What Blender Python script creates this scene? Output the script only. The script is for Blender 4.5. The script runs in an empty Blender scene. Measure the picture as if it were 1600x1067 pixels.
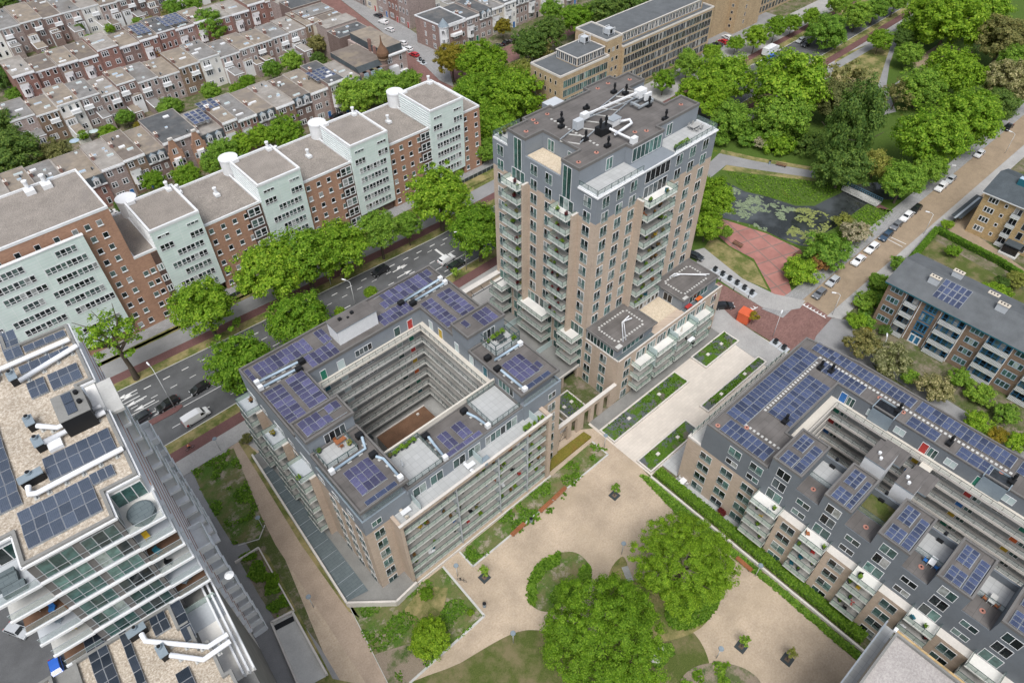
import bpy, math, random
from mathutils import Vector, Matrix
import numpy as np
rnd = random.Random(7)
C = bpy.context.scene.collection
PI = math.pi
rad = math.radians

# ---------------------------------------------------------------- camera
CAM_H, FPX = 110.0, 1100.0
TH, RO, AL = rad(46.03), rad(-1.07), rad(41.08)
_f = Vector((math.sin(AL), math.cos(AL), 0)); _r = Vector((math.cos(AL), -math.sin(AL), 0)); _z = Vector((0, 0, 1))
FW = math.cos(TH)*_f - math.sin(TH)*_z
_u = math.sin(TH)*_f + math.cos(TH)*_z
RIGHT = math.cos(RO)*_r + math.sin(RO)*_u
UP = -math.sin(RO)*_r + math.cos(RO)*_u
cam_d = bpy.data.cameras.new('camera'); cam = bpy.data.objects.new('camera', cam_d); C.objects.link(cam)
cam_d.sensor_width = 36; cam_d.lens = FPX/1600*36; cam_d.clip_start = 1; cam_d.clip_end = 3000
m = Matrix((( RIGHT.x, UP.x, -FW.x, 0), (RIGHT.y, UP.y, -FW.y, 0), (RIGHT.z, UP.z, -FW.z, CAM_H), (0, 0, 0, 1)))
cam.matrix_world = m
bpy.context.scene.camera = cam
CAMV = Vector((0, 0, CAM_H))
def at(px, py, h=0.0):
 """ground (or height h) point seen at a photo pixel"""
 d = (px-800)/FPX*RIGHT - (py-533.5)/FPX*UP + FW
 t = (h-CAM_H)/d.z
 return Vector((d.x*t, d.y*t, h))
def hgt(px, py, X, Y):
 d = (px-800)/FPX*RIGHT - (py-533.5)/FPX*UP + FW
 t = (X*d.x+Y*d.y)/(d.x*d.x+d.y*d.y)
 return CAM_H+t*d.z

# ---------------------------------------------------------------- world, sun, exposure
SUN_EL, SUN_AZ = rad(60), (-0.72, -0.69)
W = bpy.data.worlds.new('World'); bpy.context.scene.world = W; W.use_nodes = True
wn = W.node_tree; bg = wn.nodes['Background']
sky = wn.nodes.new('ShaderNodeTexSky'); sky.sky_type = 'NISHITA'; sky.sun_disc = False
sky.sun_elevation = SUN_EL; sky.sun_rotation = math.atan2(SUN_AZ[0], SUN_AZ[1]); sky.dust_density = 4.0; sky.air_density = 1.0; sky.ozone_density = 1.0
hs = wn.nodes.new('ShaderNodeHueSaturation'); hs.inputs['Saturation'].default_value = 0.48
wn.links.new(sky.outputs[0], hs.inputs['Color']); wn.links.new(hs.outputs[0], bg.inputs[0]); bg.inputs[1].default_value = 0.135
sun_d = bpy.data.lights.new('sun', 'SUN'); sun_d.energy = 1.5; sun_d.angle = rad(24); sun_d.color = (1.0, 0.99, 0.965)
sun = bpy.data.objects.new('sun', sun_d); C.objects.link(sun)
sd = Vector((SUN_AZ[0]*math.cos(SUN_EL), SUN_AZ[1]*math.cos(SUN_EL), math.sin(SUN_EL)))
sun.rotation_euler = sd.to_track_quat('Z', 'Y').to_euler(); sun.location = (0, 0, 300)
vs = bpy.context.scene.view_settings
vs.view_transform = 'Standard'; vs.look = 'None'; vs.gamma = 1; vs.exposure = 0.40

# ---------------------------------------------------------------- materials
M = {}
def node(t, ty, **kw):
 n = t.nodes.new(ty)
 for k, v in kw.items():
  if k in n.inputs: n.inputs[k].default_value = v
  else: setattr(n, k, v)
 return n
def base_mat(name, rough=0.8, spec=0.3, metal=0.0):
 mt = bpy.data.materials.new(name); mt.use_nodes = True; t = mt.node_tree
 b = t.nodes['Principled BSDF']; b.inputs['Roughness'].default_value = rough; b.inputs['Metallic'].default_value = metal
 b.inputs['Specular IOR Level'].default_value = spec
 M[name] = mt
 return mt, t, b
def noise(t, scale, detail=4, coord='pos', rough=0.6, stretch=None):
 if coord == 'pos': o = t.nodes.new('ShaderNodeNewGeometry').outputs['Position']
 else: o = t.nodes.new('ShaderNodeTexCoord').outputs['Object']
 if stretch:
  mp = node(t, 'ShaderNodeMapping'); mp.inputs['Scale'].default_value = stretch; t.links.new(o, mp.inputs[0]); o = mp.outputs[0]
 n = node(t, 'ShaderNodeTexNoise', Scale=scale, Detail=detail, Roughness=rough); t.links.new(o, n.inputs['Vector'])
 return n.outputs['Fac']
def ramp(t, fac, stops):
 r = t.nodes.new('ShaderNodeValToRGB'); e = r.color_ramp.elements
 while len(e) < len(stops): e.new(0.5)
 for el, (p, c) in zip(e, stops): el.position = p; el.color = (*c, 1) if len(c) == 3 else c
 t.links.new(fac, r.inputs[0]); return r.outputs[0]
def mix(t, fac, a, b, mode='MIX'):
 n = t.nodes.new('ShaderNodeMix'); n.data_type = 'RGBA'; n.blend_type = mode
 for s, v in ((0, fac), (6, a), (7, b)):
  if isinstance(v, (int, float)): n.inputs[s].default_value = v
  elif isinstance(v, tuple): n.inputs[s].default_value = (*v, 1)
  else: t.links.new(v, n.inputs[s])
 return n.outputs[2]
def mul(c, k): return tuple(min(1, x*k) for x in c)
def simple(name, col, rough=0.8, spec=0.3, var=0.18, s1=0.35, s2=4.0, metal=0.0, rand=0.0, bump=0.0):
 """plain surface with two scales of real mottling"""
 mt, t, b = base_mat(name, rough, spec, metal)
 c1 = ramp(t, noise(t, s1, 5), [(0.3, mul(col, 1-var)), (0.7, mul(col, 1+var))])
 if s2:
  c2 = ramp(t, noise(t, s2, 3), [(0.3, (1-var*.8,)*3), (0.7, (1+var*.4,)*3)])
  c1 = mix(t, 1.0, c1, c2, 'MULTIPLY')
 if rand:
  oi = t.nodes.new('ShaderNodeObjectInfo')
  c1 = mix(t, 1.0, c1, ramp(t, oi.outputs['Random'], [(0, (1-rand,)*3), (1, (1+rand*.5,)*3)]), 'MULTIPLY')
 t.links.new(c1, b.inputs['Base Color'])
 if bump:
  bp = node(t, 'ShaderNodeBump', Strength=bump, Distance=0.05); t.links.new(noise(t, s2*3 or 8, 3), bp.inputs['Height']); t.links.new(bp.outputs[0], b.inputs['Normal'])
 return mt
def brick(name, col, mort, var=0.22, streak=0.10, rand=0.0, sc=1.0):
 """brickwork: courses plus weathering; u runs along the wall (x+y), v up"""
 mt, t, b = base_mat(name, 0.9, 0.2)
 g = t.nodes.new('ShaderNodeNewGeometry'); sx = t.nodes.new('ShaderNodeSeparateXYZ'); t.links.new(g.outputs['Position'], sx.inputs[0])
 ad = node(t, 'ShaderNodeMath', operation='ADD'); t.links.new(sx.outputs[0], ad.inputs[0]); t.links.new(sx.outputs[1], ad.inputs[1])
 cb = t.nodes.new('ShaderNodeCombineXYZ'); t.links.new(ad.outputs[0], cb.inputs[0]); t.links.new(sx.outputs[2], cb.inputs[1])
 br = node(t, 'ShaderNodeTexBrick', Scale=1.0/sc); br.inputs['Brick Width'].default_value = 0.44; br.inputs['Row Height'].default_value = 0.15; br.inputs['Mortar Size'].default_value = 0.012
 br.inputs['Color1'].default_value = (*mul(col, 1-var), 1); br.inputs['Color2'].default_value = (*mul(col, 1+var), 1); br.inputs['Mortar'].default_value = (*mort, 1)
 t.links.new(cb.outputs[0], br.inputs['Vector'])
 c = mix(t, 1.0, br.outputs[0], ramp(t, noise(t, 0.5, 5, stretch=(1, 1, 0.35)), [(0.25, (1-streak*1.6,)*3), (0.75, (1+streak,)*3)]), 'MULTIPLY')
 if rand:
  oi = t.nodes.new('ShaderNodeObjectInfo')
  c = mix(t, 1.0, c, ramp(t, oi.outputs['Random'], [(0, (1-rand, 1-rand, 1-rand)), (1, (1+rand*.4, 1+rand*.3, 1+rand*.3))]), 'MULTIPLY')
 t.links.new(c, b.inputs['Base Color'])
def speckle(name, cols, scale, rough=0.95, big=0.12, bigs=0.25, patch=None, bump=0.4):
 """gravel, sand, asphalt: fine grains plus broad patches"""
 mt, t, b = base_mat(name, rough, 0.2)
 f = noise(t, scale, 2, rough=0.8)
 n = len(cols); c = ramp(t, f, [(0.25+0.5*i/max(1, n-1), cc) for i, cc in enumerate(cols)])
 c = mix(t, 1.0, c, ramp(t, noise(t, bigs, 6, rough=0.65), [(0.3, (1-big,)*3), (0.7, (1+big*.6,)*3)]), 'MULTIPLY')
 if patch:
  pc, ps, lo, hi = patch
  c = mix(t, ramp(t, noise(t, ps, 5), [(lo, (0, 0, 0)), (hi, (1, 1, 1))]), c, pc)
 t.links.new(c, b.inputs['Base Color'])
 if bump:
  bp = node(t, 'ShaderNodeBump', Strength=bump, Distance=0.04); t.links.new(f, bp.inputs['Height']); t.links.new(bp.outputs[0], b.inputs['Normal'])
def tiles(name, col, gap, w, h, var=0.06, rot=0.0, rough=0.85, off=0.5, gapw=0.02, big=0.08):
 mt, t, b = base_mat(name, rough, 0.25)
 g = t.nodes.new('ShaderNodeNewGeometry'); mp = t.nodes.new('ShaderNodeMapping'); mp.inputs['Rotation'].default_value = (0, 0, rot); t.links.new(g.outputs['Position'], mp.inputs[0])
 br = node(t, 'ShaderNodeTexBrick', Scale=1.0, offset=off); br.inputs['Brick Width'].default_value = w; br.inputs['Row Height'].default_value = h; br.inputs['Mortar Size'].default_value = gapw
 br.inputs['Color1'].default_value = (*mul(col, 1-var), 1); br.inputs['Color2'].default_value = (*mul(col, 1+var), 1); br.inputs['Mortar'].default_value = (*gap, 1)
 t.links.new(mp.outputs[0], br.inputs['Vector'])
 c = mix(t, 1.0, br.outputs[0], ramp(t, noise(t, 0.3, 6), [(0.3, (1-big,)*3), (0.7, (1+big*.5,)*3)]), 'MULTIPLY')
 t.links.new(c, b.inputs['Base Color'])
def grassy(name, greens, dry, soil, d_lo=.5, d_hi=.65, s_lo=.62, s_hi=.7, fine=6):
 mt, t, b = base_mat(name, 0.95, 0.15)
 c = ramp(t, noise(t, fine, 3, rough=.8), [(0.3, greens[0]), (0.55, greens[1]), (0.75, greens[2])])
 c = mix(t, ramp(t, noise(t, 0.22, 6, rough=.7), [(d_lo, (0, 0, 0)), (d_hi, (1, 1, 1))]), c, dry)
 sc = ramp(t, noise(t, 5, 2), [(0.3, mul(soil, .75)), (0.7, mul(soil, 1.2))])
 c = mix(t, ramp(t, noise(t, 0.35, 7, coord='obj', rough=.75), [(s_lo, (0, 0, 0)), (s_hi, (1, 1, 1))]), c, sc)
 t.links.new(c, b.inputs['Base Color'])
 bp = node(t, 'ShaderNodeBump', Strength=0.7, Distance=0.1); t.links.new(noise(t, fine*1.3, 3), bp.inputs['Height']); t.links.new(bp.outputs[0], b.inputs['Normal'])
def leafm(name, cols, rand=0.25):
 mt, t, b = base_mat(name, 0.6, 0.25)
 g = t.nodes.new('ShaderNodeNewGeometry'); oi = t.nodes.new('ShaderNodeObjectInfo')
 c = ramp(t, g.outputs['Random Per Island'], [(0.0, cols[0]), (0.5, cols[1]), (1.0, cols[2])])
 c = mix(t, 1.0, c, ramp(t, noise(t, 0.5, 3), [(0.3, (0.82, 0.84, 0.8)), (0.7, (1.15, 1.12, 1.0))]), 'MULTIPLY')
 c = mix(t, 1.0, c, ramp(t, oi.outputs['Random'], [(0, (1-rand, 1-rand*.7, 1-rand)), (1, (1+rand*.6, 1+rand*.3, 1.0))]), 'MULTIPLY')
 t.links.new(c, b.inputs['Base Color'])
 tr = t.nodes.new('ShaderNodeBsdfTranslucent'); t.links.new(c, tr.inputs[0]); mx = node(t, 'ShaderNodeMixShader'); mx.inputs[0].default_value = 0.5
 t.links.new(b.outputs[0], mx.inputs[1]); t.links.new(tr.outputs[0], mx.inputs[2]); t.links.new(mx.outputs[0], t.nodes['Material Output'].inputs[0])
def pane(name, stops, rough=0.08):
 mt, t, b = base_mat(name, rough, 0.5)
 oi = t.nodes.new('ShaderNodeObjectInfo')
 g = t.nodes.new('ShaderNodeNewGeometry')
 ad = node(t, 'ShaderNodeMath', operation='ADD'); t.links.new(oi.outputs['Random'], ad.inputs[0]); t.links.new(g.outputs['Random Per Island'], ad.inputs[1])
 fr = node(t, 'ShaderNodeMath', operation='FRACT'); t.links.new(ad.outputs[0], fr.inputs[0])
 r = t.nodes.new('ShaderNodeValToRGB'); r.color_ramp.interpolation = 'CONSTANT'; e = r.color_ramp.elements
 while len(e) < len(stops): e.new(.5)
 for el, (p, c) in zip(e, stops): el.position = p; el.color = (*c, 1)
 t.links.new(fr.outputs[0], r.inputs[0])
 c = mix(t, 1.0, r.outputs[0], ramp(t, noise(t, 1.2, 3), [(0.35, (0.6,)*3), (0.65, (1.25,)*3)]), 'MULTIPLY')
 t.links.new(c, b.inputs['Base Color'])
def glassy(name, col, alpha, rough=0.15):
 mt, t, b = base_mat(name, rough, 0.5)
 b.inputs['Base Color'].default_value = (*col, 1); b.inputs['Alpha'].default_value = alpha

simple('white_paint', (.70, .715, .73), .6, var=.08)
simple('cream', (.60, .565, .50), .8, var=.06)
simple('render_grey', (.215, .24, .268), .85, var=.07)
simple('render_dark', (.15, .168, .188), .85, var=.08)
simple('render_light', (.47, .5, .53), .8, var=.07)
simple('dark_metal', (.045, .055, .06), .5, var=.1)
simple('black', (.012, .013, .015), .5, var=.1)
simple('steel', (.42, .46, .49), .4, metal=.4, var=.08)
simple('duct', (.36, .46, .55), .45, var=.08)
simple('duct_white', (.72, .74, .77), .45, var=.06)
simple('concrete', (.36, .36, .35), .9, var=.15)
simple('concrete_light', (.5, .5, .48), .9, var=.12)
simple('coping', (.60, .57, .53), .85, var=.1)
simple('wood_brown', (.16, .09, .055), .8, var=.25)
simple('bench_wood', (.30, .115, .05), .7, var=.2)
simple('deck_grey', (.22, .22, .21), .85, var=.15, s2=6)
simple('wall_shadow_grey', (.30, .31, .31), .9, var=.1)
simple('felt_edge', (.15, .145, .14), .8, var=.12); simple('roof_join', (.36, .33, .30), .85, var=.15); simple('drain_red', (.42, .2, .155), .8, var=.15)
simple('zinc', (.22, .27, .31), .55, var=.12)
simple('slate', (.07, .085, .095), .8, var=.2)
simple('red_paint', (.42, .045, .04), .5, var=.1); simple('orange_paint', (.60, .13, .03), .5, var=.1)
simple('green_paint', (.015, .17, .11), .5, var=.1); simple('teal_paint', (.02, .12, .16), .5, var=.1); simple('yellow_paint', (.5, .34, .03), .5, var=.1)
simple('blue_paint', (.03, .15, .42), .5, var=.15); simple('blue_panel', (.035, .16, .30), .55, var=.3, s1=.8)
simple('kiosk_orange', (.62, .12, .05), .6, var=.08)
simple('pole_grey', (.5, .52, .53), .5, var=.05)
simple('trunk', (.10, .08, .06), .95, var=.3); simple('soil', (.16, .12, .09), .95, var=.3)
brick('brick_pink', (.475, .385, .308), (.465, .385, .315), var=.09, streak=.07)
brick('brick_orange', (.40, .235, .16), (.3, .2, .15), var=.12, streak=.1)
brick('brick_dark', (.10, .06, .05), (.12, .10, .09))
brick('brick_house', (.265, .195, .175), (.2, .15, .13), rand=.3)
brick('brick_red', (.28, .165, .14), (.2, .13, .11), rand=.2)
brick('brick_pale', (.37, .305, .285), (.27, .22, .2), rand=.2)
brick('brick_yellow', (.42, .30, .15), (.4, .31, .2))
brick('brick_beige', (.42, .315, .195), (.4, .32, .22))
brick('brick_brown', (.235, .165, .118), (.2, .16, .12))
simple('render_cream', (.55, .5, .42), .85, var=.1); simple('render_white', (.7, .69, .66), .85, var=.08, rand=.1)
tiles('roof_felt', (.142, .132, .126), (.105, .098, .094), 7.0, 1.0, var=.07, gapw=.03, big=.3, off=.37)
speckle('roof_felt_grey', [(.10, .11, .118), (.12, .13, .138), (.14, .15, .158)], 12, big=.2, bigs=.35)
speckle('roof_gravel', [(.24, .19, .145), (.44, .38, .305), (.72, .67, .59)], 4.2, big=.2)
speckle('roof_gravel_d', [(.15, .135, .122), (.265, .238, .212), (.41, .37, .33)], 5, big=.2, bigs=.3, patch=((.22, .2, .185), .12, .62, .74))
speckle('roof_gravel_g', [(.28, .26, .255), (.38, .355, .34), (.5, .475, .45)], 5, big=.12)
speckle('gravel_beige', [(.42, .34, .24), (.58, .49, .37), (.7, .62, .5)], 4.5, big=.1)
def house_roof(name, a, b_, c_):
 speckle(name, [mul(a, .92), a, mul(a, 1.1)], 6, big=.25, bigs=.5, patch=(b_, .18, .5, .62), bump=.3)
house_roof('roof_tan', (0.274, 0.235, 0.190), (0.207, 0.183, 0.160), 0)
house_roof('roof_pale', (0.318, 0.298, 0.274), (0.244, 0.224, 0.201), 0)
house_roof('roof_brown', (0.178, 0.153, 0.133), (0.229, 0.194, 0.152), 0)
house_roof('roof_dark', (.10, .105, .11), (.145, .14, .135), 0)
house_roof('roof_grey', (0.229, 0.224, 0.217), (0.178, 0.168, 0.156), 0)
speckle('asphalt', [(.088, .091, .095), (.11, .113, .117), (.134, .138, .142)], 9, big=.3, bigs=.2)
speckle('asphalt_light', [(.21, .21, .215), (.26, .26, .262), (.31, .31, .31)], 8, big=.16, bigs=.2)
speckle('pavement', [(.30, .295, .29), (.36, .355, .345), (.42, .41, .40)], 5, big=.14, bigs=.3)
speckle('bike_red', [(.12, .062, .06), (.155, .082, .078), (.18, .10, .095)], 6, big=.16, bigs=.2)
speckle('sand', [(.375, .295, .212), (.45, .365, .277), (.51, .427, .335)], 3.5, big=.27, bigs=.16, patch=((.37, .30, .215), .07, .5, .75))
speckle('clay_path', [(.32, .25, .19), (.39, .31, .24), (.45, .365, .29)], 4, big=.16, bigs=.3)
tiles('promenade', (.60, .55, .49), (.51, .46, .40), 1.2, .6, var=.04, gapw=.02)
tiles('brick_street', (.215, .12, .105), (.17, .10, .09), .5, .25, var=.18, gapw=.02, big=.16)
tiles('yellow_street', (.315, .245, .17), (.27, .21, .15), .5, .25, var=.06, gapw=.02, big=.18)
tiles('red_plaza', (.37, .175, .15), (.24, .16, .14), 4.2, 4.2, var=.09, rot=rad(18), off=0, gapw=.2, big=.24)
tiles('grey_setts', (.30, .30, .30), (.22, .22, .22), .6, .3, var=.12, gapw=.03, big=.12)
tiles('terrace_tile', (.42, .43, .43), (.33, .34, .34), 1.0, 1.0, var=.05, off=0, gapw=.03)
tiles('slate_tile', (.125, .155, .165), (.07, .09, .1), 1.1, .55, var=.06, gapw=.02)
grassy('lawn', [(.06, .085, .02), (.09, .115, .03), (.14, .155, .05)], (.185, .16, .085), (.22, .185, .14), .44, .62, .66, .76)
grassy('lawn_weedy', [(0.043, 0.091, 0.017), (0.080, 0.150, 0.025), (0.145, 0.221, 0.049)], (.17, .155, .075), (.30, .26, .20), .42, .62, .52, .62)
grassy('lawn_dry', [(.07, .10, .025), (.12, .14, .04), (.2, .185, .075)], (.30, .25, .12), (.25, .21, .15), .42, .6, .66, .75)
grassy('meadow', [(.045, .085, .015), (.075, .125, .022), (.12, .17, .04)], (.15, .17, .03), (.1, .09, .05), .6, .7, .75, .85, fine=3)
grassy('garden', [(0.043, 0.072, 0.020), (0.087, 0.111, 0.035), (0.174, 0.156, 0.084)], (.17, .15, .10), (.24, .2, .16), .45, .6, .5, .62)
grassy('green_roof', [(.04, .085, .012), (.075, .15, .018), (.125, .21, .035)], (.105, .12, .125), (.13, .12, .095), .5, .54, .56, .62, fine=4)
grassy('sedum', [(.11, .10, .02), (.18, .16, .03), (.24, .15, .05)], (.2, .09, .035), (.1, .12, .04), .5, .65, .62, .75, fine=4)
grassy('soil_bed', [(.2, .165, .125), (.26, .215, .165), (.3, .25, .2)], (.10, .125, .05), (.055, .10, .022), .5, .6, .56, .62)
leafm('leaf_bright', [(0.118, 0.239, 0.018), (0.222, 0.395, 0.026), (0.386, 0.562, 0.058)])
leafm('leaf_street', [(0.112, 0.247, 0.019), (0.237, 0.423, 0.034), (0.421, 0.595, 0.072)])
leafm('leaf_mid', [(0.121, 0.262, 0.037), (0.244, 0.420, 0.060), (0.408, 0.598, 0.096)])
leafm('leaf_dark', [(0.068, 0.149, 0.037), (0.131, 0.234, 0.053), (0.240, 0.358, 0.081)])
leafm('leaf_olive', [(0.135, 0.161, 0.059), (0.249, 0.262, 0.101), (0.406, 0.383, 0.172)])
leafm('leaf_yellow', [(0.191, 0.202, 0.019), (0.313, 0.279, 0.031), (0.452, 0.341, 0.062)])
leafm('leaf_pale', [(0.226, 0.272, 0.059), (0.373, 0.403, 0.101), (0.542, 0.524, 0.180)])
leafm('leaf_brown', [(0.226, 0.131, 0.051), (0.362, 0.201, 0.080), (0.452, 0.301, 0.142)])
leafm('leaf_blossom', [(0.122, 0.151, 0.044), (0.326, 0.330, 0.165), (0.680, 0.646, 0.418)])
leafm('leaf_white', [(0.099, 0.132, 0.033), (0.556, 0.506, 0.396), (0.832, 0.726, 0.616)])
leafm('leaf_red', [(0.104, 0.019, 0.028), (0.174, 0.028, 0.039), (0.243, 0.046, 0.046)])
leafm('hedge_leaf', [(0.087, 0.199, 0.020), (0.173, 0.337, 0.029), (0.284, 0.456, 0.066)])
pane('pane', [(0, (.012, .018, .02)), (.34, (.03, .05, .052)), (.52, (.055, .105, .10)), (.74, (.12, .19, .18)), (.9, (.3, .32, .31))])
pane('pane_dark', [(0, (.012, .014, .017)), (.5, (.03, .035, .04)), (.72, (.10, .12, .13)), (.85, (.35, .35, .34)), (.93, (.05, .07, .08))])
pane('pane_teal', [(0, (.03, .07, .065)), (.3, (.06, .13, .12)), (.6, (.11, .21, .19)), (.8, (.035, .045, .045)), (.93, (.28, .34, .32))])
pane('pane_D', [(0, (.012, .018, .02)), (.4, (.05, .075, .075)), (.62, (.10, .15, .14)), (.82, (.32, .34, .34)), (.92, (.03, .04, .045))])
glassy('rail_glass', (.56, .68, .61), .42)
glassy('rail_clear', (.34, .44, .43), .2)
glassy('frost', (.55, .66, .66), .8)
simple('balc_floor', (.40, .39, .37), .85, var=.18); simple('balc_edge', (.62, .65, .62), .7, var=.08); simple('rail_post', (.05, .085, .085), .5, var=.1)
def pvm(name, a, b_, rand=.3):
 mt, t, bs = base_mat(name, .25, .5)
 tc = t.nodes.new('ShaderNodeTexCoord'); br = node(t, 'ShaderNodeTexBrick', Scale=1.0, offset=0.0)
 br.inputs['Brick Width'].default_value = .17; br.inputs['Row Height'].default_value = .17; br.inputs['Mortar Size'].default_value = .008
 br.inputs['Color1'].default_value = (*a, 1); br.inputs['Color2'].default_value = (*b_, 1); br.inputs['Mortar'].default_value = (*mul(b_, 1.9), 1)
 t.links.new(tc.outputs['Object'], br.inputs['Vector'])
 oi = t.nodes.new('ShaderNodeObjectInfo')
 c = mix(t, 1.0, br.outputs[0], ramp(t, oi.outputs['Random'], [(0, (1-rand,)*3), (1, (1+rand,)*3)]), 'MULTIPLY')
 t.links.new(c, bs.inputs['Base Color'])
pvm('pv_purple', (.042, .042, .088), (.07, .07, .132), .45)
pvm('pv_blue', (.03, .043, .085), (.052, .066, .12), .35)
pvm('pv_slate', (.045, .06, .085), (.06, .075, .105), .18)
pvm('pv_black', (.015, .022, .033), (.022, .03, .043), .2)
simple('pv_frame', (.38, .4, .43), .4, metal=.3, var=.05)
def mint():
 mt, t, b = base_mat('mint_panel', .35, .45)
 g = t.nodes.new('ShaderNodeNewGeometry'); sx = t.nodes.new('ShaderNodeSeparateXYZ'); t.links.new(g.outputs['Position'], sx.inputs[0])
 ad = node(t, 'ShaderNodeMath', operation='ADD'); t.links.new(sx.outputs[0], ad.inputs[0]); t.links.new(sx.outputs[1], ad.inputs[1])
 cb = t.nodes.new('ShaderNodeCombineXYZ'); t.links.new(ad.outputs[0], cb.inputs[0]); t.links.new(sx.outputs[2], cb.inputs[1])
 br = node(t, 'ShaderNodeTexBrick', Scale=1.0, offset=0.0); br.inputs['Brick Width'].default_value = 2.6; br.inputs['Row Height'].default_value = 0.72; br.inputs['Mortar Size'].default_value = .035
 br.inputs['Color1'].default_value = (.64, .76, .725, 1); br.inputs['Color2'].default_value = (.68, .79, .76, 1); br.inputs['Mortar'].default_value = (.8, .85, .84, 1)
 t.links.new(cb.outputs[0], br.inputs['Vector'])
 c = mix(t, 1.0, br.outputs[0], ramp(t, noise(t, .4, 4), [(.3, (.92,)*3), (.7, (1.04,)*3)]), 'MULTIPLY'); t.links.new(c, b.inputs['Base Color'])
mint()
def waterm():
 mt, t, b = base_mat('water', .06, .5)
 c = ramp(t, noise(t, .1, 4), [(.4, (.022, .026, .025)), (.62, (.075, .085, .09))]); t.links.new(c, b.inputs['Base Color'])  # paler grey patches put the sky's reflection into the water's base colour
 bp = node(t, 'ShaderNodeBump', Strength=.05, Distance=.1); t.links.new(noise(t, 1.5, 3), bp.inputs['Height']); t.links.new(bp.outputs[0], b.inputs['Normal'])
waterm()
simple('lily', (.2, .25, .15), .7, var=.35, s1=1.0, s2=6); simple('lily_yellow', (.21, .24, .075), .7, var=.35, s1=1.0, s2=6)
simple('road_white', (.66, .66, .65), .8, var=.12, s2=5)
simple('rail_blue', (.10, .22, .32), .6, var=.1)
simple('tail_red', (.35, .01, .01), .3, var=0, s2=0); simple('headlamp', (.7, .72, .74), .2, var=0, s2=0)
simple('tyre', (.015, .015, .016), .9, var=.1); simple('rim', (.35, .36, .38), .4, metal=.5, var=.05)
simple('car_glass', (.012, .015, .018), .08, spec=.6, var=.1, s2=0)
for n_, c_ in dict(black=(.012, .013, .015), white=(.72, .73, .74), silver=(.42, .44, .46), grey=(.14, .15, .165), dark=(.035, .04, .048), red=(.42, .02, .03), blue=(.02, .11, .48), navy=(.03, .06, .10), green=(.025, .035, .03)).items():
 mt_, t_, b_ = base_mat('car_'+n_, .25, .5); b_.inputs['Base Color'].default_value = (*c_, 1); b_.inputs['Coat Weight'].default_value = .6

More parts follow.
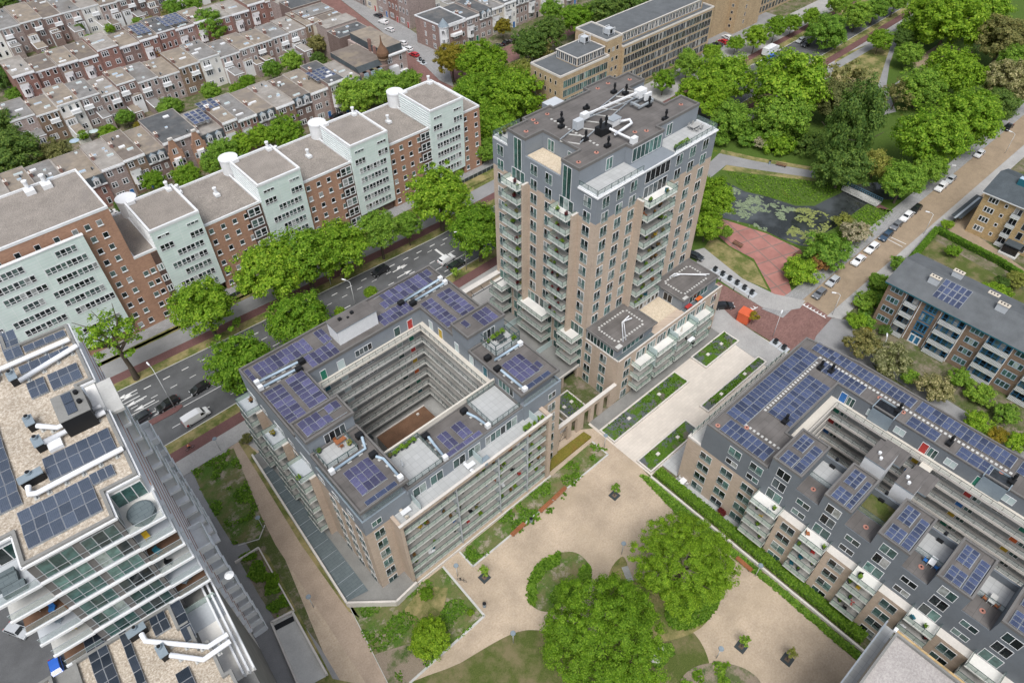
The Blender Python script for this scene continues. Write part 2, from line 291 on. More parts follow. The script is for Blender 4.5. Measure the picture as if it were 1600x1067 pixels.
# ---------------------------------------------------------------- mesh builder
class MB:
 def __init__(s): s.v = []; s.f = []; s.mi = []; s.mats = []
 def mid(s, m):
  if m not in s.mats: s.mats.append(m)
  return s.mats.index(m)
 def face(s, pts, m):
  k = len(s.v); s.v += [tuple(p) for p in pts]; s.f.append(tuple(range(k, k+len(pts)))); s.mi.append(s.mid(m)); return s
 def box(s, x0, y0, z0, x1, y1, z1, m, top=None, bottom=True):
  if x1 < x0: x0, x1 = x1, x0
  if y1 < y0: y0, y1 = y1, y0
  k = len(s.v)
  s.v += [(x0, y0, z0), (x1, y0, z0), (x1, y1, z0), (x0, y1, z0), (x0, y0, z1), (x1, y0, z1), (x1, y1, z1), (x0, y1, z1)]
  fs = [(0, 1, 5, 4), (1, 2, 6, 5), (2, 3, 7, 6), (3, 0, 4, 7)]
  a = s.mid(m); b = s.mid(top or m)
  for f in fs: s.f.append(tuple(k+i for i in f)); s.mi.append(a)
  s.f.append((k+4, k+5, k+6, k+7)); s.mi.append(b)
  if bottom: s.f.append((k+3, k+2, k+1, k)); s.mi.append(a)
  return s
 def prism(s, pts, z0, z1, m, top=None, bottom=False):
  n = len(pts); ar = sum(pts[i][0]*pts[(i+1) % n][1]-pts[(i+1) % n][0]*pts[i][1] for i in range(n))
  if ar < 0: pts = pts[::-1]
  k = len(s.v); s.v += [(p[0], p[1], z0) for p in pts]+[(p[0], p[1], z1) for p in pts]
  a = s.mid(m); b = s.mid(top or m)
  for i in range(n):
   j = (i+1) % n; s.f.append((k+i, k+j, k+n+j, k+n+i)); s.mi.append(a)
  s.f.append(tuple(k+n+i for i in range(n))); s.mi.append(b)
  if bottom: s.f.append(tuple(k+i for i in range(n-1, -1, -1))); s.mi.append(a)
  return s
 def cyl(s, p0, p1, r0, m, r1=None, n=8, cap=True):
  p0 = Vector(p0); p1 = Vector(p1); r1 = r0 if r1 is None else r1
  d = (p1-p0).normalized(); a = d.orthogonal().normalized(); b = d.cross(a); k = len(s.v); q = s.mid(m)
  for p, r in ((p0, r0), (p1, r1)):
   for i in range(n):
    t = 2*PI*i/n; w = p+a*math.cos(t)*r+b*math.sin(t)*r; s.v.append(tuple(w))
  for i in range(n):
   j = (i+1) % n; s.f.append((k+i, k+j, k+n+j, k+n+i)); s.mi.append(q)
  if cap:
   s.f.append(tuple(k+i for i in range(n-1, -1, -1))); s.mi.append(q); s.f.append(tuple(k+n+i for i in range(n))); s.mi.append(q)
  return s
 def tube(s, path, r, m, n=8):
  path = [Vector(p) for p in path]; k = len(s.v); q = s.mid(m); N = len(path)
  for i, p in enumerate(path):
   if i == 0: d = path[1]-p
   elif i == N-1: d = p-path[i-1]
   else: d = (p-path[i-1]).normalized()+(path[i+1]-p).normalized()
   d.normalize(); up = Vector((0, 0, 1)) if abs(d.z) < .9 else Vector((1, 0, 0)); a = d.cross(up).normalized(); b = a.cross(d)
   for j in range(n):
    t = 2*PI*j/n; s.v.append(tuple(p+a*math.cos(t)*r+b*math.sin(t)*r))
  for i in range(N-1):
   for j in range(n):
    l = (j+1) % n; s.f.append((k+i*n+j, k+i*n+l, k+(i+1)*n+l, k+(i+1)*n+j)); s.mi.append(q)
  s.f.append(tuple(k+j for j in range(n))); s.mi.append(q); s.f.append(tuple(k+(N-1)*n+j for j in range(n-1, -1, -1))); s.mi.append(q)
  return s
 def bar(s, p0, p1, w, h, m):
  """horizontal or sloping bar of width w, height h; p0,p1 at its bottom centre line"""
  p0 = Vector(p0); p1 = Vector(p1); d = p1-p0; sd_ = Vector((-d.y, d.x, 0)).normalized()*(w/2); u = Vector((0, 0, h))
  c = [p0-sd_, p0+sd_, p1+sd_, p1-sd_]; k = len(s.v); s.v += [tuple(x) for x in c]+[tuple(x+u) for x in c]; q = s.mid(m)
  for f in ((0, 3, 7, 4), (3, 2, 6, 7), (2, 1, 5, 6), (1, 0, 4, 5), (4, 7, 6, 5), (0, 1, 2, 3)): s.f.append(tuple(k+i for i in f)); s.mi.append(q)
  return s
 def add(s, o, loc=(0, 0, 0), rz=0.0, sc=1.0):
  k = len(s.v); c, n = math.cos(rz), math.sin(rz)
  s.v += [((x*c-y*n)*sc+loc[0], (x*n+y*c)*sc+loc[1], z*sc+loc[2]) for x, y, z in o.v]
  mp = [s.mid(m) for m in o.mats]
  s.f += [tuple(k+i for i in f) for f in o.f]; s.mi += [mp[i] for i in o.mi]; return s
 def mesh(s, name, off=(0, 0, 0), smooth=False):
  me = bpy.data.meshes.new(name)
  v = s.v if off == (0, 0, 0) else [(a-off[0], b-off[1], c-off[2]) for a, b, c in s.v]
  me.from_pydata(v, [], s.f)
  for m in s.mats: me.materials.append(M[m])
  me.polygons.foreach_set('material_index', s.mi)
  if smooth: me.polygons.foreach_set('use_smooth', [True]*len(s.f))
  me.update(); return me
BASE = {}
def tag(o, label=None, cat=None, group=None, kind=None):
 if label: o['label'] = label
 if cat: o['category'] = cat
 if group: o['group'] = group
 if kind: o['kind'] = kind
 return o
def link(o, parent=None):
 C.objects.link(o)
 if parent: o.parent = parent
 return o
def empty(name, loc=(0, 0, 0), rz=0.0, label=None, cat=None, group=None):
 o = bpy.data.objects.new(name, None); o.location = loc; o.rotation_euler = (0, 0, rz); o.empty_display_size = .5
 C.objects.link(o); BASE[o.name] = (0, 0, 0) if rz else tuple(loc); return tag(o, label, cat, group)
SPLIT = {'penthouse_wall', 'parapet', 'balcony_screen', 'brick_fin', 'dividing_screen', 'terrace_screen', 'deck_screen', 'dark_panel', 'brick_bay', 'chimney', 'wall', 'upper_wall', 'roof_light', 'coping', 'edging', 'hatch', 'roof_unit'}
def pieces(mb):
 out = []; hi = -1
 for f, i in sorted(zip(mb.f, mb.mi), key=lambda q: min(q[0])):
  if min(f) > hi: p = MB(); p.mats = mb.mats; p.v = mb.v; out.append(p)
  out[-1].f.append(f); out[-1].mi.append(i); hi = max(hi, max(f))
 for p in out:
  lo = min(map(min, p.f)); h = max(map(max, p.f)); p.v = mb.v[lo:h+1]; p.f = [tuple(k-lo for k in f) for f in p.f]
 return out
def put(name, mb, parent=None, smooth=False, label=None, cat=None, group=None, kind=None, origin=None):
 """link a builder as ONE object. With a parent, world coordinates are made relative to the parent's base"""
 if parent is not None:
  if name in SPLIT:
   ps = pieces(mb)
   if len(ps) > 1 and all(len(p.f) >= 5 for p in ps):
    for p in ps[1:]: put(name, p, parent, smooth)
    mb = ps[0]
  off = BASE.get(parent.name, (0, 0, 0)); o = bpy.data.objects.new(name, mb.mesh(name, off, smooth)); BASE[o.name] = off
 else:
  off = origin or (0, 0, 0)
  o = bpy.data.objects.new(name, mb.mesh(name, off, smooth)); o.location = off; BASE[o.name] = off
 link(o, parent); return tag(o, label, cat, group, kind)
def inst(name, me, loc, rz=0.0, parent=None, sc=None, rot=None):
 o = bpy.data.objects.new(name, me)
 if parent is not None:
  off = BASE.get(parent.name, (0, 0, 0)); loc = (loc[0]-off[0], loc[1]-off[1], loc[2]-off[2])
 o.location = loc; o.rotation_euler = rot or (0, 0, rz)
 if sc: o.scale = sc if not isinstance(sc, (int, float)) else (sc,)*3
 link(o, parent); BASE[o.name] = (0, 0, 0); return o
class Kit:
 """a repeated part: main shape plus its own pieces (sub-parts); meshes shared between copies"""
 def __init__(s, name, mb, subs=()):
  s.name = name; s.mb = mb; s.subs = subs; s.me = None
 def meshes(s):
  if s.me is None: s.me = s.mb.mesh(s.name); s.sme = [(n, b.mesh(n)) for n, b in s.subs]
  return s.me, s.sme
def place(parent, items, cap=98, wloc=None):
 """items: (kit, loc, rz). The nearest `cap` become parts of their own, the rest one part"""
 by = {}
 for it in items: by.setdefault(it[0].name, []).append(it)
 for nm, its in by.items():
  mw = parent.matrix_basis
  its.sort(key=lambda i: ((mw @ Vector(i[1]) if wloc else Vector(i[1]))-CAMV).length)
  for k, loc, rz in its[:cap]:
   me, sm = k.meshes(); o = inst(nm, me, loc, rz, parent)
   for n, q in sm:
    c = bpy.data.objects.new(n, q); c.parent = o; C.objects.link(c)
  if len(its) > cap:
   mb = MB()
   for k, loc, rz in its[cap:]:
    mb.add(k.mb, loc, rz)
    for n, b in k.subs: mb.add(b, loc, rz)
   o = put(nm, mb, parent); o['kind'] = 'stuff'
ROT = dict(S=0.0, W=-PI/2, E=PI/2, N=PI)
_wk = {}
def win(w, h, n=2, pane_='pane', frame='white_paint', rail=None, t=.07, sill=None, bars=0, transom=0):
 """window seen from outside, facing -Y, bottom centre at the origin"""
 key = (w, h, n, pane_, frame, rail, t, sill, bars, transom)
 if key in _wk: return _wk[key]
 f = MB(); x0 = -w/2; d = .05
 f.box(x0, -d, 0, x0+t, 0.02, h, frame); f.box(w/2-t, -d, 0, w/2, .02, h, frame)
 f.box(x0+t, -d, 0, w/2-t, .02, t, frame); f.box(x0+t, -d, h-t, w/2-t, .02, h, frame)
 for i in range(1, n):
  x = x0+w*i/n; f.box(x-t*.6, -d*.9, t, x+t*.6, .02, h-t, frame)
 if transom: f.box(x0+t, -d*.8, transom-.05, w/2-t, .02, transom+.05, frame)
 if sill: f.box(x0-.08, -.16, -.14, w/2+.08, .02, 0, sill)
 p = MB()
 for i in range(n):
  a = x0+w*i/n; p.face([(a+.02, -.02, .03), (a+w/n-.02, -.02, .03), (a+w/n-.02, -.02, h-.03), (a+.02, -.02, h-.03)], pane_)
 subs = [('pane', p)]
 if rail:
  r = MB(); r.box(x0, -.14, .05, w/2, -.11, rail, 'rail_clear'); r.box(x0, -.15, rail, w/2, -.10, rail+.05, 'rail_post'); subs.append(('window_rail', r))
 k = Kit('window', f, subs); _wk[key] = k; return k
_dk = {}
def door(w, h, col, side=True):
 key = (w, h, col, side)
 if key in _dk: return _dk[key]
 f = MB(); t = .08
 f.box(-w/2-t, -.05, 0, -w/2, .02, h+t, 'white_paint'); f.box(w/2, -.05, 0, w/2+t, .02, h+t, 'white_paint'); f.box(-w/2, -.05, h, w/2, .02, h+t, 'white_paint')
 f.box(-w/2, -.04, 0, w/2, .01, h, col); f.box(w/2-.2, -.09, h*.45, w/2-.1, -.04, h*.45+.05, 'steel')
 k = Kit('door', f); _dk[key] = k; return k
_bk = {}
def balcony(w, d, z_rail=1.05, post=1.5, floor='balc_floor', th=.24, sides=(1, 1), glass='rail_glass', roofless=False):
 """slab projecting to -Y from the origin (mid of the back edge, top of slab at z=0) with glass on three sides"""
 key = (w, d, z_rail, post, floor, th, sides, glass)
 if key in _bk: return _bk[key]
 s = MB(); s.box(-w/2, -d, -th, w/2, 0, 0, 'balc_edge', top=floor)
 g = MB(); n = max(1, round(w/post)); e = .05
 for i in range(n):
  a = -w/2+e+(w-2*e)*i/n; b = a+(w-2*e)/n; g.box(a+.03, -d+e, .06, b-.03, -d+e+.03, z_rail, glass)
 for i in range(n+1):
  a = -w/2+e+(w-2*e)*i/n; g.box(a-.025, -d+e-.02, -.05, a+.025, -d+e+.05, z_rail+.02, 'rail_post')
 g.box(-w/2, -d+e-.02, z_rail, w/2, -d+e+.05, z_rail+.05, 'rail_post')
 for sd_, on in zip((-1, 1), sides):
  if on: x = sd_*(w/2-e); g.box(x-.015, -d+e+.05, .06, x+.015, -.05, z_rail, glass); g.box(x-.03, -d+e+.05, z_rail, x+.03, 0, z_rail+.05, 'rail_post')
 k = Kit('balcony', s, [('glass_railing', g)]); _bk[key] = k; return k
def parapet(mb, pts, z, h, w, m, cop=None, closed=True):
 """upstand inside a roof polygon, with a coping 3 cm proud"""
 n = len(pts)
 for i in range(n if closed else n-1):
  a = Vector((*pts[i], 0)); b = Vector((*pts[(i+1) % n], 0)); d = (b-a).normalized(); nrm = Vector((-d.y, d.x, 0))
  mb.face([(a.x, a.y, z), (b.x, b.y, z), (b.x, b.y, z+h), (a.x, a.y, z+h)], m)
 return mb
def ccw(pts):
 n = len(pts); ar = sum(pts[i][0]*pts[(i+1) % n][1]-pts[(i+1) % n][0]*pts[i][1] for i in range(n))
 return pts if ar > 0 else pts[::-1]
def inset(pts, d):
 pts = ccw(pts); n = len(pts); out = []
 for i in range(n):
  p0 = Vector(pts[i-1]); p = Vector(pts[i]); p1 = Vector(pts[(i+1) % n]); a = (p-p0).normalized(); b = (p1-p).normalized()
  na = Vector((-a.y, a.x)); nb = Vector((-b.y, b.x)); k = na+nb; l = k.length_squared
  out.append(tuple(p+k*(2*d/l) if l > .05 else p+na*d))
 return out
def roofed(name, parent, pts, z, m, ph=.45, pw=.3, edge='felt_edge', out=0.0):
 """flat roof surface with an upstand along its edge (coping colour `edge`)"""
 pts = ccw(pts)
 if out: pts = inset(pts, -out)
 ins = inset(pts, pw); mb = MB(); n = len(pts)
 mb.prism(pts, z-.12, z+.001, edge, top=m)
 for i in range(n):
  j = (i+1) % n; a, b, c, d = pts[i], pts[j], ins[j], ins[i]
  q = [(*a, z+ph), (*b, z+ph), (*c, z+ph), (*d, z+ph)]
  mb.face(q, edge); mb.face([(*a, z), (*b, z), (*b, z+ph), (*a, z+ph)], edge); mb.face([(*c, z), (*d, z), (*d, z+ph), (*c, z+ph)], edge)
 return put(name, mb, parent)

# ---------------------------------------------------------------- solar arrays
def solar(label, x0, y0, x1, y1, z, mat, lx, ly, tilt='x', deg=10, gap=.03, skip=(), parent_rot=None, group='solar arrays on the flat roofs', lift=.18, rim=.03):
 """array of panels over a rectangle; alternate panels lean opposite ways along `tilt`"""
 if x1 < x0: x0, x1 = x1, x0
 if y1 < y0: y0, y1 = y1, y0
 fx = lambda x, y: (x, y)
 cx, cy = (x0+x1)/2, (y0+y1)/2
 root = empty('solar_array', (0, 0, 0), 0, label, 'solar panels', group)
 if parent_rot: org, rz = parent_rot; wx, wy = org[0]+cx*math.cos(rz)-cy*math.sin(rz), org[1]+cx*math.sin(rz)+cy*math.cos(rz); root.location = (wx, wy, z); root.rotation_euler = (0, 0, rz)
 else: root.location = (cx, cy, z)
 BASE[root.name] = (0, 0, 0)
 nx = max(1, round((x1-x0)/lx)); ny = max(1, round((y1-y0)/ly)); px, py = (x1-x0)/nx, (y1-y0)/ny
 w, h = px-gap, py-gap; mb = MB(); r = rim
 mb.box(-w/2, -h/2, -.02, w/2, h/2, .012, 'pv_frame'); mb.box(-w/2+r, -h/2+r, .012, w/2-r, h/2-r, .02, mat, bottom=False)
 me = mb.mesh('panel')
 tl = rad(deg)
 for i in range(nx):
  for j in range(ny):
   if (i, j) in skip: continue
   X = x0-cx+px*(i+.5); Y = y0-cy+py*(j+.5)
   if tilt == 'x': ro = (0, tl if i % 2 else -tl, 0)
   elif tilt == 'y': ro = (-tl if j % 2 else tl, 0, 0)
   else: ro = (rad(2), 0, 0)
   o = bpy.data.objects.new('panel', me); o.location = (X, Y, lift); o.rotation_euler = ro; o.parent = root; C.objects.link(o)
 fr = MB()
 for j in range(ny+1): fr.box(x0-cx, y0-cy+py*j-.04, .01, x1-cx, y0-cy+py*j+.04, .06, 'steel')
 o = bpy.data.objects.new('mounting_rail', fr.mesh('mounting_rail')); o.parent = root; C.objects.link(o)
 return root

# ---------------------------------------------------------------- foliage
def leaf_crown(seed, lobes, per_lobe, per, leaf, mat, shape='round', lob=.46, cs=.13):
 """small leaf faces gathered in clumps, clumps gathered in lobes, through a unit crown"""
 r = np.random.default_rng(seed)
 def shp(p):
  if shape == 'round': p[2] *= .85
  elif shape == 'column': p[0] *= .48; p[1] *= .48; p[2] *= 1.25
  elif shape == 'egg': k = 1-.3*max(0, p[2]); p[0] *= k; p[1] *= k
  elif shape == 'dome': p[2] = abs(p[2])*.85-.15
  return p
 cl = []; sz = []; dirs = []
 for i in range(lobes):
  t = i*2.399963+r.random()*.5; z = 1-(2*i+1)/lobes*.86; z = max(-.75, z); q = math.sqrt(max(0, 1-z*z)); rr = (1-lob)*(.85+.3*r.random())
  lc = shp(np.array([q*math.cos(t), q*math.sin(t), z])*rr); ls = lob*(.75+.5*r.random())
  for _ in range(per_lobe):
   d = r.normal(size=3); d /= np.linalg.norm(d); d[2] = d[2]*.8+.12; p = lc+d*ls*(.72+.33*r.random())
   if shape == 'round' and p[2] < -.62: continue
   cl.append(p); sz.append(cs*(.6+.8*r.random())); dirs.append(d+lc*.6)
 cl = np.array(cl); n0 = len(cl); n = n0*per; c = np.repeat(cl, per, 0); szs = np.repeat(np.array(sz), per); dr = np.repeat(np.array(dirs), per, 0)
 d = r.normal(size=(n, 3)); d /= np.linalg.norm(d, axis=1)[:, None]
 off = d*((r.random(n)**.45)*szs)[:, None]; off[:, 2] *= .75
 if shape == 'weep': off[:, 2] *= 2.6; off[:, 2] -= .1
 p = c+off
 nrm = d*.7+dr*.5+np.array([0, 0, .6])+r.normal(size=(n, 3))*.4
 nrm /= np.linalg.norm(nrm, axis=1)[:, None]
 t = np.cross(nrm, r.normal(size=(n, 3))); t /= np.linalg.norm(t, axis=1)[:, None]; b = np.cross(nrm, t)
 s = leaf*(.6+.8*r.random(n))[:, None]
 V = np.stack([p+t*s, p+b*s*.62, p-t*s, p-b*s*.62], 1).reshape(-1, 3)
 me = bpy.data.meshes.new('crown'); me.vertices.add(4*n); me.vertices.foreach_set('co', V.ravel())
 me.loops.add(4*n); me.loops.foreach_set('vertex_index', np.arange(4*n)); me.polygons.add(n)
 me.polygons.foreach_set('loop_start', np.arange(n)*4); me.polygons.foreach_set('loop_total', np.full(n, 4))
 me.materials.append(M[mat]); me.update(); me.validate(); return me
CR = {}
def crown(kind, mat, v):
 k = (kind, mat, v)
 if k not in CR:
  sd_ = sum(map(ord, kind+mat))*7+v*131
  a = dict(big=(30, 30, 120, .0135, 'round', .31, .08), round=(22, 14, 70, .037, 'round', .44, .15), egg=(22, 14, 70, .036, 'egg', .42, .15), column=(16, 14, 52, .05, 'column', .36, .13), dome=(9, 14, 60, .05, 'dome', .44, .17), weep=(12, 14, 50, .05, 'weep', .36, .13), sparse=(12, 8, 26, .042, 'round', .36, .13), small=(6, 7, 24, .10, 'egg', .42, .22))[kind]
  CR[k] = leaf_crown(sd_, a[0], a[1], a[2], a[3], mat, a[4], a[5], a[6])
 return CR[k]
TK = {}
def trunk_mesh(v, sparse=False):
 k = (v, sparse)
 if k in TK: return TK[k]
 r = random.Random(v+50); mb = MB()
 # unit height 1 = crown centre height; trunk radius scaled with the object
 path = [(0, 0, 0), (.01, .0, .3), (-.01, .015, .6), (.01, 0, .85)]
 rs = [.05, .036, .03, .022]
 for i in range(3): mb.cyl(path[i], path[i+1], rs[i], 'trunk', rs[i+1], 8, cap=False)
 nb = 9 if sparse else 6
 for i in range(nb):
  a = 2*PI*i/nb+r.random()*.6; z0 = .5+.33*r.random(); L = .34+.2*r.random()
  p = (0, 0, z0); q = (math.cos(a)*L*.55, math.sin(a)*L*.55, z0+.2+.1*r.random()); e = (math.cos(a+.25)*L, math.sin(a+.25)*L, z0+.36+.16*r.random())
  mb.cyl(p, q, .018, 'trunk', .011, 6, cap=False); mb.cyl(q, e, .011, 'trunk', .004, 5, cap=False)
 TK[k] = mb.mesh('trunk', smooth=True); return TK[k]
tree_n = [0]
def tree(label, x, y, h, r, kind='round', mat='leaf_mid', group=None, rz=None, cat='tree', zr=None, z0=0.0, thing='tree', name=None):
 """h = height of the crown's middle, r = crown radius"""
 tree_n[0] += 1; i = tree_n[0]; rr = random.Random(i*17)
 root = empty(name or thing, (x, y, z0), 0, label, cat, group)
 zr = zr or r*(.95 if kind in ('round', 'big') else 1.0 if kind != 'dome' else .9)
 t = bpy.data.objects.new('trunk', trunk_mesh(i % 4, kind == 'sparse')); kk = max(.35, min(1.3, r/6.0))
 t.scale = (h*kk if h > 4 else 4*kk, h*kk if h > 4 else 4*kk, h); t.rotation_euler = (0, 0, rr.random()*6); t.parent = root; C.objects.link(t)
 c = bpy.data.objects.new('crown', crown(kind, mat, i % 3)); c.location = (0, 0, h); c.scale = (r, r, zr); c.rotation_euler = (0, 0, rr.random()*6.28 if rz is None else rz)
 c.parent = root; C.objects.link(c); return root
def tree_px(label, px, py, hc, rpx, kind='round', mat='leaf_mid', group=None, **kw):
 """crown middle seen at a pixel, at height hc; radius from pixels"""
 p = at(px, py, hc); dep = (p-CAMV).dot(FW); r = rpx*dep/FPX*1.07
 if 'zk' in kw: kw['zr'] = r*kw.pop('zk')
 return tree(label, p.x, p.y, hc, r, kind, mat, group, **kw)

# ================================================================ GROUND
lay = [0]
def sheet(name, pts, m, z, kind='structure', th=0.0):
 mb = MB(); pts = ccw([tuple(p[:2]) for p in pts])
 if th: mb.prism(pts, z-th, z, m)
 else: mb.face([(p[0], p[1], z) for p in pts], m)
 return put(name, mb, kind=kind)
def pxs(l, z=0.0): return [at(x, y, z)[:2] for x, y in l]
g = MB(); g.face([(-700, -500, -.03), (900, -500, -.03), (900, 900, -.03), (-700, 900, -.03)], 'garden'); put('ground', g, kind='structure')
nk = lambda x: 123.9-.047*min(x, 85)+.02*max(0, x-85)      # north kerb of the avenue
sk = lambda x: 104.2+.031*min(x, 85)+.022*max(0, x-85)      # south kerb
XA, XB = -60, 330
def strip(name, f0, f1, m, z, x0=XA, x1=XB, n=14, th=0.0):
 xs = [x0+(x1-x0)*i/n for i in range(n+1)]
 return sheet(name, [(x, f0(x)) for x in xs]+[(x, f1(x)) for x in xs[::-1]], m, z, th=th)
strip('avenue_verge', lambda x: sk(x)-14, lambda x: 138.5, 'pavement', .0)
strip('avenue_road', sk, nk, 'asphalt', .006)
strip('verge_grass', nk, lambda x: nk(x)+2.6, 'lawn_dry', .12, th=.12)
strip('cycle_path', lambda x: nk(x)+2.6, lambda x: nk(x)+5.0, 'bike_red', .10, th=.10)
strip('pavement', lambda x: nk(x)+5.0, lambda x: nk(x)+9.6, 'asphalt_light', .11, th=.11, x1=140)
strip('verge_grass', lambda x: nk(x)+9.6, lambda x: 134.6, 'lawn_dry', .12, th=.12, x1=150)
strip('forecourt', lambda x: 134.6, lambda x: 138.2, 'grey_setts', .10, th=.10, x1=112)
strip('verge_grass', lambda x: sk(x)-2.6, lambda x: sk(x), 'lawn_dry', .12, th=.12)
strip('cycle_path', lambda x: sk(x)-5.2, lambda x: sk(x)-2.6, 'bike_red', .10, th=.10)
strip('pavement', lambda x: sk(x)-9.0, lambda x: sk(x)-5.2, 'pavement', .11, th=.11, x1=130)
# kerbs
for nm, f in (('kerb', nk), ('kerb', lambda x: sk(x)-.15)): strip(nm, f, lambda x, f=f: f(x)+.18, 'concrete_light', .14, th=.14)
# traffic island
sheet('traffic_island', [(-60, 111.5), (7.5, 110.7), (8.9, 111.2), (9.0, 111.9), (7.8, 112.2), (-60, 112.6)], 'bike_red', .12, th=.12)
# painted markings
mk = MB(); mz = .014
def dash(x0, x1, y0, w=.14, y1=None):
 y1 = y0 if y1 is None else y1
 mk.face([(x0, y0-w/2, mz), (x1, y1-w/2, mz), (x1, y1+w/2, mz), (x0, y0+w/2, mz)], 'road_white')
for i in range(-8, 60):
 x = i*3.98+.9
 dash(x, x+1.5, nk(x)-2.6+max(0, (x-20))*.012, .22)
for i in range(-6, 30): x = 5+i*4.1; dash(x, x+1.4, 117.7-.01*x, .14)
for i in range(0, 22): x = 12.5+i*6.0; dash(x, x+1.6, 114.6-.02*x, .2)
for i in range(-6, 30): x = 5.1+i*6.2; dash(x, x+1.6, 107.4+.012*x, .16)
dash(8.9, 60, 112.6, .14, 112.0); dash(9.0, 60, 111.1, .14, 111.1)
dash(-20, 5.6, 114.2, .2, 113.9); dash(-20, 5.0, 113.2, .2, 112.9)
dash(-15, 3.6, 121.0, .16); dash(-15, 3.6, 119.9, .2); dash(-15, 6.0, 116.0, .14); dash(-15, 3.9, 118.6, .14)
dash(70, 82, 110.2, .16); dash(76.6, 77.2, 113.4, 6.4)
def arrow(x, y, d=1, L=4.2, turn=0):
 a = lambda u, v: (x+d*u, y+d*v, mz+.002)
 mk.face([a(0, -.12), a(L*.6, -.12), a(L*.6, .12), a(0, .12)] if d > 0 else [a(0, .12), a(0, -.12), a(L*.6, -.12), a(L*.6, .12)], 'road_white')
 mk.face([a(L*.55, -.5), a(L, 0), a(L*.55, .5)], 'road_white')
 if turn: mk.face([a(L*.3, .12*turn), a(L*.52, .12*turn), a(L*.62, .85*turn), a(L*.45, .85*turn)], 'road_white')
for x, y, d, t in ((4.6, 118.9, -1, 0), (5.4, 116.7, -1, 0), (3.8, 121.9, -1, 1), (64, 116.6, 1, 1), (63.6, 114.2, 1, 0), (43.5, 117.5, -1, 0), (43, 114.6, -1, 1), (47, 111.8, 1, 1)): arrow(x, y, d, 4.4, t)
for i in range(4): dash(216+i*1.2, 216.5+i*1.2, 112, 5)
put('road_markings', mk, kind='structure')
# ---- street behind the green-panelled block and the side street
sheet('side_street', [(-60, 171), (122, 171), (122, 181), (-60, 181)], 'brick_street', .006)
sheet('pavement', [(-60, 165), (122, 165), (122, 171), (-60, 171)], 'grey_setts', .10, th=.10)
sheet('pavement', [(-60, 181), (121, 181), (121, 186), (-60, 186)], 'grey_setts', .10, th=.10)
sheet('side_street', [(114, 138), (130, 138), (134, 172), (136, 190), (139, 215), (152, 300), (160, 420), (150, 420), (140, 300), (128, 215), (126, 190), (122, 172)], 'brick_street', .010)
sheet('pavement', [(134, 181), (147.5, 202.5), (151, 228), (156, 300), (152, 300), (143, 240), (136.5, 200), (133.5, 188)], 'grey_setts', .10, th=.10)
sheet('side_street', [(136, 181), (260, 186), (260, 194), (140, 192)], 'brick_street', .007)
sheet('back_street', [(-40, 252), (127, 252), (127, 265), (-40, 265)], 'brick_street', .006)
sheet('back_street', [(-40, 331), (150, 331), (150, 345), (-40, 345)], 'brick_street', .006)
sheet('side_road', [(-80, 20), (-17.6, 20), (-16, 104.3), (-80, 104.3)], 'asphalt', .008)
sheet('car_park', [(212, 138), (262, 134), (262, 150), (225, 152)], 'asphalt_light', .02)
# ---- right: park, yellow street, junction
sheet('park_grass', [(112, 104), (330, 96), (420, 80), (420, 46), (128, 45), (112, 60)], 'meadow', .01)
strip('avenue_far_path', lambda x: 101.0, lambda x: 104.0, 'asphalt_light', .02, x0=110, x1=330)
sheet('dry_grass', pxs([(1305, 90), (1380, 60), (1395, 90), (1375, 130), (1330, 150), (1300, 130)]), 'lawn_dry', .018)
sheet('park_path', pxs([(1400, 48), (1408, 50), (1390, 100), (1385, 134), (1400, 175), (1362, 185), (1358, 180), (1376, 150), (1372, 134), (1384, 95)]), 'asphalt_light', .03)
sheet('play_court', pxs([(1425, 95), (1470, 68), (1520, 82), (1480, 100), (1452, 118), (1430, 112)]), 'yellow_street', .03)
sheet('park_path', pxs([(1100, 262), (1124, 240), (1180, 252), (1275, 268), (1275, 279), (1180, 265), (1135, 258), (1108, 280)]), 'asphalt_light', .03)
sheet('dry_grass', pxs([(1124, 240), (1128, 234), (1180, 246), (1275, 262), (1275, 268), (1180, 252)]), 'lawn_dry', .022)
sheet('dry_grass', pxs([(1135, 258), (1180, 265), (1275, 279), (1275, 284), (1180, 272), (1128, 266)]), 'lawn_dry', .022)
sheet('pond', pxs([(1128, 282), (1142, 288), (1165, 300), (1200, 308), (1243, 322), (1273, 322), (1288, 314), (1312, 303), (1330, 290), (1370, 285), (1410, 300), (1408, 312), (1372, 312), (1353, 320), (1333, 334), (1308, 354), (1275, 372), (1262, 385), (1250, 384), (1220, 373), (1178, 352), (1125, 340), (1110, 320)]), 'water', .03)
rs = random.Random(3)
def lilies(nm, poly, n, m, rr):
 mb = MB(); P = [Vector(p) for p in pxs(poly)]
 xs = [p.x for p in P]; ys = [p.y for p in P]; k = 0
 def inside(x, y):
  c = False; j = len(P)-1
  for i in range(len(P)):
   if (P[i].y > y) != (P[j].y > y) and x < (P[j].x-P[i].x)*(y-P[i].y)/(P[j].y-P[i].y)+P[i].x: c = not c
   j = i
  return c
 from mathutils import noise as nz
 while k < n:
  x = rs.uniform(min(xs), max(xs)); y = rs.uniform(min(ys), max(ys));
  if not inside(x, y): k += .2; continue
  if nz.noise(Vector((x*.3, y*.3, 2)))+.6*nz.noise(Vector((x*1.1, y*1.1, 7))) < .02: k += .3; continue
  r = rr*(.5+rs.random()); a = rs.random()*6; q = 7
  mb.face([(x+math.cos(a+2*PI*i/q)*r, y+math.sin(a+2*PI*i/q)*r*.9, .04+rs.random()*.03) for i in range(q)], m); k += 1
 o = put(nm, mb, kind='stuff'); tag(o, label='floating water lily leaves covering part of the park pond' if m == 'lily' else 'yellowish water lily leaves on the dark end of the pond', cat='water lilies')
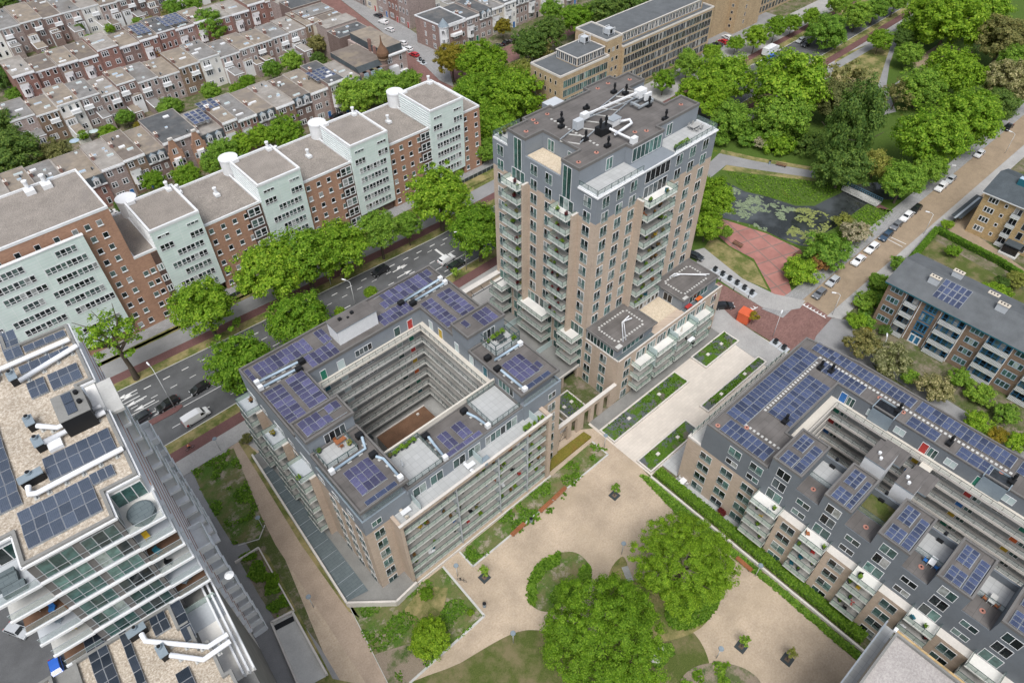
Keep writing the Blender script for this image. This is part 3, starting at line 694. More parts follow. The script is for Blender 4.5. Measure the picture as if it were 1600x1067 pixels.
lilies('water_lilies', [(1130, 286), (1165, 302), (1200, 310), (1240, 324), (1250, 340), (1225, 345), (1185, 330), (1165, 345), (1200, 355), (1197, 362), (1150, 346), (1112, 325)], 4200, 'lily', .17)
lilies('water_lilies', [(1240, 325), (1270, 326), (1310, 342), (1290, 362), (1262, 384), (1222, 372), (1240, 350)], 2000, 'lily_yellow', .18)
sheet('plaza', pxs([(1113, 343), (1127, 342), (1200, 366), (1252, 391), (1250, 400), (1224, 412), (1240, 466), (1200, 470), (1205, 455), (1178, 405), (1140, 385), (1115, 362)]), 'red_plaza', .05)
sheet('dry_grass', pxs([(1100, 388), (1112, 368), (1142, 388), (1178, 410), (1200, 452), (1160, 436)]), 'lawn_dry', .045)
yk0, yk1 = 45.2, 38.3
sheet('street', [(126.5, yk0-.3), (420, 46), (420, 38), (126.5, yk1)], 'yellow_street', .025)
sheet('pavement', [(118, 49.5), (126.5, 48.3), (420, 48.6), (420, 46), (126.5, yk0-.3), (119, 44.6)], 'grey_setts', .11, th=.10)
sheet('pavement', [(126.5, yk1), (420, 38), (420, 35.3), (128, 35.6)], 'pavement', .11, th=.10)
sheet('street', pxs([(1122, 440), (1190, 480), (1228, 488), (1262, 472), (1300, 497), (1275, 525), (1262, 560), (1215, 540), (1142, 495), (1110, 460)]), 'brick_street', .03)
sheet('street', pxs([(1300, 497), (1330, 500), (1345, 540), (1370, 580), (1300, 560), (1262, 560), (1275, 525)]), 'asphalt_light', .026)
sheet('back_lane', pxs([(1330, 545), (1395, 590), (1480, 650), (1600, 730), (1600, 700), (1480, 625), (1400, 570), (1345, 530)]), 'asphalt_light', .028)
sheet('pavement', pxs([(1084, 392), (1100, 388), (1160, 436), (1210, 460), (1258, 470), (1250, 482), (1222, 487), (1190, 480), (1145, 452), (1090, 415)]), 'pavement', .12, th=.11)
sheet('pavement', pxs([(1085, 440), (1108, 462), (1145, 497), (1215, 545), (1240, 558), (1200, 575), (1150, 540), (1100, 505)]), 'pavement', .13, th=.12)
mk2 = MB()
def tri_row(a, b, n, flip=1):
 a = at(*a); b = at(*b); d = (b-a)/n; nn = Vector((-d.y, d.x, 0)).normalized()*flip*.9
 w = Vector((-d.y, d.x, 0)).normalized()*.12
 for v in ((a-w, b-w, b+w, a+w),): mk2.face([(p.x, p.y, .045) for p in v], 'road_white')
 for i in range(n):
  p = a+d*i; mk2.face([(p.x, p.y, .047), ((p+d*.55).x, (p+d*.55).y, .047), ((p+d*.27+nn).x, (p+d*.27+nn).y, .047)], 'road_white')
tri_row((1254, 476), (1290, 497), 7); tri_row((1166, 489), (1184, 480), 4)
for a, b in (((1387, 374), (1410, 386)), ((1392, 371), (1416, 382))):
 a, b = at(*a), at(*b); d = (b-a).normalized(); w = Vector((-d.y, d.x, 0))*.1; mk2.face([(p.x, p.y, .04) for p in (a-w, b-w, b+w, a+w)], 'road_white')
put('road_markings', mk2, kind='structure')
# H / G gardens
sheet('footpath', pxs([(1480, 360), (1500, 335), (1530, 300), (1545, 290), (1515, 360), (1600, 420), (1600, 438), (1500, 372)]), 'yellow_street', .02)
sheet('lawn', pxs([(1425, 400), (1460, 375), (1600, 455), (1600, 480), (1450, 400)]), 'lawn', .02)
# ---- promenade between the tower and the right block
sheet('promenade', [(65.7, 37.4), (65.7, 53.3), (105.6, 53.3), (110.5, 48), (110.5, 37.4)], 'promenade', .06, th=.06)
sheet('terrace_paving', [(69.0, 34.2), (69.0, 37.6), (104, 37.6), (104, 34.2)], 'terrace_tile', .075)
sheet('terrace_paving', [(66.2, 50.9), (66.2, 53.4), (106, 53.4), (106, 50.9)], 'deck_grey', .075)
def planter(label, x0, y0, x1, y1, h=.55):
 r = empty('planter', ((x0+x1)/2, (y0+y1)/2, .06), 0, label, 'planter', 'raised planters along the promenade')
 w = .28; mb = MB()
 mb.box(x0, y0, .06, x1, y0+w, h, 'coping'); mb.box(x0, y1-w, .06, x1, y1, h, 'coping'); mb.box(x0, y0+w, .06, x0+w, y1-w, h, 'coping'); mb.box(x1-w, y0+w, .06, x1, y1-w, h, 'coping')
 put('edging', mb, r); s = MB(); s.box(x0+w, y0+w, .1, x1-w, y1-w, h-.1, 'green_roof'); put('planting', s, r)
 # tufts
 t = MB(); q = random.Random(int(x0*7))
 for _ in range(int((x1-x0)*(y1-y0)*4)):
  x = q.uniform(x0+w, x1-w); y = q.uniform(y0+w, y1-w)
  from mathutils import noise as nz
  if nz.noise(Vector((x*.22, y*.22, 5))) < -.05: continue
  for _k in range(2):
   a = q.random()*6.3; d = Vector((math.cos(a), math.sin(a), 0))*.16; e = Vector((q.uniform(-.12, .12), q.uniform(-.12, .12), q.uniform(.12, .3)))
   b = Vector((x, y, h-.1)); t.face([b-d, b+d, b+d*.5+e, b-d*.5+e], 'hedge_leaf')
 o = put('foliage', t, r); o['kind'] = 'stuff'
 lb = MB()
 for k in range(2): xx = x0+(x1-x0)*(.28+.4*k); yy = (y0+y1)/2; lb.box(xx-.35, yy-.3, h-.1, xx+.35, yy+.3, h+.12, 'coping')
 put('hatch', lb, r)
planter('long raised planter beside the tower apartments on the cream promenade', 66.0, 46.7, 88.5, 50.6)
planter('raised planter at the street end of the cream promenade', 94.1, 46.7, 105.6, 50.8)
planter('raised planter at the sand court corner of the promenade below the right block', 66.0, 37.7, 80.3, 41.2)
planter('narrow raised planter beside the glass railings of the right block', 85.0, 39.2, 104.8, 41.4)
planter('small green bed behind the brick gate wall near the timber deck', 57.6, 55.2, 62.6, 61.4)
planter('planting bed under the timber deck beside the tower pavilion path', 63.6, 56.4, 68.6, 62.0, .5)
# ---- sand court and lawns (photo pixels on the ground)
sheet('sand_court', pxs([(360, 690), (372, 684), (420, 715), (940, 668), (1016, 745), (1349, 1022), (1420, 1100), (1300, 1200), (600, 1250), (440, 860)]), 'sand', .012)
sheet('clay_path', pxs([(352, 694), (385, 688), (640, 1110), (600, 1110), (430, 850)]), 'clay_path', .018)
sheet('pavement', pxs([(268, 745), (300, 735), (350, 800), (420, 900), (500, 1010), (560, 1110), (420, 1110), (325, 905), (260, 790)]), 'asphalt_light', .014)
sheet('lawn', pxs([(300, 735), (322, 722), (365, 700), (412, 815), (405, 840), (365, 852), (345, 820), (318, 775)]), 'lawn_weedy', .03)
sheet('lawn', pxs([(388, 695), (400, 706), (545, 938), (562, 965), (545, 955), (470, 850), (400, 735), (372, 690)]), 'lawn_dry', .03)
sheet('lawn', pxs([(405, 860), (418, 866), (520, 1060), (555, 1067), (565, 1110), (505, 1110), (480, 1020), (430, 930)]), 'lawn_dry', .028)
sheet('planting_bed', pxs([(372, 872), (402, 858), (456, 950), (430, 968), (405, 930)]), 'soil_bed', .034)
sheet('lawn', pxs([(543, 943), (620, 942), (692, 885), (757, 962), (640, 1067), (606, 1067)]), 'lawn_weedy', .03)
sheet('dry_patch', pxs([(585, 1022), (640, 1005), (675, 1030), (640, 1067), (606, 1067)]), 'soil_bed', .036)
sheet('dry_patch', pxs([(632, 952), (660, 915), (700, 918), (690, 965), (648, 985)]), 'lawn_dry', .035)
sheet('planting_bed', pxs([(718, 862), (739, 884), (949, 710), (925, 690), (860, 745), (800, 795)]), 'lawn_weedy', .032)
sheet('green_roof_strip', pxs([(858, 738), (862, 714), (912, 676), (924, 684)]), 'sedum', .40, th=.36)
ed = MB()
def edge(p, w=.16, z=.1, m='concrete_light', closed=False):
 P = [at(*q) for q in p];
 for a, b in zip(P, P[1:]+([P[0]] if closed else [])): ed.bar((a.x, a.y, 0), (b.x, b.y, 0), w, z, m)
edge([(692, 885), (757, 962), (640, 1067)], .35); edge([(718, 862), (739, 885), (950, 710), (925, 690)], .3)
edge([(372, 852), (405, 842), (414, 820)], .15); edge([(545, 945), (606, 1067)], .1, .06)
put('kerb', ed, kind='structure')
def blob(name, pts, m, z, n=5): return sheet(name, smooth_px(pts, n), m, z)
def smooth_px(pts, n=5):
 P = [at(*p) for p in pts]; out = []; k = len(P)
 for i in range(k):
  a, b, c, d = P[i-1], P[i], P[(i+1) % k], P[(i+2) % k]
  for j in range(n):
   t = j/n; out.append(tuple((.5*((2*b)+(c-a)*t+(2*a-5*b+4*c-d)*t*t+(3*b-a-3*c+d)*t**3))[:2]))
 return out
blob('lawn', [(640, 1085), (720, 1035), (800, 990), (850, 985), (920, 1000), (1000, 980), (1075, 982), (1108, 1035), (1090, 1067), (1010, 1120)], 'lawn', .02)
blob('lawn', [(950, 905), (970, 870), (980, 880), (985, 905), (1040, 905), (1120, 930), (1080, 990), (960, 1000)], 'lawn_dry', .022)
K1 = [(825, 918), (835, 890), (860, 868), (895, 862), (918, 878), (922, 905), (905, 930), (860, 955), (830, 945)]
K2 = [(1050, 980), (1040, 955), (1060, 925), (1100, 895), (1120, 905), (1123, 940), (1105, 968), (1075, 982)]
K3 = [(1062, 1067), (1085, 1042), (1125, 1035), (1165, 1045), (1190, 1070), (1180, 1110), (1070, 1110)]
for kk in (K1, K2, K3): blob('planting_bed', kk, 'soil_bed' if kk is K3 else 'lawn_weedy', .04)
def tufts(nm, poly, n, m, label, h=.35, w=.16, z=.04, thr=-.1, seed=1, sc=.4, smooth=True):
 P = [Vector(p) for p in (smooth_px(poly) if smooth else pxs(poly))]; q = random.Random(seed); mb = MB(); from mathutils import noise as nz
 xs = [p.x for p in P]; ys = [p.y for p in P]; k = 0
 while k < n:
  k += 1; x = q.uniform(min(xs), max(xs)); y = q.uniform(min(ys), max(ys)); c = False; j = len(P)-1
  for i in range(len(P)):
   if (P[i].y > y) != (P[j].y > y) and x < (P[j].x-P[i].x)*(y-P[i].y)/(P[j].y-P[i].y)+P[i].x: c = not c
   j = i
  if not c or nz.noise(Vector((x*sc, y*sc, seed))) < thr: continue
  for _ in range(3):
   a = q.random()*6.3; d = Vector((math.cos(a), math.sin(a), 0))*w*q.uniform(.6, 1.3); e = Vector((-d.y, d.x, w*q.uniform(.2, .9)))*1.3; b = Vector((x+q.uniform(-w, w), y+q.uniform(-w, w), z+h*q.random()*.7))
   mb.face([b-d, b+d, b+d*.6+e, b-d*.6+e], m)
 return tag(put(nm, mb, kind='stuff'), label, 'plants')
tufts('ground_cover', K1, 2600, 'hedge_leaf', 'leafy ground cover in the oval bed left of the big trees', .2, .2, thr=.02, seed=2, sc=.22)
tufts('ground_cover', K2, 2600, 'hedge_leaf', 'clipped ground cover in the bed right of the big trees', .2, .16, thr=-.5, seed=3)
tufts('ground_cover', K3, 1800, 'hedge_leaf', 'patchy ground cover in the bed at the bottom edge of the sand court', .25, .18, thr=.05, seed=4)
tufts('ground_cover', [(543, 943), (620, 942), (692, 885), (757, 962), (640, 1067), (606, 1067)], 3500, 'hedge_leaf', 'weeds growing over the lawn in front of the courtyard block', .12, .13, thr=.1, seed=5, sc=.25, smooth=False)
tufts('ground_cover', [(720, 865), (738, 880), (862, 800), (948, 702), (925, 692), (860, 745), (800, 795)], 2600, 'hedge_leaf', 'perennials in the strip between the courtyard block and the sand', .22, .15, thr=.05, seed=6, smooth=False)
tufts('ground_cover', [(372, 872), (402, 858), (456, 950), (430, 968), (405, 930)], 1600, 'hedge_leaf', 'bushy plants in the bed above the garage ramp', .35, .2, thr=.02, seed=7, smooth=False)
tufts('ground_cover', [(300, 735), (365, 700), (412, 815), (365, 852), (345, 820), (318, 775)], 2600, 'hedge_leaf', 'weeds on the lawn beside the clay path', .15, .15, thr=.1, seed=8, sc=.3, smooth=False)
# far bank meadow, G gardens
tufts('ground_cover', [(1130, 268), (1180, 274), (1275, 284), (1320, 292), (1286, 314), (1243, 320), (1165, 298)], 1800, 'hedge_leaf', 'tall waterside grass on the bank of the park pond', .2, .16, thr=-.6, seed=9, smooth=False)
tufts('ground_cover', [(1320, 345), (1350, 322), (1398, 330), (1330, 400), (1285, 405)], 1200, 'hedge_leaf', 'rough grass between the pond and the yellow street', .2, .16, thr=-.5, seed=10, smooth=False)
tufts('ground_cover', [(1340, 490), (1365, 430), (1395, 440), (1360, 520)], 1800, 'leaf_mid', 'mixed shrubs on the verge at the head of the brown apartment block', .9, .3, thr=-.3, seed=11, smooth=False)
# mini wall, hedge, cream kerb by the right block
hd = empty('hedge', (66.9, 16, 0), 0, 'long clipped green hedge along the right apartment block', 'hedge')
hm = MB(); hm.box(66.1, -3.6, 0, 67.7, 36.9, 1.15, 'leaf_dark'); put('core', hm, hd)
hb = MB(); q = random.Random(5)
for _ in range(9000):
 x = q.uniform(65.95, 67.85); y = q.uniform(-3.7, 37); z = q.uniform(.2, 1.35) if x < 66.2 or x > 67.6 else q.uniform(1.05, 1.4)
 a = q.random()*6.3; d = Vector((math.cos(a), math.sin(a), q.uniform(-.4, .4)))*.14; e = Vector((-math.sin(a), math.cos(a), q.uniform(-.3, .8)))*.12; b = Vector((x, y, z)); hb.face([b-d, b-e, b+d, b+e], 'hedge_leaf')
put('foliage', hb, hd)
cw_ = MB(); cw_.box(65.15, -5.2, 0, 65.5, 37.2, .55, 'coping'); tag(put('garden_wall', cw_), 'low cream wall between the hedge and the sand court', 'wall')
tufts('ground_cover', [(1000, 742), (1015, 748), (1150, 862), (1346, 1024), (1338, 1030), (1200, 912), (1060, 806)], 5200, 'leaf_mid', 'dark grass strip along the low cream wall', .2, .18, thr=-.9, seed=12, smooth=False)
sheet('lawn', pxs([(1002, 742), (1016, 747), (1349, 1022), (1338, 1032), (1200, 912), (1060, 806)]), 'lawn', .03)
sheet('terrace_paving', [(67.7, -12), (67.7, 34), (69.4, 34), (69.4, -12)], 'terrace_tile', .04)

# ================================================================ COURTYARD BLOCK
L = [2.95*i for i in range(20)]
FW2 = win(1.7, 2.15, 2, 'pane', rail=.95); FW2t = win(1.7, 2.15, 2, 'pane_teal', rail=.95); WS = win(1.7, 1.35, 2, 'pane'); GD = win(2.4, 2.2, 2, 'pane_teal'); GD4 = win(4.2, 2.1, 4, 'pane')
def cladding_cols(seed):
 return random.Random(seed)
A = empty('apartment_block', (36.5, 69, 0), 0, 'square courtyard block of pale brick and grey render with purple solar panels', 'apartment building')
def brickgrey(parent, x0, y0, x1, y1, zb, zt, low='brick_pink', up='render_grey'):
 mb = MB(); mb.box(x0, y0, 0, x1, y1, zb, low, bottom=False); put('wall', mb, parent)
 if zt > zb: mb = MB(); mb.box(x0, y0, zb, x1, y1, zt, up, bottom=False); put('upper_wall', mb, parent)
brickgrey(A, 17, 79.8, 56.3, 88, 17.7, 23.8)
brickgrey(A, 48, 52.3, 56.3, 79.8, 17.7, 20.65)
brickgrey(A, 17, 52.3, 25, 79.8, 17.7, 20.65)
brickgrey(A, 25, 52.6, 48, 59.8, 17.7, 20.65)
mb = MB()
mb.box(17.002, 65.2, 20.65, 25, 79.8, 23.8, 'render_grey'); mb.box(48, 65.7, 20.65, 56.298, 79.8, 23.8, 'render_grey')
mb.box(18.2, 53.4, 20.65, 24.4, 65.2, 23.6, 'render_grey'); mb.box(48.2, 53.6, 20.65, 55.2, 65.7, 23.6, 'render_grey')
mb.box(17.2, 65.4, 23.8, 25.0, 69.8, 26.7, 'render_grey'); mb.box(47.8, 65.8, 23.8, 55.7, 70.2, 26.7, 'render_grey')
put('penthouse_wall', mb, A)
roofed('roof', A, [(17, 69.9), (17, 88), (56.2, 88), (56.2, 70.3), (47.9, 70.3), (47.9, 79.7), (25.1, 79.7), (25.1, 69.9)], 23.9, 'roof_felt')
roofed('roof', A, [(17, 52), (25.2, 52), (25.2, 65.2), (17, 65.2)], 23.9, 'roof_felt', out=.05)
roofed('roof', A, [(47.5, 52.4), (55.8, 52.4), (55.8, 65.7), (47.5, 65.7)], 23.9, 'roof_felt', out=.05)
roofed('roof', A, [(17, 65.2), (25.2, 65.2), (25.2, 69.8), (17, 69.8)], 26.9, 'roof_felt', out=.06)
roofed('roof', A, [(47.6, 65.7), (55.8, 65.7), (55.8, 70.2), (47.6, 70.2)], 26.9, 'roof_felt', out=.06)
# low parapet ledges under the overhanging corner pavilions
mb = MB()
for x0, x1 in ((17, 24.6), (48, 56.3)):
 mb.box(x0, 52.3, 20.65, x1, 52.55, 21.3, 'render_grey', top='zinc')
mb.box(17, 52.55, 20.65, 17.25, 65, 21.3, 'render_grey', top='zinc'); mb.box(56.05, 52.55, 20.65, 56.3, 65, 21.3, 'render_grey', top='zinc')
put('parapet', mb, A)
gl = MB()
for i in range(9): x = 17.6+.75*i; gl.box(x, 52.7, 21.3, x+.7, 52.74, 22.3, 'rail_clear')
for i in range(9): y = 53.2+1.25*i; gl.box(17.4, y, 21.3, 17.44, y+1.15, 22.3, 'rail_clear')
for i in range(9): x = 48.3+.8*i; gl.box(x, 52.7, 21.3, x+.75, 52.74, 22.3, 'rail_clear')
put('glass_railing', gl, A)
# stair head in white
sh = MB(); sh.box(32.5, 81.6, 23.9, 40.3, 84.9, 26.9, 'white_paint'); sh.box(32.4, 81.5, 26.9, 40.4, 85.0, 27.05, 'zinc', top='roof_felt'); put('stair_head', sh, A)
sv = MB()
for x in (34.2, 36.6): sv.box(x, 83.6, 27.05, x+.55, 84.1, 27.45, 'black')
sv.box(35.6, 83.2, 27.05, 35.95, 83.5, 27.3, 'black'); put('roof_vent', sv, A)
# south-east wing roof
roofed('roof', A, [(25, 52.7), (48, 52.7), (48, 59.7), (25, 59.7)], 20.72, 'roof_felt', ph=.2)
mb = MB(); mb.box(25, 59.6, 20.6, 48, 59.9, 21.9, 'cream'); mb.box(24.9, 59.9, 20.6, 25.2, 69.9, 21.9, 'cream'); put('court_parapet', mb, A)
for x0, x1 in ((25.6, 31.9), (41.8, 47.6)):
 mb = MB(); mb.box(x0, 53.2, 20.8, x1, 59.2, 20.86, 'terrace_tile'); t_ = put('roof_terrace', mb, A)
 gr = MB()
 for a, b in (((x0, 53.1), (x1, 53.1)), ((x0, 59.3), (x1, 59.3)), ((x0 if x0 > 40 else x1, 53.1), (x0 if x0 > 40 else x1, 59.3))):
  gr.bar((*a, 20.9), (*b, 20.9), .03, 1.05, 'rail_clear'); gr.bar((*a, 21.95), (*b, 21.95), .07, .05, 'rail_post')
  for i in range(6):
   p = Vector(a).lerp(Vector(b), i/5); gr.box(p.x-.03, p.y-.03, 20.8, p.x+.03, p.y+.03, 22, 'rail_post')
 put('glass_railing', gr, t_)
# terraces on W and E pavilion roofs
for nm, x0, y0, x1, y1 in (('roof_terrace', 17.7, 61.4, 22.9, 65.1), ('roof_terrace', 50.3, 61.8, 55.5, 65.6)):
 mb = MB(); mb.box(x0, y0, 23.92, x1, y1, 24.0, 'terrace_tile'); t_ = put(nm, mb, A); gr = MB()
 for a, b in (((x0, y0), (x1, y0)), ((x0, y0), (x0, y1)), ((x1, y0), (x1, y1))):
  gr.bar((*a, 24.05), (*b, 24.05), .03, 1.0, 'rail_clear'); gr.bar((*a, 25.05), (*b, 25.05), .09, .07, 'rail_post')
  for i in range(4): p = Vector(a).lerp(Vector(b), i/3); gr.box(p.x-.05, p.y-.05, 23.95, p.x+.05, p.y+.05, 25.1, 'rail_post')
 if x0 > 40:
  for p in ((x0, y0), (x1, y0)): gr.box(p[0]-.06, p[1]-.06, 24, p[0]+.06, p[1]+.06, 26.4, 'rail_post')
  for a, b in (((x0, y0), (x1, y0)), ((x0, y0), (x0, y1)), ((x1, y0), (x1, y1))): gr.bar((*a, 26.3), (*b, 26.3), .1, .12, 'rail_post')
 put('glass_railing', gr, t_)
# courtyard: inner walls, galleries, floor
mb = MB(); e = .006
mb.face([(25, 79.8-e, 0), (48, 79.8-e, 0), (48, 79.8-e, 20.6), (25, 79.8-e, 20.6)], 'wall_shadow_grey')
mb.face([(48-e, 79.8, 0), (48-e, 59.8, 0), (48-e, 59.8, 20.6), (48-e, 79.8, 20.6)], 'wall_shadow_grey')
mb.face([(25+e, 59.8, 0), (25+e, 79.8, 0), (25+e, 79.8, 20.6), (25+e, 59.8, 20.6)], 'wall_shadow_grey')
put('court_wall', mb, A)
its = []
DC = ['red_paint', 'teal_paint', 'green_paint', 'orange_paint', 'yellow_paint', 'red_paint', 'green_paint']
for k in range(1, 8):
 z = L[k]; gm = MB(); fl = 'cream' if k == 7 else 'balc_floor'
 gm.box(25, 78.4, z-.22, 48, 79.79, z, 'concrete_light', top=fl); gm.box(46.6, 59.9, z-.22, 47.99, 78.4, z, 'concrete_light', top=fl)
 gm.box(25.01, 59.9, z-.22, 26.2, 78.4, z, 'concrete_light', top=fl)
 gm.box(26.2, 78.30, z-.3, 46.6, 78.4, z+.05, 'concrete_light' if k < 7 else 'cream'); gm.box(46.5, 59.9, z-.3, 46.6, 78.3, z+.05, 'concrete_light' if k < 7 else 'cream')
 go = put('gallery', gm, A); rl = MB()
 for i in range(16): x = 26.2+20.3*i/15; rl.box(x-.025, 78.33, z+.2, x+.025, 78.38, z+1.1, 'dark_metal')
 for i in range(15): y = 60+18.2*i/14; rl.box(46.53, y-.025, z+.2, 46.58, y+.025, z+1.1, 'dark_metal')
 rl.box(26.2, 78.33, z+1.1, 46.6, 78.39, z+1.15, 'dark_metal'); rl.box(46.52, 59.9, z+1.1, 46.58, 78.33, z+1.15, 'dark_metal')
 rl.box(26.2, 78.345, z+.25, 46.5, 78.36, z+1.08, 'rail_clear'); rl.box(46.545, 60, z+.25, 46.56, 78.3, z+1.08, 'rail_clear')
 put('railing', rl, go)
 its += [(door(1.0, 2.1, DC[k % 7]), (45.2 if k < 7 else 45.4, 79.79, z), 0), (win(1.3, 2.1, 1, 'pane_teal'), (42.6, 79.79, z), 0), (door(1.0, 2.1, DC[(k+2) % 7]), (27.6, 79.79, z), 0), (win(1.4, 2.1, 1, 'frost'), (31, 79.79, z), 0),
   (win(3.4, 1.5, 4, 'pane_dark'), (35.6, 79.79, z+.6), 0), (door(1.0, 2.1, DC[(k+4) % 7]), (47.99, 74.2, z), -PI/2), (door(1.0, 2.1, DC[(k+1) % 7]), (47.99, 62.0, z), -PI/2)]
 for y in (77, 69.6, 65.6): its.append((win(1.1, 2.1, 1, 'frost'), (47.99, y, z), -PI/2))
fl = MB(); fl.box(25, 59.9, .02, 48, 79.8, .05, 'concrete'); put('court_floor', fl, A)
cr = MB(); cr.box(32.6, 70.2, .05, 43.6, 76.5, 3.0, 'concrete', top='wood_brown'); cr.box(32.5, 70.1, 3.0, 43.7, 70.3, 3.2, 'coping'); cr.box(32.5, 76.4, 3.0, 43.7, 76.6, 3.2, 'coping'); cr.box(41.2, 75.3, 3.0, 41.7, 75.7, 3.3, 'coping'); put('court_shed', cr, A)
st = MB()
for i in range(17): st.box(27.4+i*.28, 76.8, i*.17, 27.7+i*.28, 78.1, i*.17+.17, 'dark_metal')
put('court_stair', st, A)
# outside windows
for k in range(0, 6):
 z = L[k]+.15
 its += [(FW2 if (k+1) % 3 else FW2t, (19.1, 52.3, z), 0)]
 for y in (54.6, 58.2, 61.8): its.append((FW2, (17, y, z), ROT['W']))
 its += [(FW2, (54.2, 52.3, z), 0)]
 for y in (72.6, 79.6): its.append((win(1.9, 2.1, 2, 'pane'), (17, y, z), ROT['W']))
for y in (56, 60, 64, 68.5, 73, 77.5, 82, 85.5): its.append((WS, (17, y, 18.4), ROT['W']))
its += [(WS, (19.1, 52.3, 18.5), 0), (WS, (54.2, 52.3, 18.5), 0)]
for x in (27, 30.2, 34.6, 37.6, 42, 45.4): its.append((GD if x != 42 else GD4, (x, 52.6, 17.85), 0))
its += [(win(3.6, 2.2, 4, 'pane_dark'), (21.6, 65.4, 23.95), 0), (win(2.6, 2.2, 3, 'pane_dark'), (52.2, 65.8, 23.98), 0), (win(3.6, 2.3, 4, 'pane_teal'), (48.2, 57.0, 20.8), -PI/2), (win(3.0, 2.2, 3, 'pane_teal'), (24.4, 57, 20.8), PI/2)]
place(A, its)
# SE balcony front
mb = MB()
mb.box(21.2, 49.85, 0, 21.75, 52.3, 18.1, 'brick_pink'); mb.box(51.2, 49.85, 0, 51.95, 52.3, 18.1, 'brick_pink'); mb.box(21.75, 49.85, 17.3, 51.2, 50.15, 18.1, 'brick_pink', top='coping')
mb.box(21.75, 50.15, 17.45, 51.2, 52.6, 17.72, 'concrete_light', top='terrace_tile'); put('balcony_front', mb, A)
mb = MB(); mb.box(21.15, 49.75, 18.1, 52.0, 50.2, 18.25, 'coping'); put('coping', mb, A)
its = []
for k in range(0, 6):
 for x0, x1 in ((21.8, 31.7), (31.9, 40.3), (40.5, 46.6), (46.8, 51.1)):
  its.append((balcony(round(x1-x0, 2), 2.35, glass='rail_glass', sides=(0, 0)), ((x0+x1)/2, 52.55, max(.5, L[k])), 0))
place(A, its)
its = []
for k in range(0, 6):
 for x in (23.2, 26.4, 29.6, 33.4, 36.6, 39.4, 42, 45, 48.9): its.append((win(2.3, 2.25, 2, 'pane_dark'), (x, 52.59, L[k]+.05), 0))
place(A, its, 60)
mb = MB()
for x in (31.8, 40.4, 46.7): mb.box(x-.05, 50.0, 0, x+.05, 52.5, 17.4, 'render_light')
put('dividing_screen', mb, A)
# W fins and balconies
mb = MB()
for y in (66.3, 74.75, 83.5): mb.box(15.9, y-.25, 0, 17, y+.15, 17.8, 'brick_pink', top='coping')
put('brick_fin', mb, A)
its = []
for k in range(1, 7):
 for y, w in ((68.5, 4.1), (76.8, 3.9), (85.9, 4.0)): its.append((balcony(w, 2.5, floor='balc_floor' if k < 6 else 'render_light'), (17.0, y, L[k]), ROT['W']))
place(A, its)
its = [(win(3.0, 2.2, 3, 'pane_teal'), (17, y, L[k]+.1), ROT['W']) for k in range(0, 7) for y in (68.5, 76.8, 85.9)]; place(A, its)
# terrace screens on the long terrace
mb = MB()
for x in (25.4, 37.2, 49): mb.box(x-.03, 50.3, 17.75, x+.03, 52.5, 19.6, 'frost')
put('terrace_screen', mb, A)
# plinth terrace
pl = MB(); PL = [(13.6, 90), (11.3, 54), (17.2, 48.9), (21.4, 49.3), (21.2, 52.3), (17, 52.3), (17, 90)]
pl.prism(PL, 0, .9, 'concrete_light', top='deck_grey'); put('terrace_plinth', pl, A)
pl = MB(); pl.prism([(13.35, 86), (11.35, 54.3), (15.0, 53.5), (15.3, 70), (15.0, 86)], .9, .93, 'slate_tile')
for i in range(12):
 y = 55+i*2.7; x = 11.4+.055*(y-54); pl.bar((x, y, .93), (15.0, y, .93), .07, .04, 'steel')
put('terrace_tiling', pl, A)
pl = MB()
W_ = [(13.55, 90), (11.25, 53.9), (17.2, 48.8), (21.5, 49.2), (60, 49.6)]
for a, b in zip(W_[:4], W_[1:4]): pl.bar((*a, 0), (*b, 0), .34, 1.5, 'coping')
pl.bar((21.5, 49.45, 0), (52.0, 49.6, 0), .2, .5, 'coping'); put('plinth_wall', pl, A)

PVP = 'purple-blue solar array '
solar(PVP+'nine columns long at the street edge of the courtyard block', 19, 83.8, 28.6, 87.2, 23.95, 'pv_purple', 1.05, 1.7)
solar(PVP+'just left of the white stair head', 30.5, 83.7, 32.2, 87.2, 23.95, 'pv_purple', .85, 1.7)
solar(PVP+'at the far left corner of the courtyard block roof', 17.5, 83.9, 18.3, 87.2, 23.95, 'pv_purple', .8, 1.65)
solar(PVP+'in front of the white stair head above the court', 26.3, 80.1, 31.6, 83.3, 23.95, 'pv_purple', 1.05, 1.6)
solar(PVP+'in the outer column of the left wing', 17.6, 72.1, 20.7, 80.8, 23.95, 'pv_purple', 1.55, 1.08, tilt='y')
solar(PVP+'in the inner column of the left wing', 21.5, 73, 24.7, 80.8, 23.95, 'pv_purple', 1.55, 1.08, tilt='y')
solar(PVP+'along the street edge right of the white stair head', 43.2, 83.8, 55.2, 87.4, 23.95, 'pv_purple', 1.05, 1.75, skip=((10, 0), (0, 1)))
solar(PVP+'above the red door in the court', 40.6, 80.2, 47.0, 83.1, 23.95, 'pv_purple', 1.05, 1.45)
solar(PVP+'in the inner column of the far right wing', 48.5, 72.6, 51.0, 80.4, 23.95, 'pv_purple', 1.25, 1.1, tilt='y')
solar(PVP+'in the outer column of the far right wing', 52.1, 72.6, 55.1, 80.4, 23.95, 'pv_purple', 1.5, 1.1, tilt='y')
solar(PVP+'on the raised box over the right wing', 51.5, 65.9, 54.7, 69.5, 27.0, 'pv_purple', 1.05, 1.7)
solar(PVP+'of a single panel on the raised box over the right wing', 49.0, 67.8, 50.0, 69.4, 27.0, 'pv_purple', 1, 1.6)
solar(PVP+'of four columns on the right corner pavilion', 49.5, 54.6, 53.6, 59.6, 23.95, 'pv_purple', 1.03, 1.67)
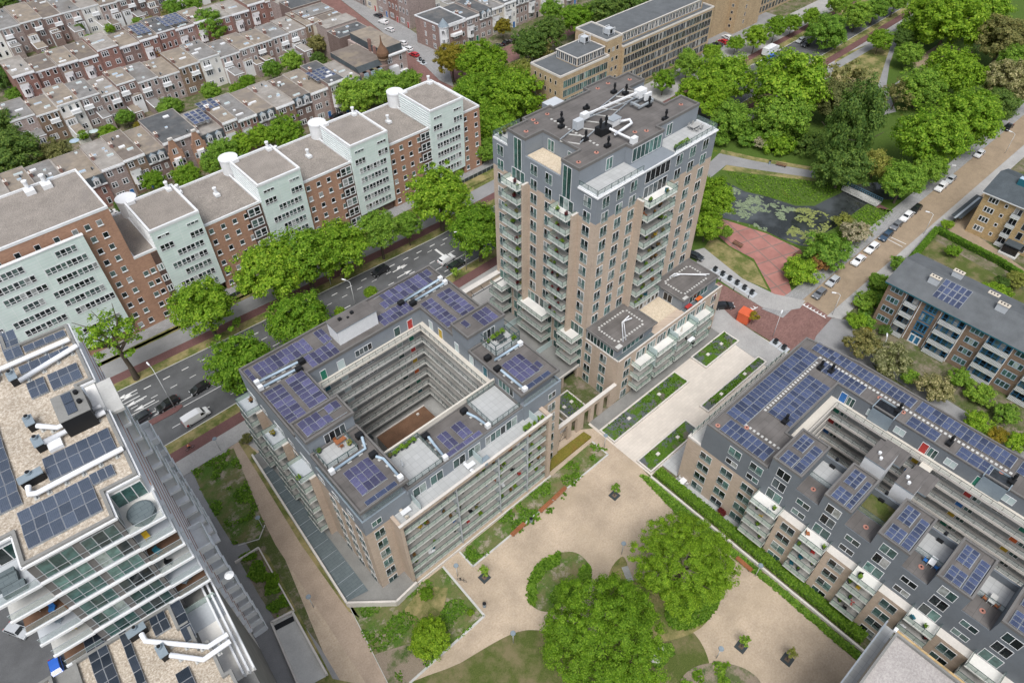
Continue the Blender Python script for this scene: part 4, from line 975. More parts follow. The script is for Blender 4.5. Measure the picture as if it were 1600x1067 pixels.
solar(PVP+'of two panels beside the block on the right corner pavilion', 53.7, 54.9, 54.6, 56.4, 23.95, 'pv_purple', .9, 1.5)
solar(PVP+'in a flat strip at the edge of the right corner pavilion', 49.2, 52.75, 54.4, 53.65, 23.95, 'pv_blue', 1.7, .9, tilt='', group='flat solar strips on the corner pavilions')
solar(PVP+'on the raised box over the left wing', 17.8, 66.1, 24.6, 69.2, 27.0, 'pv_purple', 1.1, 1.55, skip=((4, 0), (5, 0), (3, 1)))
solar(PVP+'of four columns on the front left corner pavilion', 18.9, 54.3, 23.2, 59.3, 23.95, 'pv_purple', 1.08, 1.67)
solar(PVP+'in a flat strip at the front left corner edge', 18.5, 52.4, 23.7, 53.25, 23.95, 'pv_blue', 1.7, .9, tilt='', group='flat solar strips on the corner pavilions')
solar(PVP+'of four panels left of centre on the middle of the front wing', 34, 54.1, 35.9, 57.4, 20.78, 'pv_purple', .95, 1.65)
solar(PVP+'of four panels right of centre on the middle of the front wing', 36.8, 54.2, 38.8, 57.4, 20.78, 'pv_purple', 1, 1.6)
solar(PVP+'in a flat strip along the front edge of the front wing', 33.1, 52.95, 39.7, 53.8, 20.9, 'pv_purple', 1.65, .85, tilt='', group='flat solar strips on the corner pavilions')

def duct(label, path, z, box, r=.22, m='duct', bm='black', cap=True, group='ventilation ducts on the courtyard block roof'):
 p0 = box; root = empty('ventilation_duct', (p0[0], p0[1], z), 0, label, 'ventilation duct', group)
 b = MB(); b.box(p0[0]-.55, p0[1]-.4, z, p0[0]+.55, p0[1]+.4, z+.85, bm); put('fan_box', b, root)
 t = MB(); t.tube([(x, y, z+.5) for x, y in path], r, m, 10); put('pipe', t, root, smooth=True)
 f = MB()
 for a, b_ in zip(path, path[1:]):
  n = max(1, int((Vector(a)-Vector(b_)).length/1.6))
  for i in range(n):
   p = Vector(a).lerp(Vector(b_), (i+.5)/n); f.box(p.x-.35, p.y-.2, z, p.x+.35, p.y+.2, z+.1, 'concrete_light'); f.box(p.x-.05, p.y-.05, z, p.x+.05, p.y+.05, z+.4, 'steel')
 put('pipe_support', f, root)
 if cap: e_ = path[-1]; c_ = MB(); c_.box(e_[0]-.4, e_[1]-.35, z+.15, e_[0]+.4, e_[1]+.35, z+.95, 'white_paint'); put('outlet', c_, root)
 return root
duct('long blue-grey pipe nearest the street on the left wing roof', [(25.0, 82.6), (17.9, 83.1)], 23.95, (25.6, 82.4))
duct('long blue-grey pipe beside the first on the left wing roof', [(23.8, 81.4), (17.8, 81.7)], 23.95, (24.4, 81.2))
duct('blue-grey pipe running towards the street at the far right roof corner', [(46.8, 82.8), (55.2, 83.2)], 23.95, (46.0, 82.8))
duct('second blue-grey pipe beside it at the far right roof corner', [(48.2, 81.6), (55.2, 81.8)], 23.95, (47.6, 81.4))
duct('blue-grey pipe below the framed glass terrace of the right wing', [(49.3, 61.0), (54.9, 60.9)], 23.95, (48.8, 62.2))
duct('blue-grey pipe along the court side of the right corner pavilion', [(48.6, 58.6), (48.7, 53.0)], 23.95, (48.4, 59.3))
duct('bent blue-grey pipe in front of the tiled terrace on the left wing', [(24.4, 62.6), (23.6, 60.5), (17.8, 60.4)], 23.95, (24.3, 63.2))
duct('crooked blue-grey pipe along the court side of the front left pavilion', [(24.0, 58.3), (24.6, 57.2), (24.5, 52.9)], 23.95, (23.9, 58.9))
duct('crooked pipe at the left edge of the middle roof of the front wing', [(33.0, 58.0), (32.8, 56.5), (32.5, 53.2)], 20.75, (32.8, 58.5))
duct('blue-grey pipe beside the large roof terrace of the front wing', [(40.4, 57.6), (40.9, 56), (41.2, 53.4)], 20.75, (40.3, 58.3))

# ================================================================ TOWER
T = empty('tower_block', (89, 75, 0), 0, 'tall pale brick apartment tower with grey upper storeys and stacks of glass balconies', 'apartment tower')
brickgrey(T, 73.2, 62.3, 104.6, 88.3, 38.9, 44.2)
HP = [(73.2, 66.7), (84.4, 66.7), (84.4, 65.4), (92.8, 65.4), (92.8, 67), (104.6, 67), (104.6, 71.3), (99.9, 71.3), (99.9, 80), (104.6, 80), (104.6, 84.2), (100.9, 84.2), (100.9, 85.6), (93.6, 85.6), (93.6, 84.2), (84.4, 84.2), (84.4, 85.1), (77.6, 85.1), (77.6, 84.1), (73.2, 84.1), (73.2, 79.6), (77.4, 79.6), (77.4, 70.8), (73.2, 70.8)]
mb = MB(); mb.prism(HP, 44.2, 47.25, 'render_grey'); put('penthouse_wall', mb, T)
roofed('roof', T, HP, 47.3, 'roof_felt', ph=.4, out=.05)
def flatpiece(name, parent, x0, y0, x1, y1, z, m, h=.05): mb = MB(); mb.box(x0, y0, z, x1, y1, z+h, m); return put(name, mb, parent)
flatpiece('gravel_roof', T, 73.6, 71.0, 77.3, 79.4, 44.2, 'gravel_beige', .12)
for n_, x0, y0, x1, y1 in (('roof_terrace', 73.5, 62.6, 84.2, 66.6), ('roof_terrace', 93, 62.6, 104.3, 66.9), ('roof_terrace', 73.5, 84.3, 79.6, 88)):
 t_ = flatpiece(n_, T, x0, y0, x1, y1, 44.2, 'terrace_tile'); gr = MB(); ed_ = MB()
 yy = y0 if y0 < 80 else y1; segs = [((x0-.2, yy-.2 if y0 < 80 else yy+.2), (x1+.2, yy-.2 if y0 < 80 else yy+.2)), ((x0-.2, y0), (x0-.2, y1))]
 if x0 > 90: segs[1] = ((x1+.2, y0), (x1+.2, y1))
 for a, b in segs:
  ed_.bar((*a, 44.2), (*b, 44.2), .3, .35, 'white_paint'); gr.bar((*a, 44.5), (*b, 44.5), .03, .95, 'rail_clear'); gr.bar((*a, 45.45), (*b, 45.45), .07, .05, 'rail_post')
  n = int((Vector(a)-Vector(b)).length/1.4)
  for i in range(n+1): p = Vector(a).lerp(Vector(b), i/n); gr.box(p.x-.03, p.y-.03, 44.5, p.x+.03, p.y+.03, 45.5, 'rail_post')
 put('edge_trim', ed_, t_); put('glass_railing', gr, t_)
mb = MB(); mb.box(73.0, 62.1, 44.05, 104.8, 62.32, 44.3, 'white_paint'); mb.box(73.0, 62.3, 44.05, 73.22, 66.7, 44.3, 'white_paint'); put('edge_trim', mb, T)
its = []
for k in range(1, 15):
 z = L[k]+.1; up = k >= 13
 for i, x in enumerate((75.3, 78.8, 82.2)): its.append((FW2t if (k*3+i*5) % 4 == 0 else FW2, (x, 62.3, z), 0)) if not (k < 5 and x < 86) else None
 for i, x in enumerate((94.3, 98.0, 101.7)): its.append((FW2 if (k+i) % 3 else FW2t, (x, 62.3, z), 0)) if k > 4 else None
 for i, y in enumerate((64.4, 73.6, 77.3, 86.2)):
  its.append((FW2t if (k*2+i*3) % 5 == 0 else FW2, (73.2, y, z), ROT['W'])) if not (k < 5 and y in (64.4, 86.2, 73.6, 77.3)) else None
place(T, its)
its = []
for k in range(1, 14):
 its += [(win(3.4, 2.3, 3, 'pane_teal'), (73.2, 69.2, L[k]), ROT['W']), (win(3.4, 2.3, 3, 'pane_teal'), (73.2, 81.4, L[k]), ROT['W'])]
 if k > 4: its.append((win(6.2, 2.3, 5, 'pane_dark'), (88.3, 62.3, L[k]), 0))
its += [(win(2.0, 6.2, 2, 'pane_teal', bars=1), (73.2, 69.3, 40.7), ROT['W']), (win(2.0, 6.2, 2, 'pane_teal', bars=1), (73.2, 81.5, 40.7), ROT['W'])]
its += [(win(1.6, 2.3, 2, 'pane_teal'), (80.5, 66.7, 44.4), 0), (win(1.6, 2.3, 2, 'pane_teal'), (96.5, 67, 44.4), 0), (win(7.6, 2.6, 7, 'pane_teal'), (88.6, 65.4, 44.4), 0), (win(6.5, 2.4, 5, 'pane_dark'), (88.4, 62.3, 41.4), 0), (win(1.6, 2.2, 2, 'pane_teal'), (77.4, 77.5, 44.4), ROT['W']), (win(1.8, 1.5, 2, 'pane_teal'), (77.4, 72.5, 44.8), ROT['W'])]
place(T, its)
mb = MB()
for y in (66.5, 78.9): mb.box(71.8, y-.25, 0, 73.2, y+.2, 39.3, 'brick_pink', top='coping')
mb.box(83.5, 60.9, 14.7, 83.95, 62.3, 39.3, 'brick_pink', top='coping'); put('brick_fin', mb, T)
its = []
for k in range(5, 14):
 f = 'balc_floor' if k < 13 else 'render_white'
 for y in (69.0, 81.3): its.append((balcony(4.3, 2.4, floor=f), (73.2, y, L[k]), ROT['W']))
 its.append((balcony(7.6, 2.5, floor=f), (87.9, 62.3, L[k]), 0))
for k in (2, 3, 4):
 f = 'balc_floor' if k < 4 else 'render_white'
 its += [(balcony(7.4, 2.9, floor=f), (73.2, 75.3, L[k]), ROT['W']), (balcony(4.2, 2.9, floor=f), (73.2, 65.3, L[k]), ROT['W']), (balcony(4.2, 2.9, floor=f), (73.2, 85.7, L[k]), ROT['W'])]
place(T, its)
its = [(win(3.6, 2.3, 3, 'pane_teal'), (73.2, y, L[k]), ROT['W']) for k in (1, 2, 3, 4) for y in (64.8, 73.4, 77.2, 85.6)]; place(T, its)
mb = MB(); mb.box(66.5, 63.2, 3.2, 73.2, 88, 3.5, 'concrete_light', top='deck_grey'); mb.box(66.5, 63.2, 3.5, 73.2, 63.4, 3.75, 'coping'); mb.box(57, 70, 3.2, 66.5, 88, 3.48, 'concrete_light', top='deck_grey')
for x in (68.6, 72.9): mb.box(x-.25, 63.3, 0, x+.25, 63.8, 3.2, 'brick_pink')
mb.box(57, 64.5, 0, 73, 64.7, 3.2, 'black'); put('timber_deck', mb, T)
mb = MB()
for a, b in (((66.6, 71), (73, 71)), ((66.6, 80.8), (73, 80.8))): mb.bar((*a, 3.55), (*b, 3.55), .04, 1.7, 'frost')
put('deck_screen', mb, T)
# rear side
its = [(FW2, (x, 88.3, L[k]+.1), ROT['N']) for k in range(4, 15, 2) for x in (76, 82, 90, 98)]

# low wing of the tower
P = empty('apartment_wing', (89, 57.5, 0), 0, 'four-storey brick wing with two grey roof pavilions at the foot of the tower', 'apartment building')
brickgrey(P, 73.2, 53.55, 105, 62.28, 11.8, 11.8)
mb = MB(); mb.box(73.3, 54.9, 11.8, 84.2, 62.25, 14.5, 'render_grey'); mb.box(93, 54.9, 11.8, 104.4, 62.25, 14.5, 'render_grey'); mb.box(84.2, 60.6, 11.8, 93, 62.25, 13.4, 'render_light'); put('penthouse_wall', mb, P)
roofed('roof', P, [(73.0, 54.1), (84.5, 54.1), (84.5, 62.27), (73.0, 62.27)], 14.6, 'roof_felt', ph=.12)
roofed('roof', P, [(92.7, 54.3), (104.3, 54.3), (104.3, 62.27), (92.7, 62.27)], 14.6, 'roof_felt', ph=.12)
flatpiece('gravel_roof', P, 84.3, 55.6, 92.9, 60.5, 11.8, 'gravel_beige', .1)
mb = MB(); mb.box(73.2, 53.5, 11.8, 105, 53.8, 12.2, 'brick_pink', top='coping'); mb.box(73.15, 53.8, 11.8, 73.4, 62.2, 12.05, 'coping'); put('parapet', mb, P)
for x0, x1 in ((73.5, 84.0), (93.2, 104.6)): flatpiece('roof_terrace', P, x0, 53.85, x1, 54.85, 11.8, 'slate_tile')
mb = MB();
for ox in (73.0, 92.7):
 for i in range(10):
  mb.box(ox+2+i*.75, 55.6, 14.62, ox+2.4+i*.75, 56.0, 14.66, 'concrete_light'); mb.box(ox+2+i*.75, 60.6, 14.62, ox+2.4+i*.75, 61.0, 14.66, 'concrete_light')
  if i < 7: mb.box(ox+1.6, 56.3+i*.65, 14.62, ox+2.0, 56.65+i*.65, 14.66, 'concrete_light'); mb.box(ox+9.4, 56.3+i*.65, 14.62, ox+9.8, 56.65+i*.65, 14.66, 'concrete_light')
 mb.box(ox+.6, 54.4, 14.62, ox+1.9, 55.3, 14.68, 'concrete_light')
put('roof_paving', mb, P)
its = []
for k in range(4):
 for y in (57.4, 61.3): its.append((FW2t if (k+int(y)) % 2 else FW2, (73.2, y, L[k]+.15), ROT['W']))
 for x in (75.8, 102.6): its.append((FW2, (x, 53.55, L[k]+.15), 0))
 for i in range(7): its.append((win(2.6, 2.3, 3, 'pane_teal'), (79.6+i*3.1, 53.55, L[k]+.05), 0))
for i in range(8): its.append((win(.9, 2.0, 1, 'pane_teal'), (73.3, 55.6+i*.85, 12.1), ROT['W']))
for i in range(7): its.append((win(1.0, 1.5, 1, 'pane_dark'), (85.0+i*1.2, 60.6, 11.95), 0))
its += [(win(2.2, 2.1, 2, 'pane_dark'), (93, 58.4, 11.95), ROT['W']), (win(6, 2.1, 5, 'pane_teal'), (78.5, 54.9, 11.9), 0), (win(6, 2.1, 5, 'pane_teal'), (98.5, 54.9, 11.9), 0)]
place(P, its)
its = []
for k in (1, 2, 3):
 f = 'balc_floor' if k < 3 else 'render_white'
 for x, w in ((79.2, 4.4), (85.2, 5.8), (91.6, 5.8), (97.6, 5.0)): its.append((balcony(w, 2.3, floor=f), (x, 53.5, L[k]), 0))
place(P, its)
mb = MB()
for x in (82, 88.4, 94.8): mb.box(x-.03, 51.4, 6, x+.03, 53.5, 10.7, 'frost')
put('balcony_screen', mb, P)
for ox, lb in ((75.6, 'left'), (95.2, 'right')):
 r_ = empty('ventilation_duct', (ox, 57, 14.6), 0, 'pair of bent white pipes on the %s grey roof pavilion of the low wing' % ('nearer' if lb == 'left' else 'farther'), 'ventilation duct', 'white pipes on the low wing roofs'); BASE[r_.name] = (ox, 57, 14.6)
 for d in (0, .75):
  t = MB(); t.tube([(ox+d, 55.1, 14.95), (ox+3.6+d*.6, 58.6, 14.95), (ox+5.9, 58.9+.0-d, 14.95)] if lb == 'left' else [(ox+1+d, 60.9-d*.5, 14.95), (ox+2.6+d, 60.9-d*1.2, 14.95), (ox+7.0+d, 56.2-d*.3, 14.95)], .13, 'duct_white', 8); put('pipe', t, r_, smooth=True)

# gate wall between the courtyard block and the wing; street-side portal
gw = empty('gate_wall', (65, 53.6, 0), 0, 'brick gate wall with tall openings between the courtyard block and the low wing', 'wall')
mb = MB(); ops = [(57.9, 60.0), (61.0, 62.6), (64.4, 66.2), (67.2, 68.6), (69.8, 71.6)]
x = 56.3
for a, b in ops: mb.box(x, 53.4, 0, a, 53.95, 4.6, 'brick_pink'); x = b
mb.box(x, 53.4, 0, 73.18, 53.95, 4.6, 'brick_pink'); mb.box(56.3, 53.4, 4.6, 73.18, 53.95, 5.7, 'brick_pink'); put('wall', mb, gw)
mb = MB(); mb.box(56.25, 53.3, 5.7, 73.2, 54.05, 5.85, 'coping'); put('coping', mb, gw)
mb = MB()
for a, b in ops[:1]:
 mb.bar((a, 53.7, .3), (b, 53.7, 4.2), .05, .06, 'dark_metal'); mb.bar((a, 53.7, 4.2), (b, 53.7, .3), .05, .06, 'dark_metal'); mb.box(a, 53.65, .9, b, 53.7, .98, 'dark_metal')
put('grille', mb, gw)
pf = empty('portal_frame', (65, 88, 0), 0, 'brick portal beam linking the courtyard block and the tower on the avenue side', 'portal')
mb = MB(); mb.box(56.5, 87.4, 11.4, 73.1, 88.2, 12.9, 'brick_pink'); mb.box(64.6, 87.4, 3.5, 65.4, 88.2, 11.4, 'brick_pink'); put('beam', mb, pf)
mb = MB(); mb.box(56.4, 87.2, 12.9, 73.15, 88.4, 13.05, 'coping'); put('coping', mb, pf)
mb = MB()
for i in range(6): x = 57+i*2.7; mb.bar((x, 86.3, 12.0), (x+2.7, 86.3, 12.0), .12, .12, 'dark_metal'); mb.bar((x, 86.3, 12.0), (x, 87.4, 12.4), .08, .08, 'dark_metal')
put('canopy_frame', mb, pf)

# roof plant on the tower
def vent(label, x, y, z, group, h=1.7, b=.55, m='black', name='roof_vent'):
 r = empty(name, (x, y, z), 0, label, 'roof vent', group)
 mb = MB(); mb.box(x-b, y-b*.7, z, x+b, y+b*.7, z+.5, m); put('base', mb, r)
 mb = MB(); mb.cyl((x+b*.3, y, z+.5), (x+b*.3, y, z+h), .17, m, n=10); mb.cyl((x+b*.3, y, z+h*.66), (x+b*.3, y, z+h*.86), .27, m, n=10); mb.cyl((x+b*.3, y, z+h), (x+b*.3, y, z+h+.08), .24, m, n=10); put('stack', mb, r); return r
def rp(px, py, z=47.4): return at(px, py, z)
TV = [((876, 190), 'farther of the close pair at left'), ((877, 199), 'nearer of the close pair at left'), ((959, 145), 'behind the white crane, left one'), ((977, 147), 'behind the white crane, right one'), ((1013, 166), 'in front of the crane head'), ((1039, 187), 'nearest the far right terrace'), ((914, 219), 'in front of the grey fan cabinet'), ((949, 229), 'near the front edge of the roof'), ((916, 170), 'short one in the middle left of the roof')]
for (a, b), t_ in TV: p = rp(a, b); vent('black roof vent stack on the tower, '+t_, p.x, p.y, 47.32, 'black vent stacks on the tower roof', h=1.8 if 'short' not in t_ else .8)
bm = empty('roof_crane', (92, 76, 47.3), 0, 'white facade-cleaning crane with a long arm on rails across the tower roof', 'roof crane')
mb = MB();
for x0, y0, x1, y1 in ((79.0, 72.2, 100.5, 77.2), (77.2, 75.2, 98.6, 80.0)): mb.bar((x0, y0, 47.62), (x1, y1, 47.62), .16, .16, 'steel')
for i in range(9):
 t_ = i/8; mb.bar((79+21.5*t_, 72.2+5*t_, 47.35), (77.2+21.4*t_, 75.2+4.8*t_, 47.35), .22, .12, 'concrete_light')
put('rail', mb, bm)
pA, pB = at(914, 178, 49), at(1000, 142, 49.6)
mb = MB(); mb.bar((pA.x, pA.y, 48.6), (pB.x, pB.y, 49.3), .3, .3, 'white_paint'); mb.bar((pA.x+.5, pA.y-.7, 48.4), (pB.x+.4, pB.y-.7, 48.9), .12, .14, 'steel'); put('arm', mb, bm)
mb = MB(); mb.box(pB.x-.8, pB.y-.7, 48.5, pB.x+1.2, pB.y+.7, 49.9, 'white_paint'); mb.box(pB.x+.2, pB.y-1.4, 48.0, pB.x+1.8, pB.y-.95, 49.3, 'white_paint'); put('machine_head', mb, bm)
mb = MB(); mb.box(pA.x-.8, pA.y-.5, 48.2, pA.x+.7, pA.y+.5, 49.2, 'white_paint'); put('counterweight', mb, bm)
mb = MB(); mb.box(pB.x-2.5, pB.y-2.2, 47.8, pB.x+1.5, pB.y-1.9, 48.1, 'steel'); mb.box(pB.x-2.5, pB.y-.4, 47.8, pB.x+1.5, pB.y-.1, 48.1, 'steel'); mb.box(pB.x-2.6, pB.y-2.2, 48.1, pB.x-2.2, pB.y-.1, 48.4, 'steel'); mb.box(pB.x+1.1, pB.y-2.2, 48.1, pB.x+1.5, pB.y-.1, 48.4, 'steel'); put('carriage', mb, bm)
pu = rp(944, 207); vu = empty('ventilation_unit', (pu.x, pu.y, 47.3), 0, 'black plant box with white air handler and looped white pipe on the tower roof', 'ventilation unit')
mb = MB(); mb.box(pu.x-1.6, pu.y-.8, 47.32, pu.x+1.0, pu.y+.8, 48.7, 'black');
for dx in (-1.1, .3): mb.cyl((pu.x+dx, pu.y, 48.7), (pu.x+dx, pu.y, 50.4), .2, 'black'); mb.cyl((pu.x+dx, pu.y, 49.6), (pu.x+dx, pu.y, 50.0), .3, 'black')
put('plant_box', mb, vu)
pw = rp(958, 195); mb = MB(); mb.box(pw.x-1.0, pw.y-.7, 47.4, pw.x+1.1, pw.y+.7, 48.6, 'white_paint'); mb.box(pw.x-1.1, pw.y-.8, 48.6, pw.x+1.2, pw.y+.8, 48.7, 'steel'); put('air_handler', mb, vu)
q = [rp(*c_, 48.2) for c_ in ((969, 190), (984, 187), (987, 193), (975, 201), (961, 210))]; mb = MB(); mb.tube(q, .24, 'duct_white', 10)
q = [rp(*c_, 48.2) for c_ in ((950, 200), (968, 209), (985, 217), (990, 220))]; mb.tube(q, .22, 'duct_white', 10); put('pipe', mb, vu, smooth=True)
mb = MB(); e_ = rp(991, 220, 48); mb.box(e_.x-.7, e_.y-.4, 47.6, e_.x+.5, e_.y+.4, 48.7, 'white_paint'); put('outlet', mb, vu)
pc = rp(903, 202); fc = empty('fan_cabinet', (pc.x, pc.y, 47.3), 0, 'pale grey slatted fan cabinet between the crane rails on the tower roof', 'fan cabinet'); mb = MB(); mb.box(pc.x-.8, pc.y-.6, 47.6, pc.x+.8, pc.y+.6, 49.2, 'render_light')
for i in range(6): mb.box(pc.x-.83, pc.y-.55, 47.8+i*.22, pc.x+.83, pc.y+.55, 47.86+i*.22, 'steel')
put('cabinet', mb, fc)
mb = MB(); q_ = random.Random(4)
for a, b in ((822, 205), (833, 187), (855, 178), (838, 192), (934, 138), (950, 130), (984, 124), (1064, 163), (1010, 204), (932, 238), (904, 253), (992, 206)):
 p = rp(a, b); mb.cyl((p.x, p.y, 47.32), (p.x, p.y, 47.36), .42, 'drain_red', n=12); mb.cyl((p.x, p.y, 47.36), (p.x, p.y, 47.5), .12, 'black', n=8)
put('roof_drain', mb, T)
mb = MB();
for i in range(14): p = rp(862+i*5.5, 186+i*3.1); mb.box(p.x-.25, p.y-.2, 47.32, p.x+.2, p.y+.2, 47.36, 'concrete_light')
put('roof_paving', mb, T)
pb = rp(884, 150, 48.5); mb = MB(); mb.box(84.6, 85.0, 44.2, 88.0, 87.4, 47.2, 'render_grey', top='render_light'); put('lift_head', mb, T)

# ================================================================ RIGHT BLOCK (grey pavilions, blue solar roofs)
B = empty('apartment_block', (84, 9, 0), 0, 'right-hand apartment block with grey walls, brick bays and blue solar panels', 'apartment building')
YS = -30
mb = MB(); mb.box(69.3, YS, 0, 78.4, 31.6, 11.8, 'brick_pink', bottom=False); mb.box(69.3, 31.6, 0, 98, 34.2, 11.8, 'brick_pink', top='concrete_light', bottom=False); put('wall', mb, B)
mb = MB(); mb.box(69.302, YS, 11.8, 77.3, 31.6, 17.75, 'render_dark', bottom=False); mb.box(77.3, 22, 0, 98.4, 31.6, 17.75, 'render_dark', bottom=False); mb.box(92.6, YS, 0, 99.9, 22, 17.75, 'render_dark', bottom=False); put('upper_wall', mb, B)
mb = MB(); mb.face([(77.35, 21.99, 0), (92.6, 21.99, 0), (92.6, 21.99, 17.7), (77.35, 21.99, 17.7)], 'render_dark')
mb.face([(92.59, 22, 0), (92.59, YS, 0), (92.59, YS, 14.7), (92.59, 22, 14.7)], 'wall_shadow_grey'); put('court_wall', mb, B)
roofed('roof', B, [(69.3, 20.2), (69.3, 31.6), (98.4, 31.6), (99.9, 22), (100.2, YS), (92.6, YS), (92.6, 21.9), (77.3, 21.9), (77.3, 20.2)], 17.8, 'roof_felt', ph=.25)
mb = MB(); mb.box(69.25, 31.55, 11.8, 69.6, 34.25, 12.2, 'coping'); mb.box(69.6, 33.9, 11.8, 98, 34.25, 12.2, 'coping'); put('parapet', mb, B)
gr = MB()
for i in range(18): x = 70+i*1.55; gr.box(x, 34.0, 12.2, x+1.45, 34.04, 13.2, 'rail_glass'); gr.box(x-.06, 33.95, 12.2, x, 34.08, 13.25, 'rail_post')
put('glass_railing', gr, B)
# front roof: pavilions alternating with terraces
PY = [(15.2, 20.0), (7.2, 11.4), (-1.4, 3.2), (-9.7, -5.1), (-18, -13.4)]
mb = MB()
for a, b in PY: mb.box(69.304, a, 17.75, 77.2, b, 20.75, 'render_dark')
put('penthouse_wall', mb, B)
for a, b in PY: roofed('roof', B, [(69.3, a), (77.3, a), (77.3, b), (69.3, b)], 20.8, 'roof_felt', ph=.3, out=.04)
prev = 15.2
for i, (a, b) in enumerate(PY[1:]):
 flatpiece('lower_roof', B, 69.4, b, 72.9, prev, 17.8, 'roof_felt'); m_ = ['terrace_tile', 'lawn', 'terrace_tile', 'terrace_tile'][i]
 t_ = flatpiece('roof_terrace', B, 73.1, b, 77.2, prev, 17.8, m_); g_ = MB()
 g_.bar((73.0, b, 17.9), (73.0, prev, 17.9), .04, 1.0, 'rail_clear'); g_.bar((73.0, b, 18.9), (73.0, prev, 18.9), .07, .05, 'rail_post'); g_.box(76.9, b, 17.9, 77.2, prev, 19.2, 'render_dark'); put('glass_railing', g_, t_); prev = a
# brick bays and recessed balconies along the front
bays = [(20.0, 34.2), (11.3, 15.3), (2.9, 7.2), (-5.4, -1.1), (-13.9, -9.5), (-22, -18)]
mb = MB()
for a, b in bays[1:]: mb.box(67.9, a, 0, 69.29, b, 11.8, 'brick_pink', top='coping')
put('brick_bay', mb, B)
FW2 = win(2.3, 1.95, 2, 'pane', rail=.8); FW2t = win(2.3, 1.95, 2, 'pane_teal', rail=.8); WS = win(2.2, 1.25, 2, 'pane')
its = []
for k in range(4):
 for y in (30.1, 25.9, 21.8): its.append((FW2t if (k+int(y)) % 3 == 0 else FW2, (69.3, y, L[k]+.2), ROT['W']))
 for a, b in bays[1:]: its.append((FW2t if (k+int(a)) % 3 == 0 else FW2, (67.9, (a+b)/2, L[k]+.2), ROT['W']))
 for a, b in ((15.3, 20), (7.2, 11.3), (-1.1, 2.9), (-9.5, -5.4), (-18, -13.9)): its.append((win(3.4, 2.3, 3, 'pane_teal'), (69.29, (a+b)/2, L[k]+.02), ROT['W']))
 its += [(FW2, (x, 34.2, L[k]+.2), ROT['N']) for x in (72, 78, 86, 94)]
for y in (25.7, 21.7): its += [(WS, (69.3, y, 12.7), ROT['W']), (FW2t, (69.3, y, 15.0), ROT['W'])]
for (a, b) in PY: its += [(win(2.2, 2.1, 2, 'pane_dark'), (69.3, (a+b)/2, 15.0), ROT['W']), (win(2.2, 1.9, 2, 'pane'), (69.3, (a+b)/2, 17.9), ROT['W']), (win(2.6, 2.2, 2, 'pane_teal'), (69.3, (a+b)/2, 11.95), ROT['W'])]
for y in (13.3, 5.2, -3.3, -11.6): its += [(WS, (69.3, y, 12.5), ROT['W']), (WS, (69.3, y, 15.2), ROT['W'])]
place(B, its)
its = []
for k in range(1, 5):
 for a, b in ((15.3, 20), (7.2, 11.3), (-1.1, 2.9), (-9.5, -5.4), (-18, -13.9)): its.append((balcony(round(b-a-.1, 2), 2.6, floor='balc_floor' if k < 4 else 'render_white'), (69.28, (a+b)/2, L[k]), ROT['W']))
place(B, its)
# gallery court
for k in range(1, 6):
 z = L[k]; gm = MB(); fl = 'cream' if k == 5 else 'balc_floor'
 gm.box(91.0, YS, z-.22, 92.58, 20.4, z, 'concrete_light', top=fl); gm.box(78.5, 20.4, z-.22, 92.58, 21.98, z, 'concrete_light', top=fl)
 gm.box(90.9, YS, z-.3, 91.0, 20.3, z+.25, 'coping'); gm.box(78.5, 20.3, z-.3, 91.0, 20.4, z+.25, 'coping'); g_ = put('gallery', gm, B)
 rl = MB()
 for i in range(30): y = 20-i*1.6; rl.box(90.92, y-.025, z+.2, 90.97, y+.025, z+1.1, 'dark_metal')
 rl.box(90.92, YS, z+1.1, 90.98, 20.3, z+1.15, 'dark_metal'); rl.box(78.5, 20.33, z+1.1, 91, 20.39, z+1.15, 'dark_metal'); rl.box(90.94, YS, z+.28, 90.96, 20.3, z+1.08, 'rail_clear'); put('railing', rl, g_)
fl = MB(); fl.box(77.4, YS, .02, 92.5, 21.9, .06, 'concrete'); put('court_floor', fl, B)
its = []
cols = [['orange_paint', 'red_paint', 'green_paint', 'orange_paint', 'red_paint'], ['green_paint', 'yellow_paint', 'red_paint', 'green_paint', 'yellow_paint'], ['red_paint', 'blue_paint', 'blue_paint', 'orange_paint', 'green_paint'], ['blue_paint', 'red_paint', 'yellow_paint', 'yellow_paint', 'orange_paint'], ['blue_paint', 'red_paint', 'green_paint', 'teal_paint', 'red_paint']]
for k in range(1, 6):
 for j, y in enumerate((20.2, 6.0, -2.6, -11, -19)): its += [(door(1.05, 2.15, cols[5-k if k < 5 else 4][j] if k < 5 else cols[4][j]), (92.59, y, L[k]), ROT['W']), (win(1.3, 2.1, 2, 'pane_teal'), (92.59, y-1.4, L[k]+.02), ROT['W'])]
 for y in (15, 10.2, 1.8, -7, -15): its.append((win(1.8, 1.5, 2, 'frost' if k == 5 else 'pane_dark'), (92.59, y, L[k]+.6), ROT['W']))
place(B, its)
# dormer-like sunk windows in the NE roof
for y0 in (13.6, -4.4):
 mb = MB(); mb.box(92.3, y0-1.8, 14.8, 94.9, y0+1.8, 17.83, 'zinc', top='pane_dark'); mb.box(92.2, y0-1.9, 17.83, 95, y0-1.75, 18.1, 'zinc'); mb.box(92.2, y0+1.75, 17.83, 95, y0+1.9, 18.1, 'zinc'); mb.box(94.85, y0-1.75, 17.83, 95, y0+1.75, 18.1, 'zinc')
 put('roof_light', mb, B)
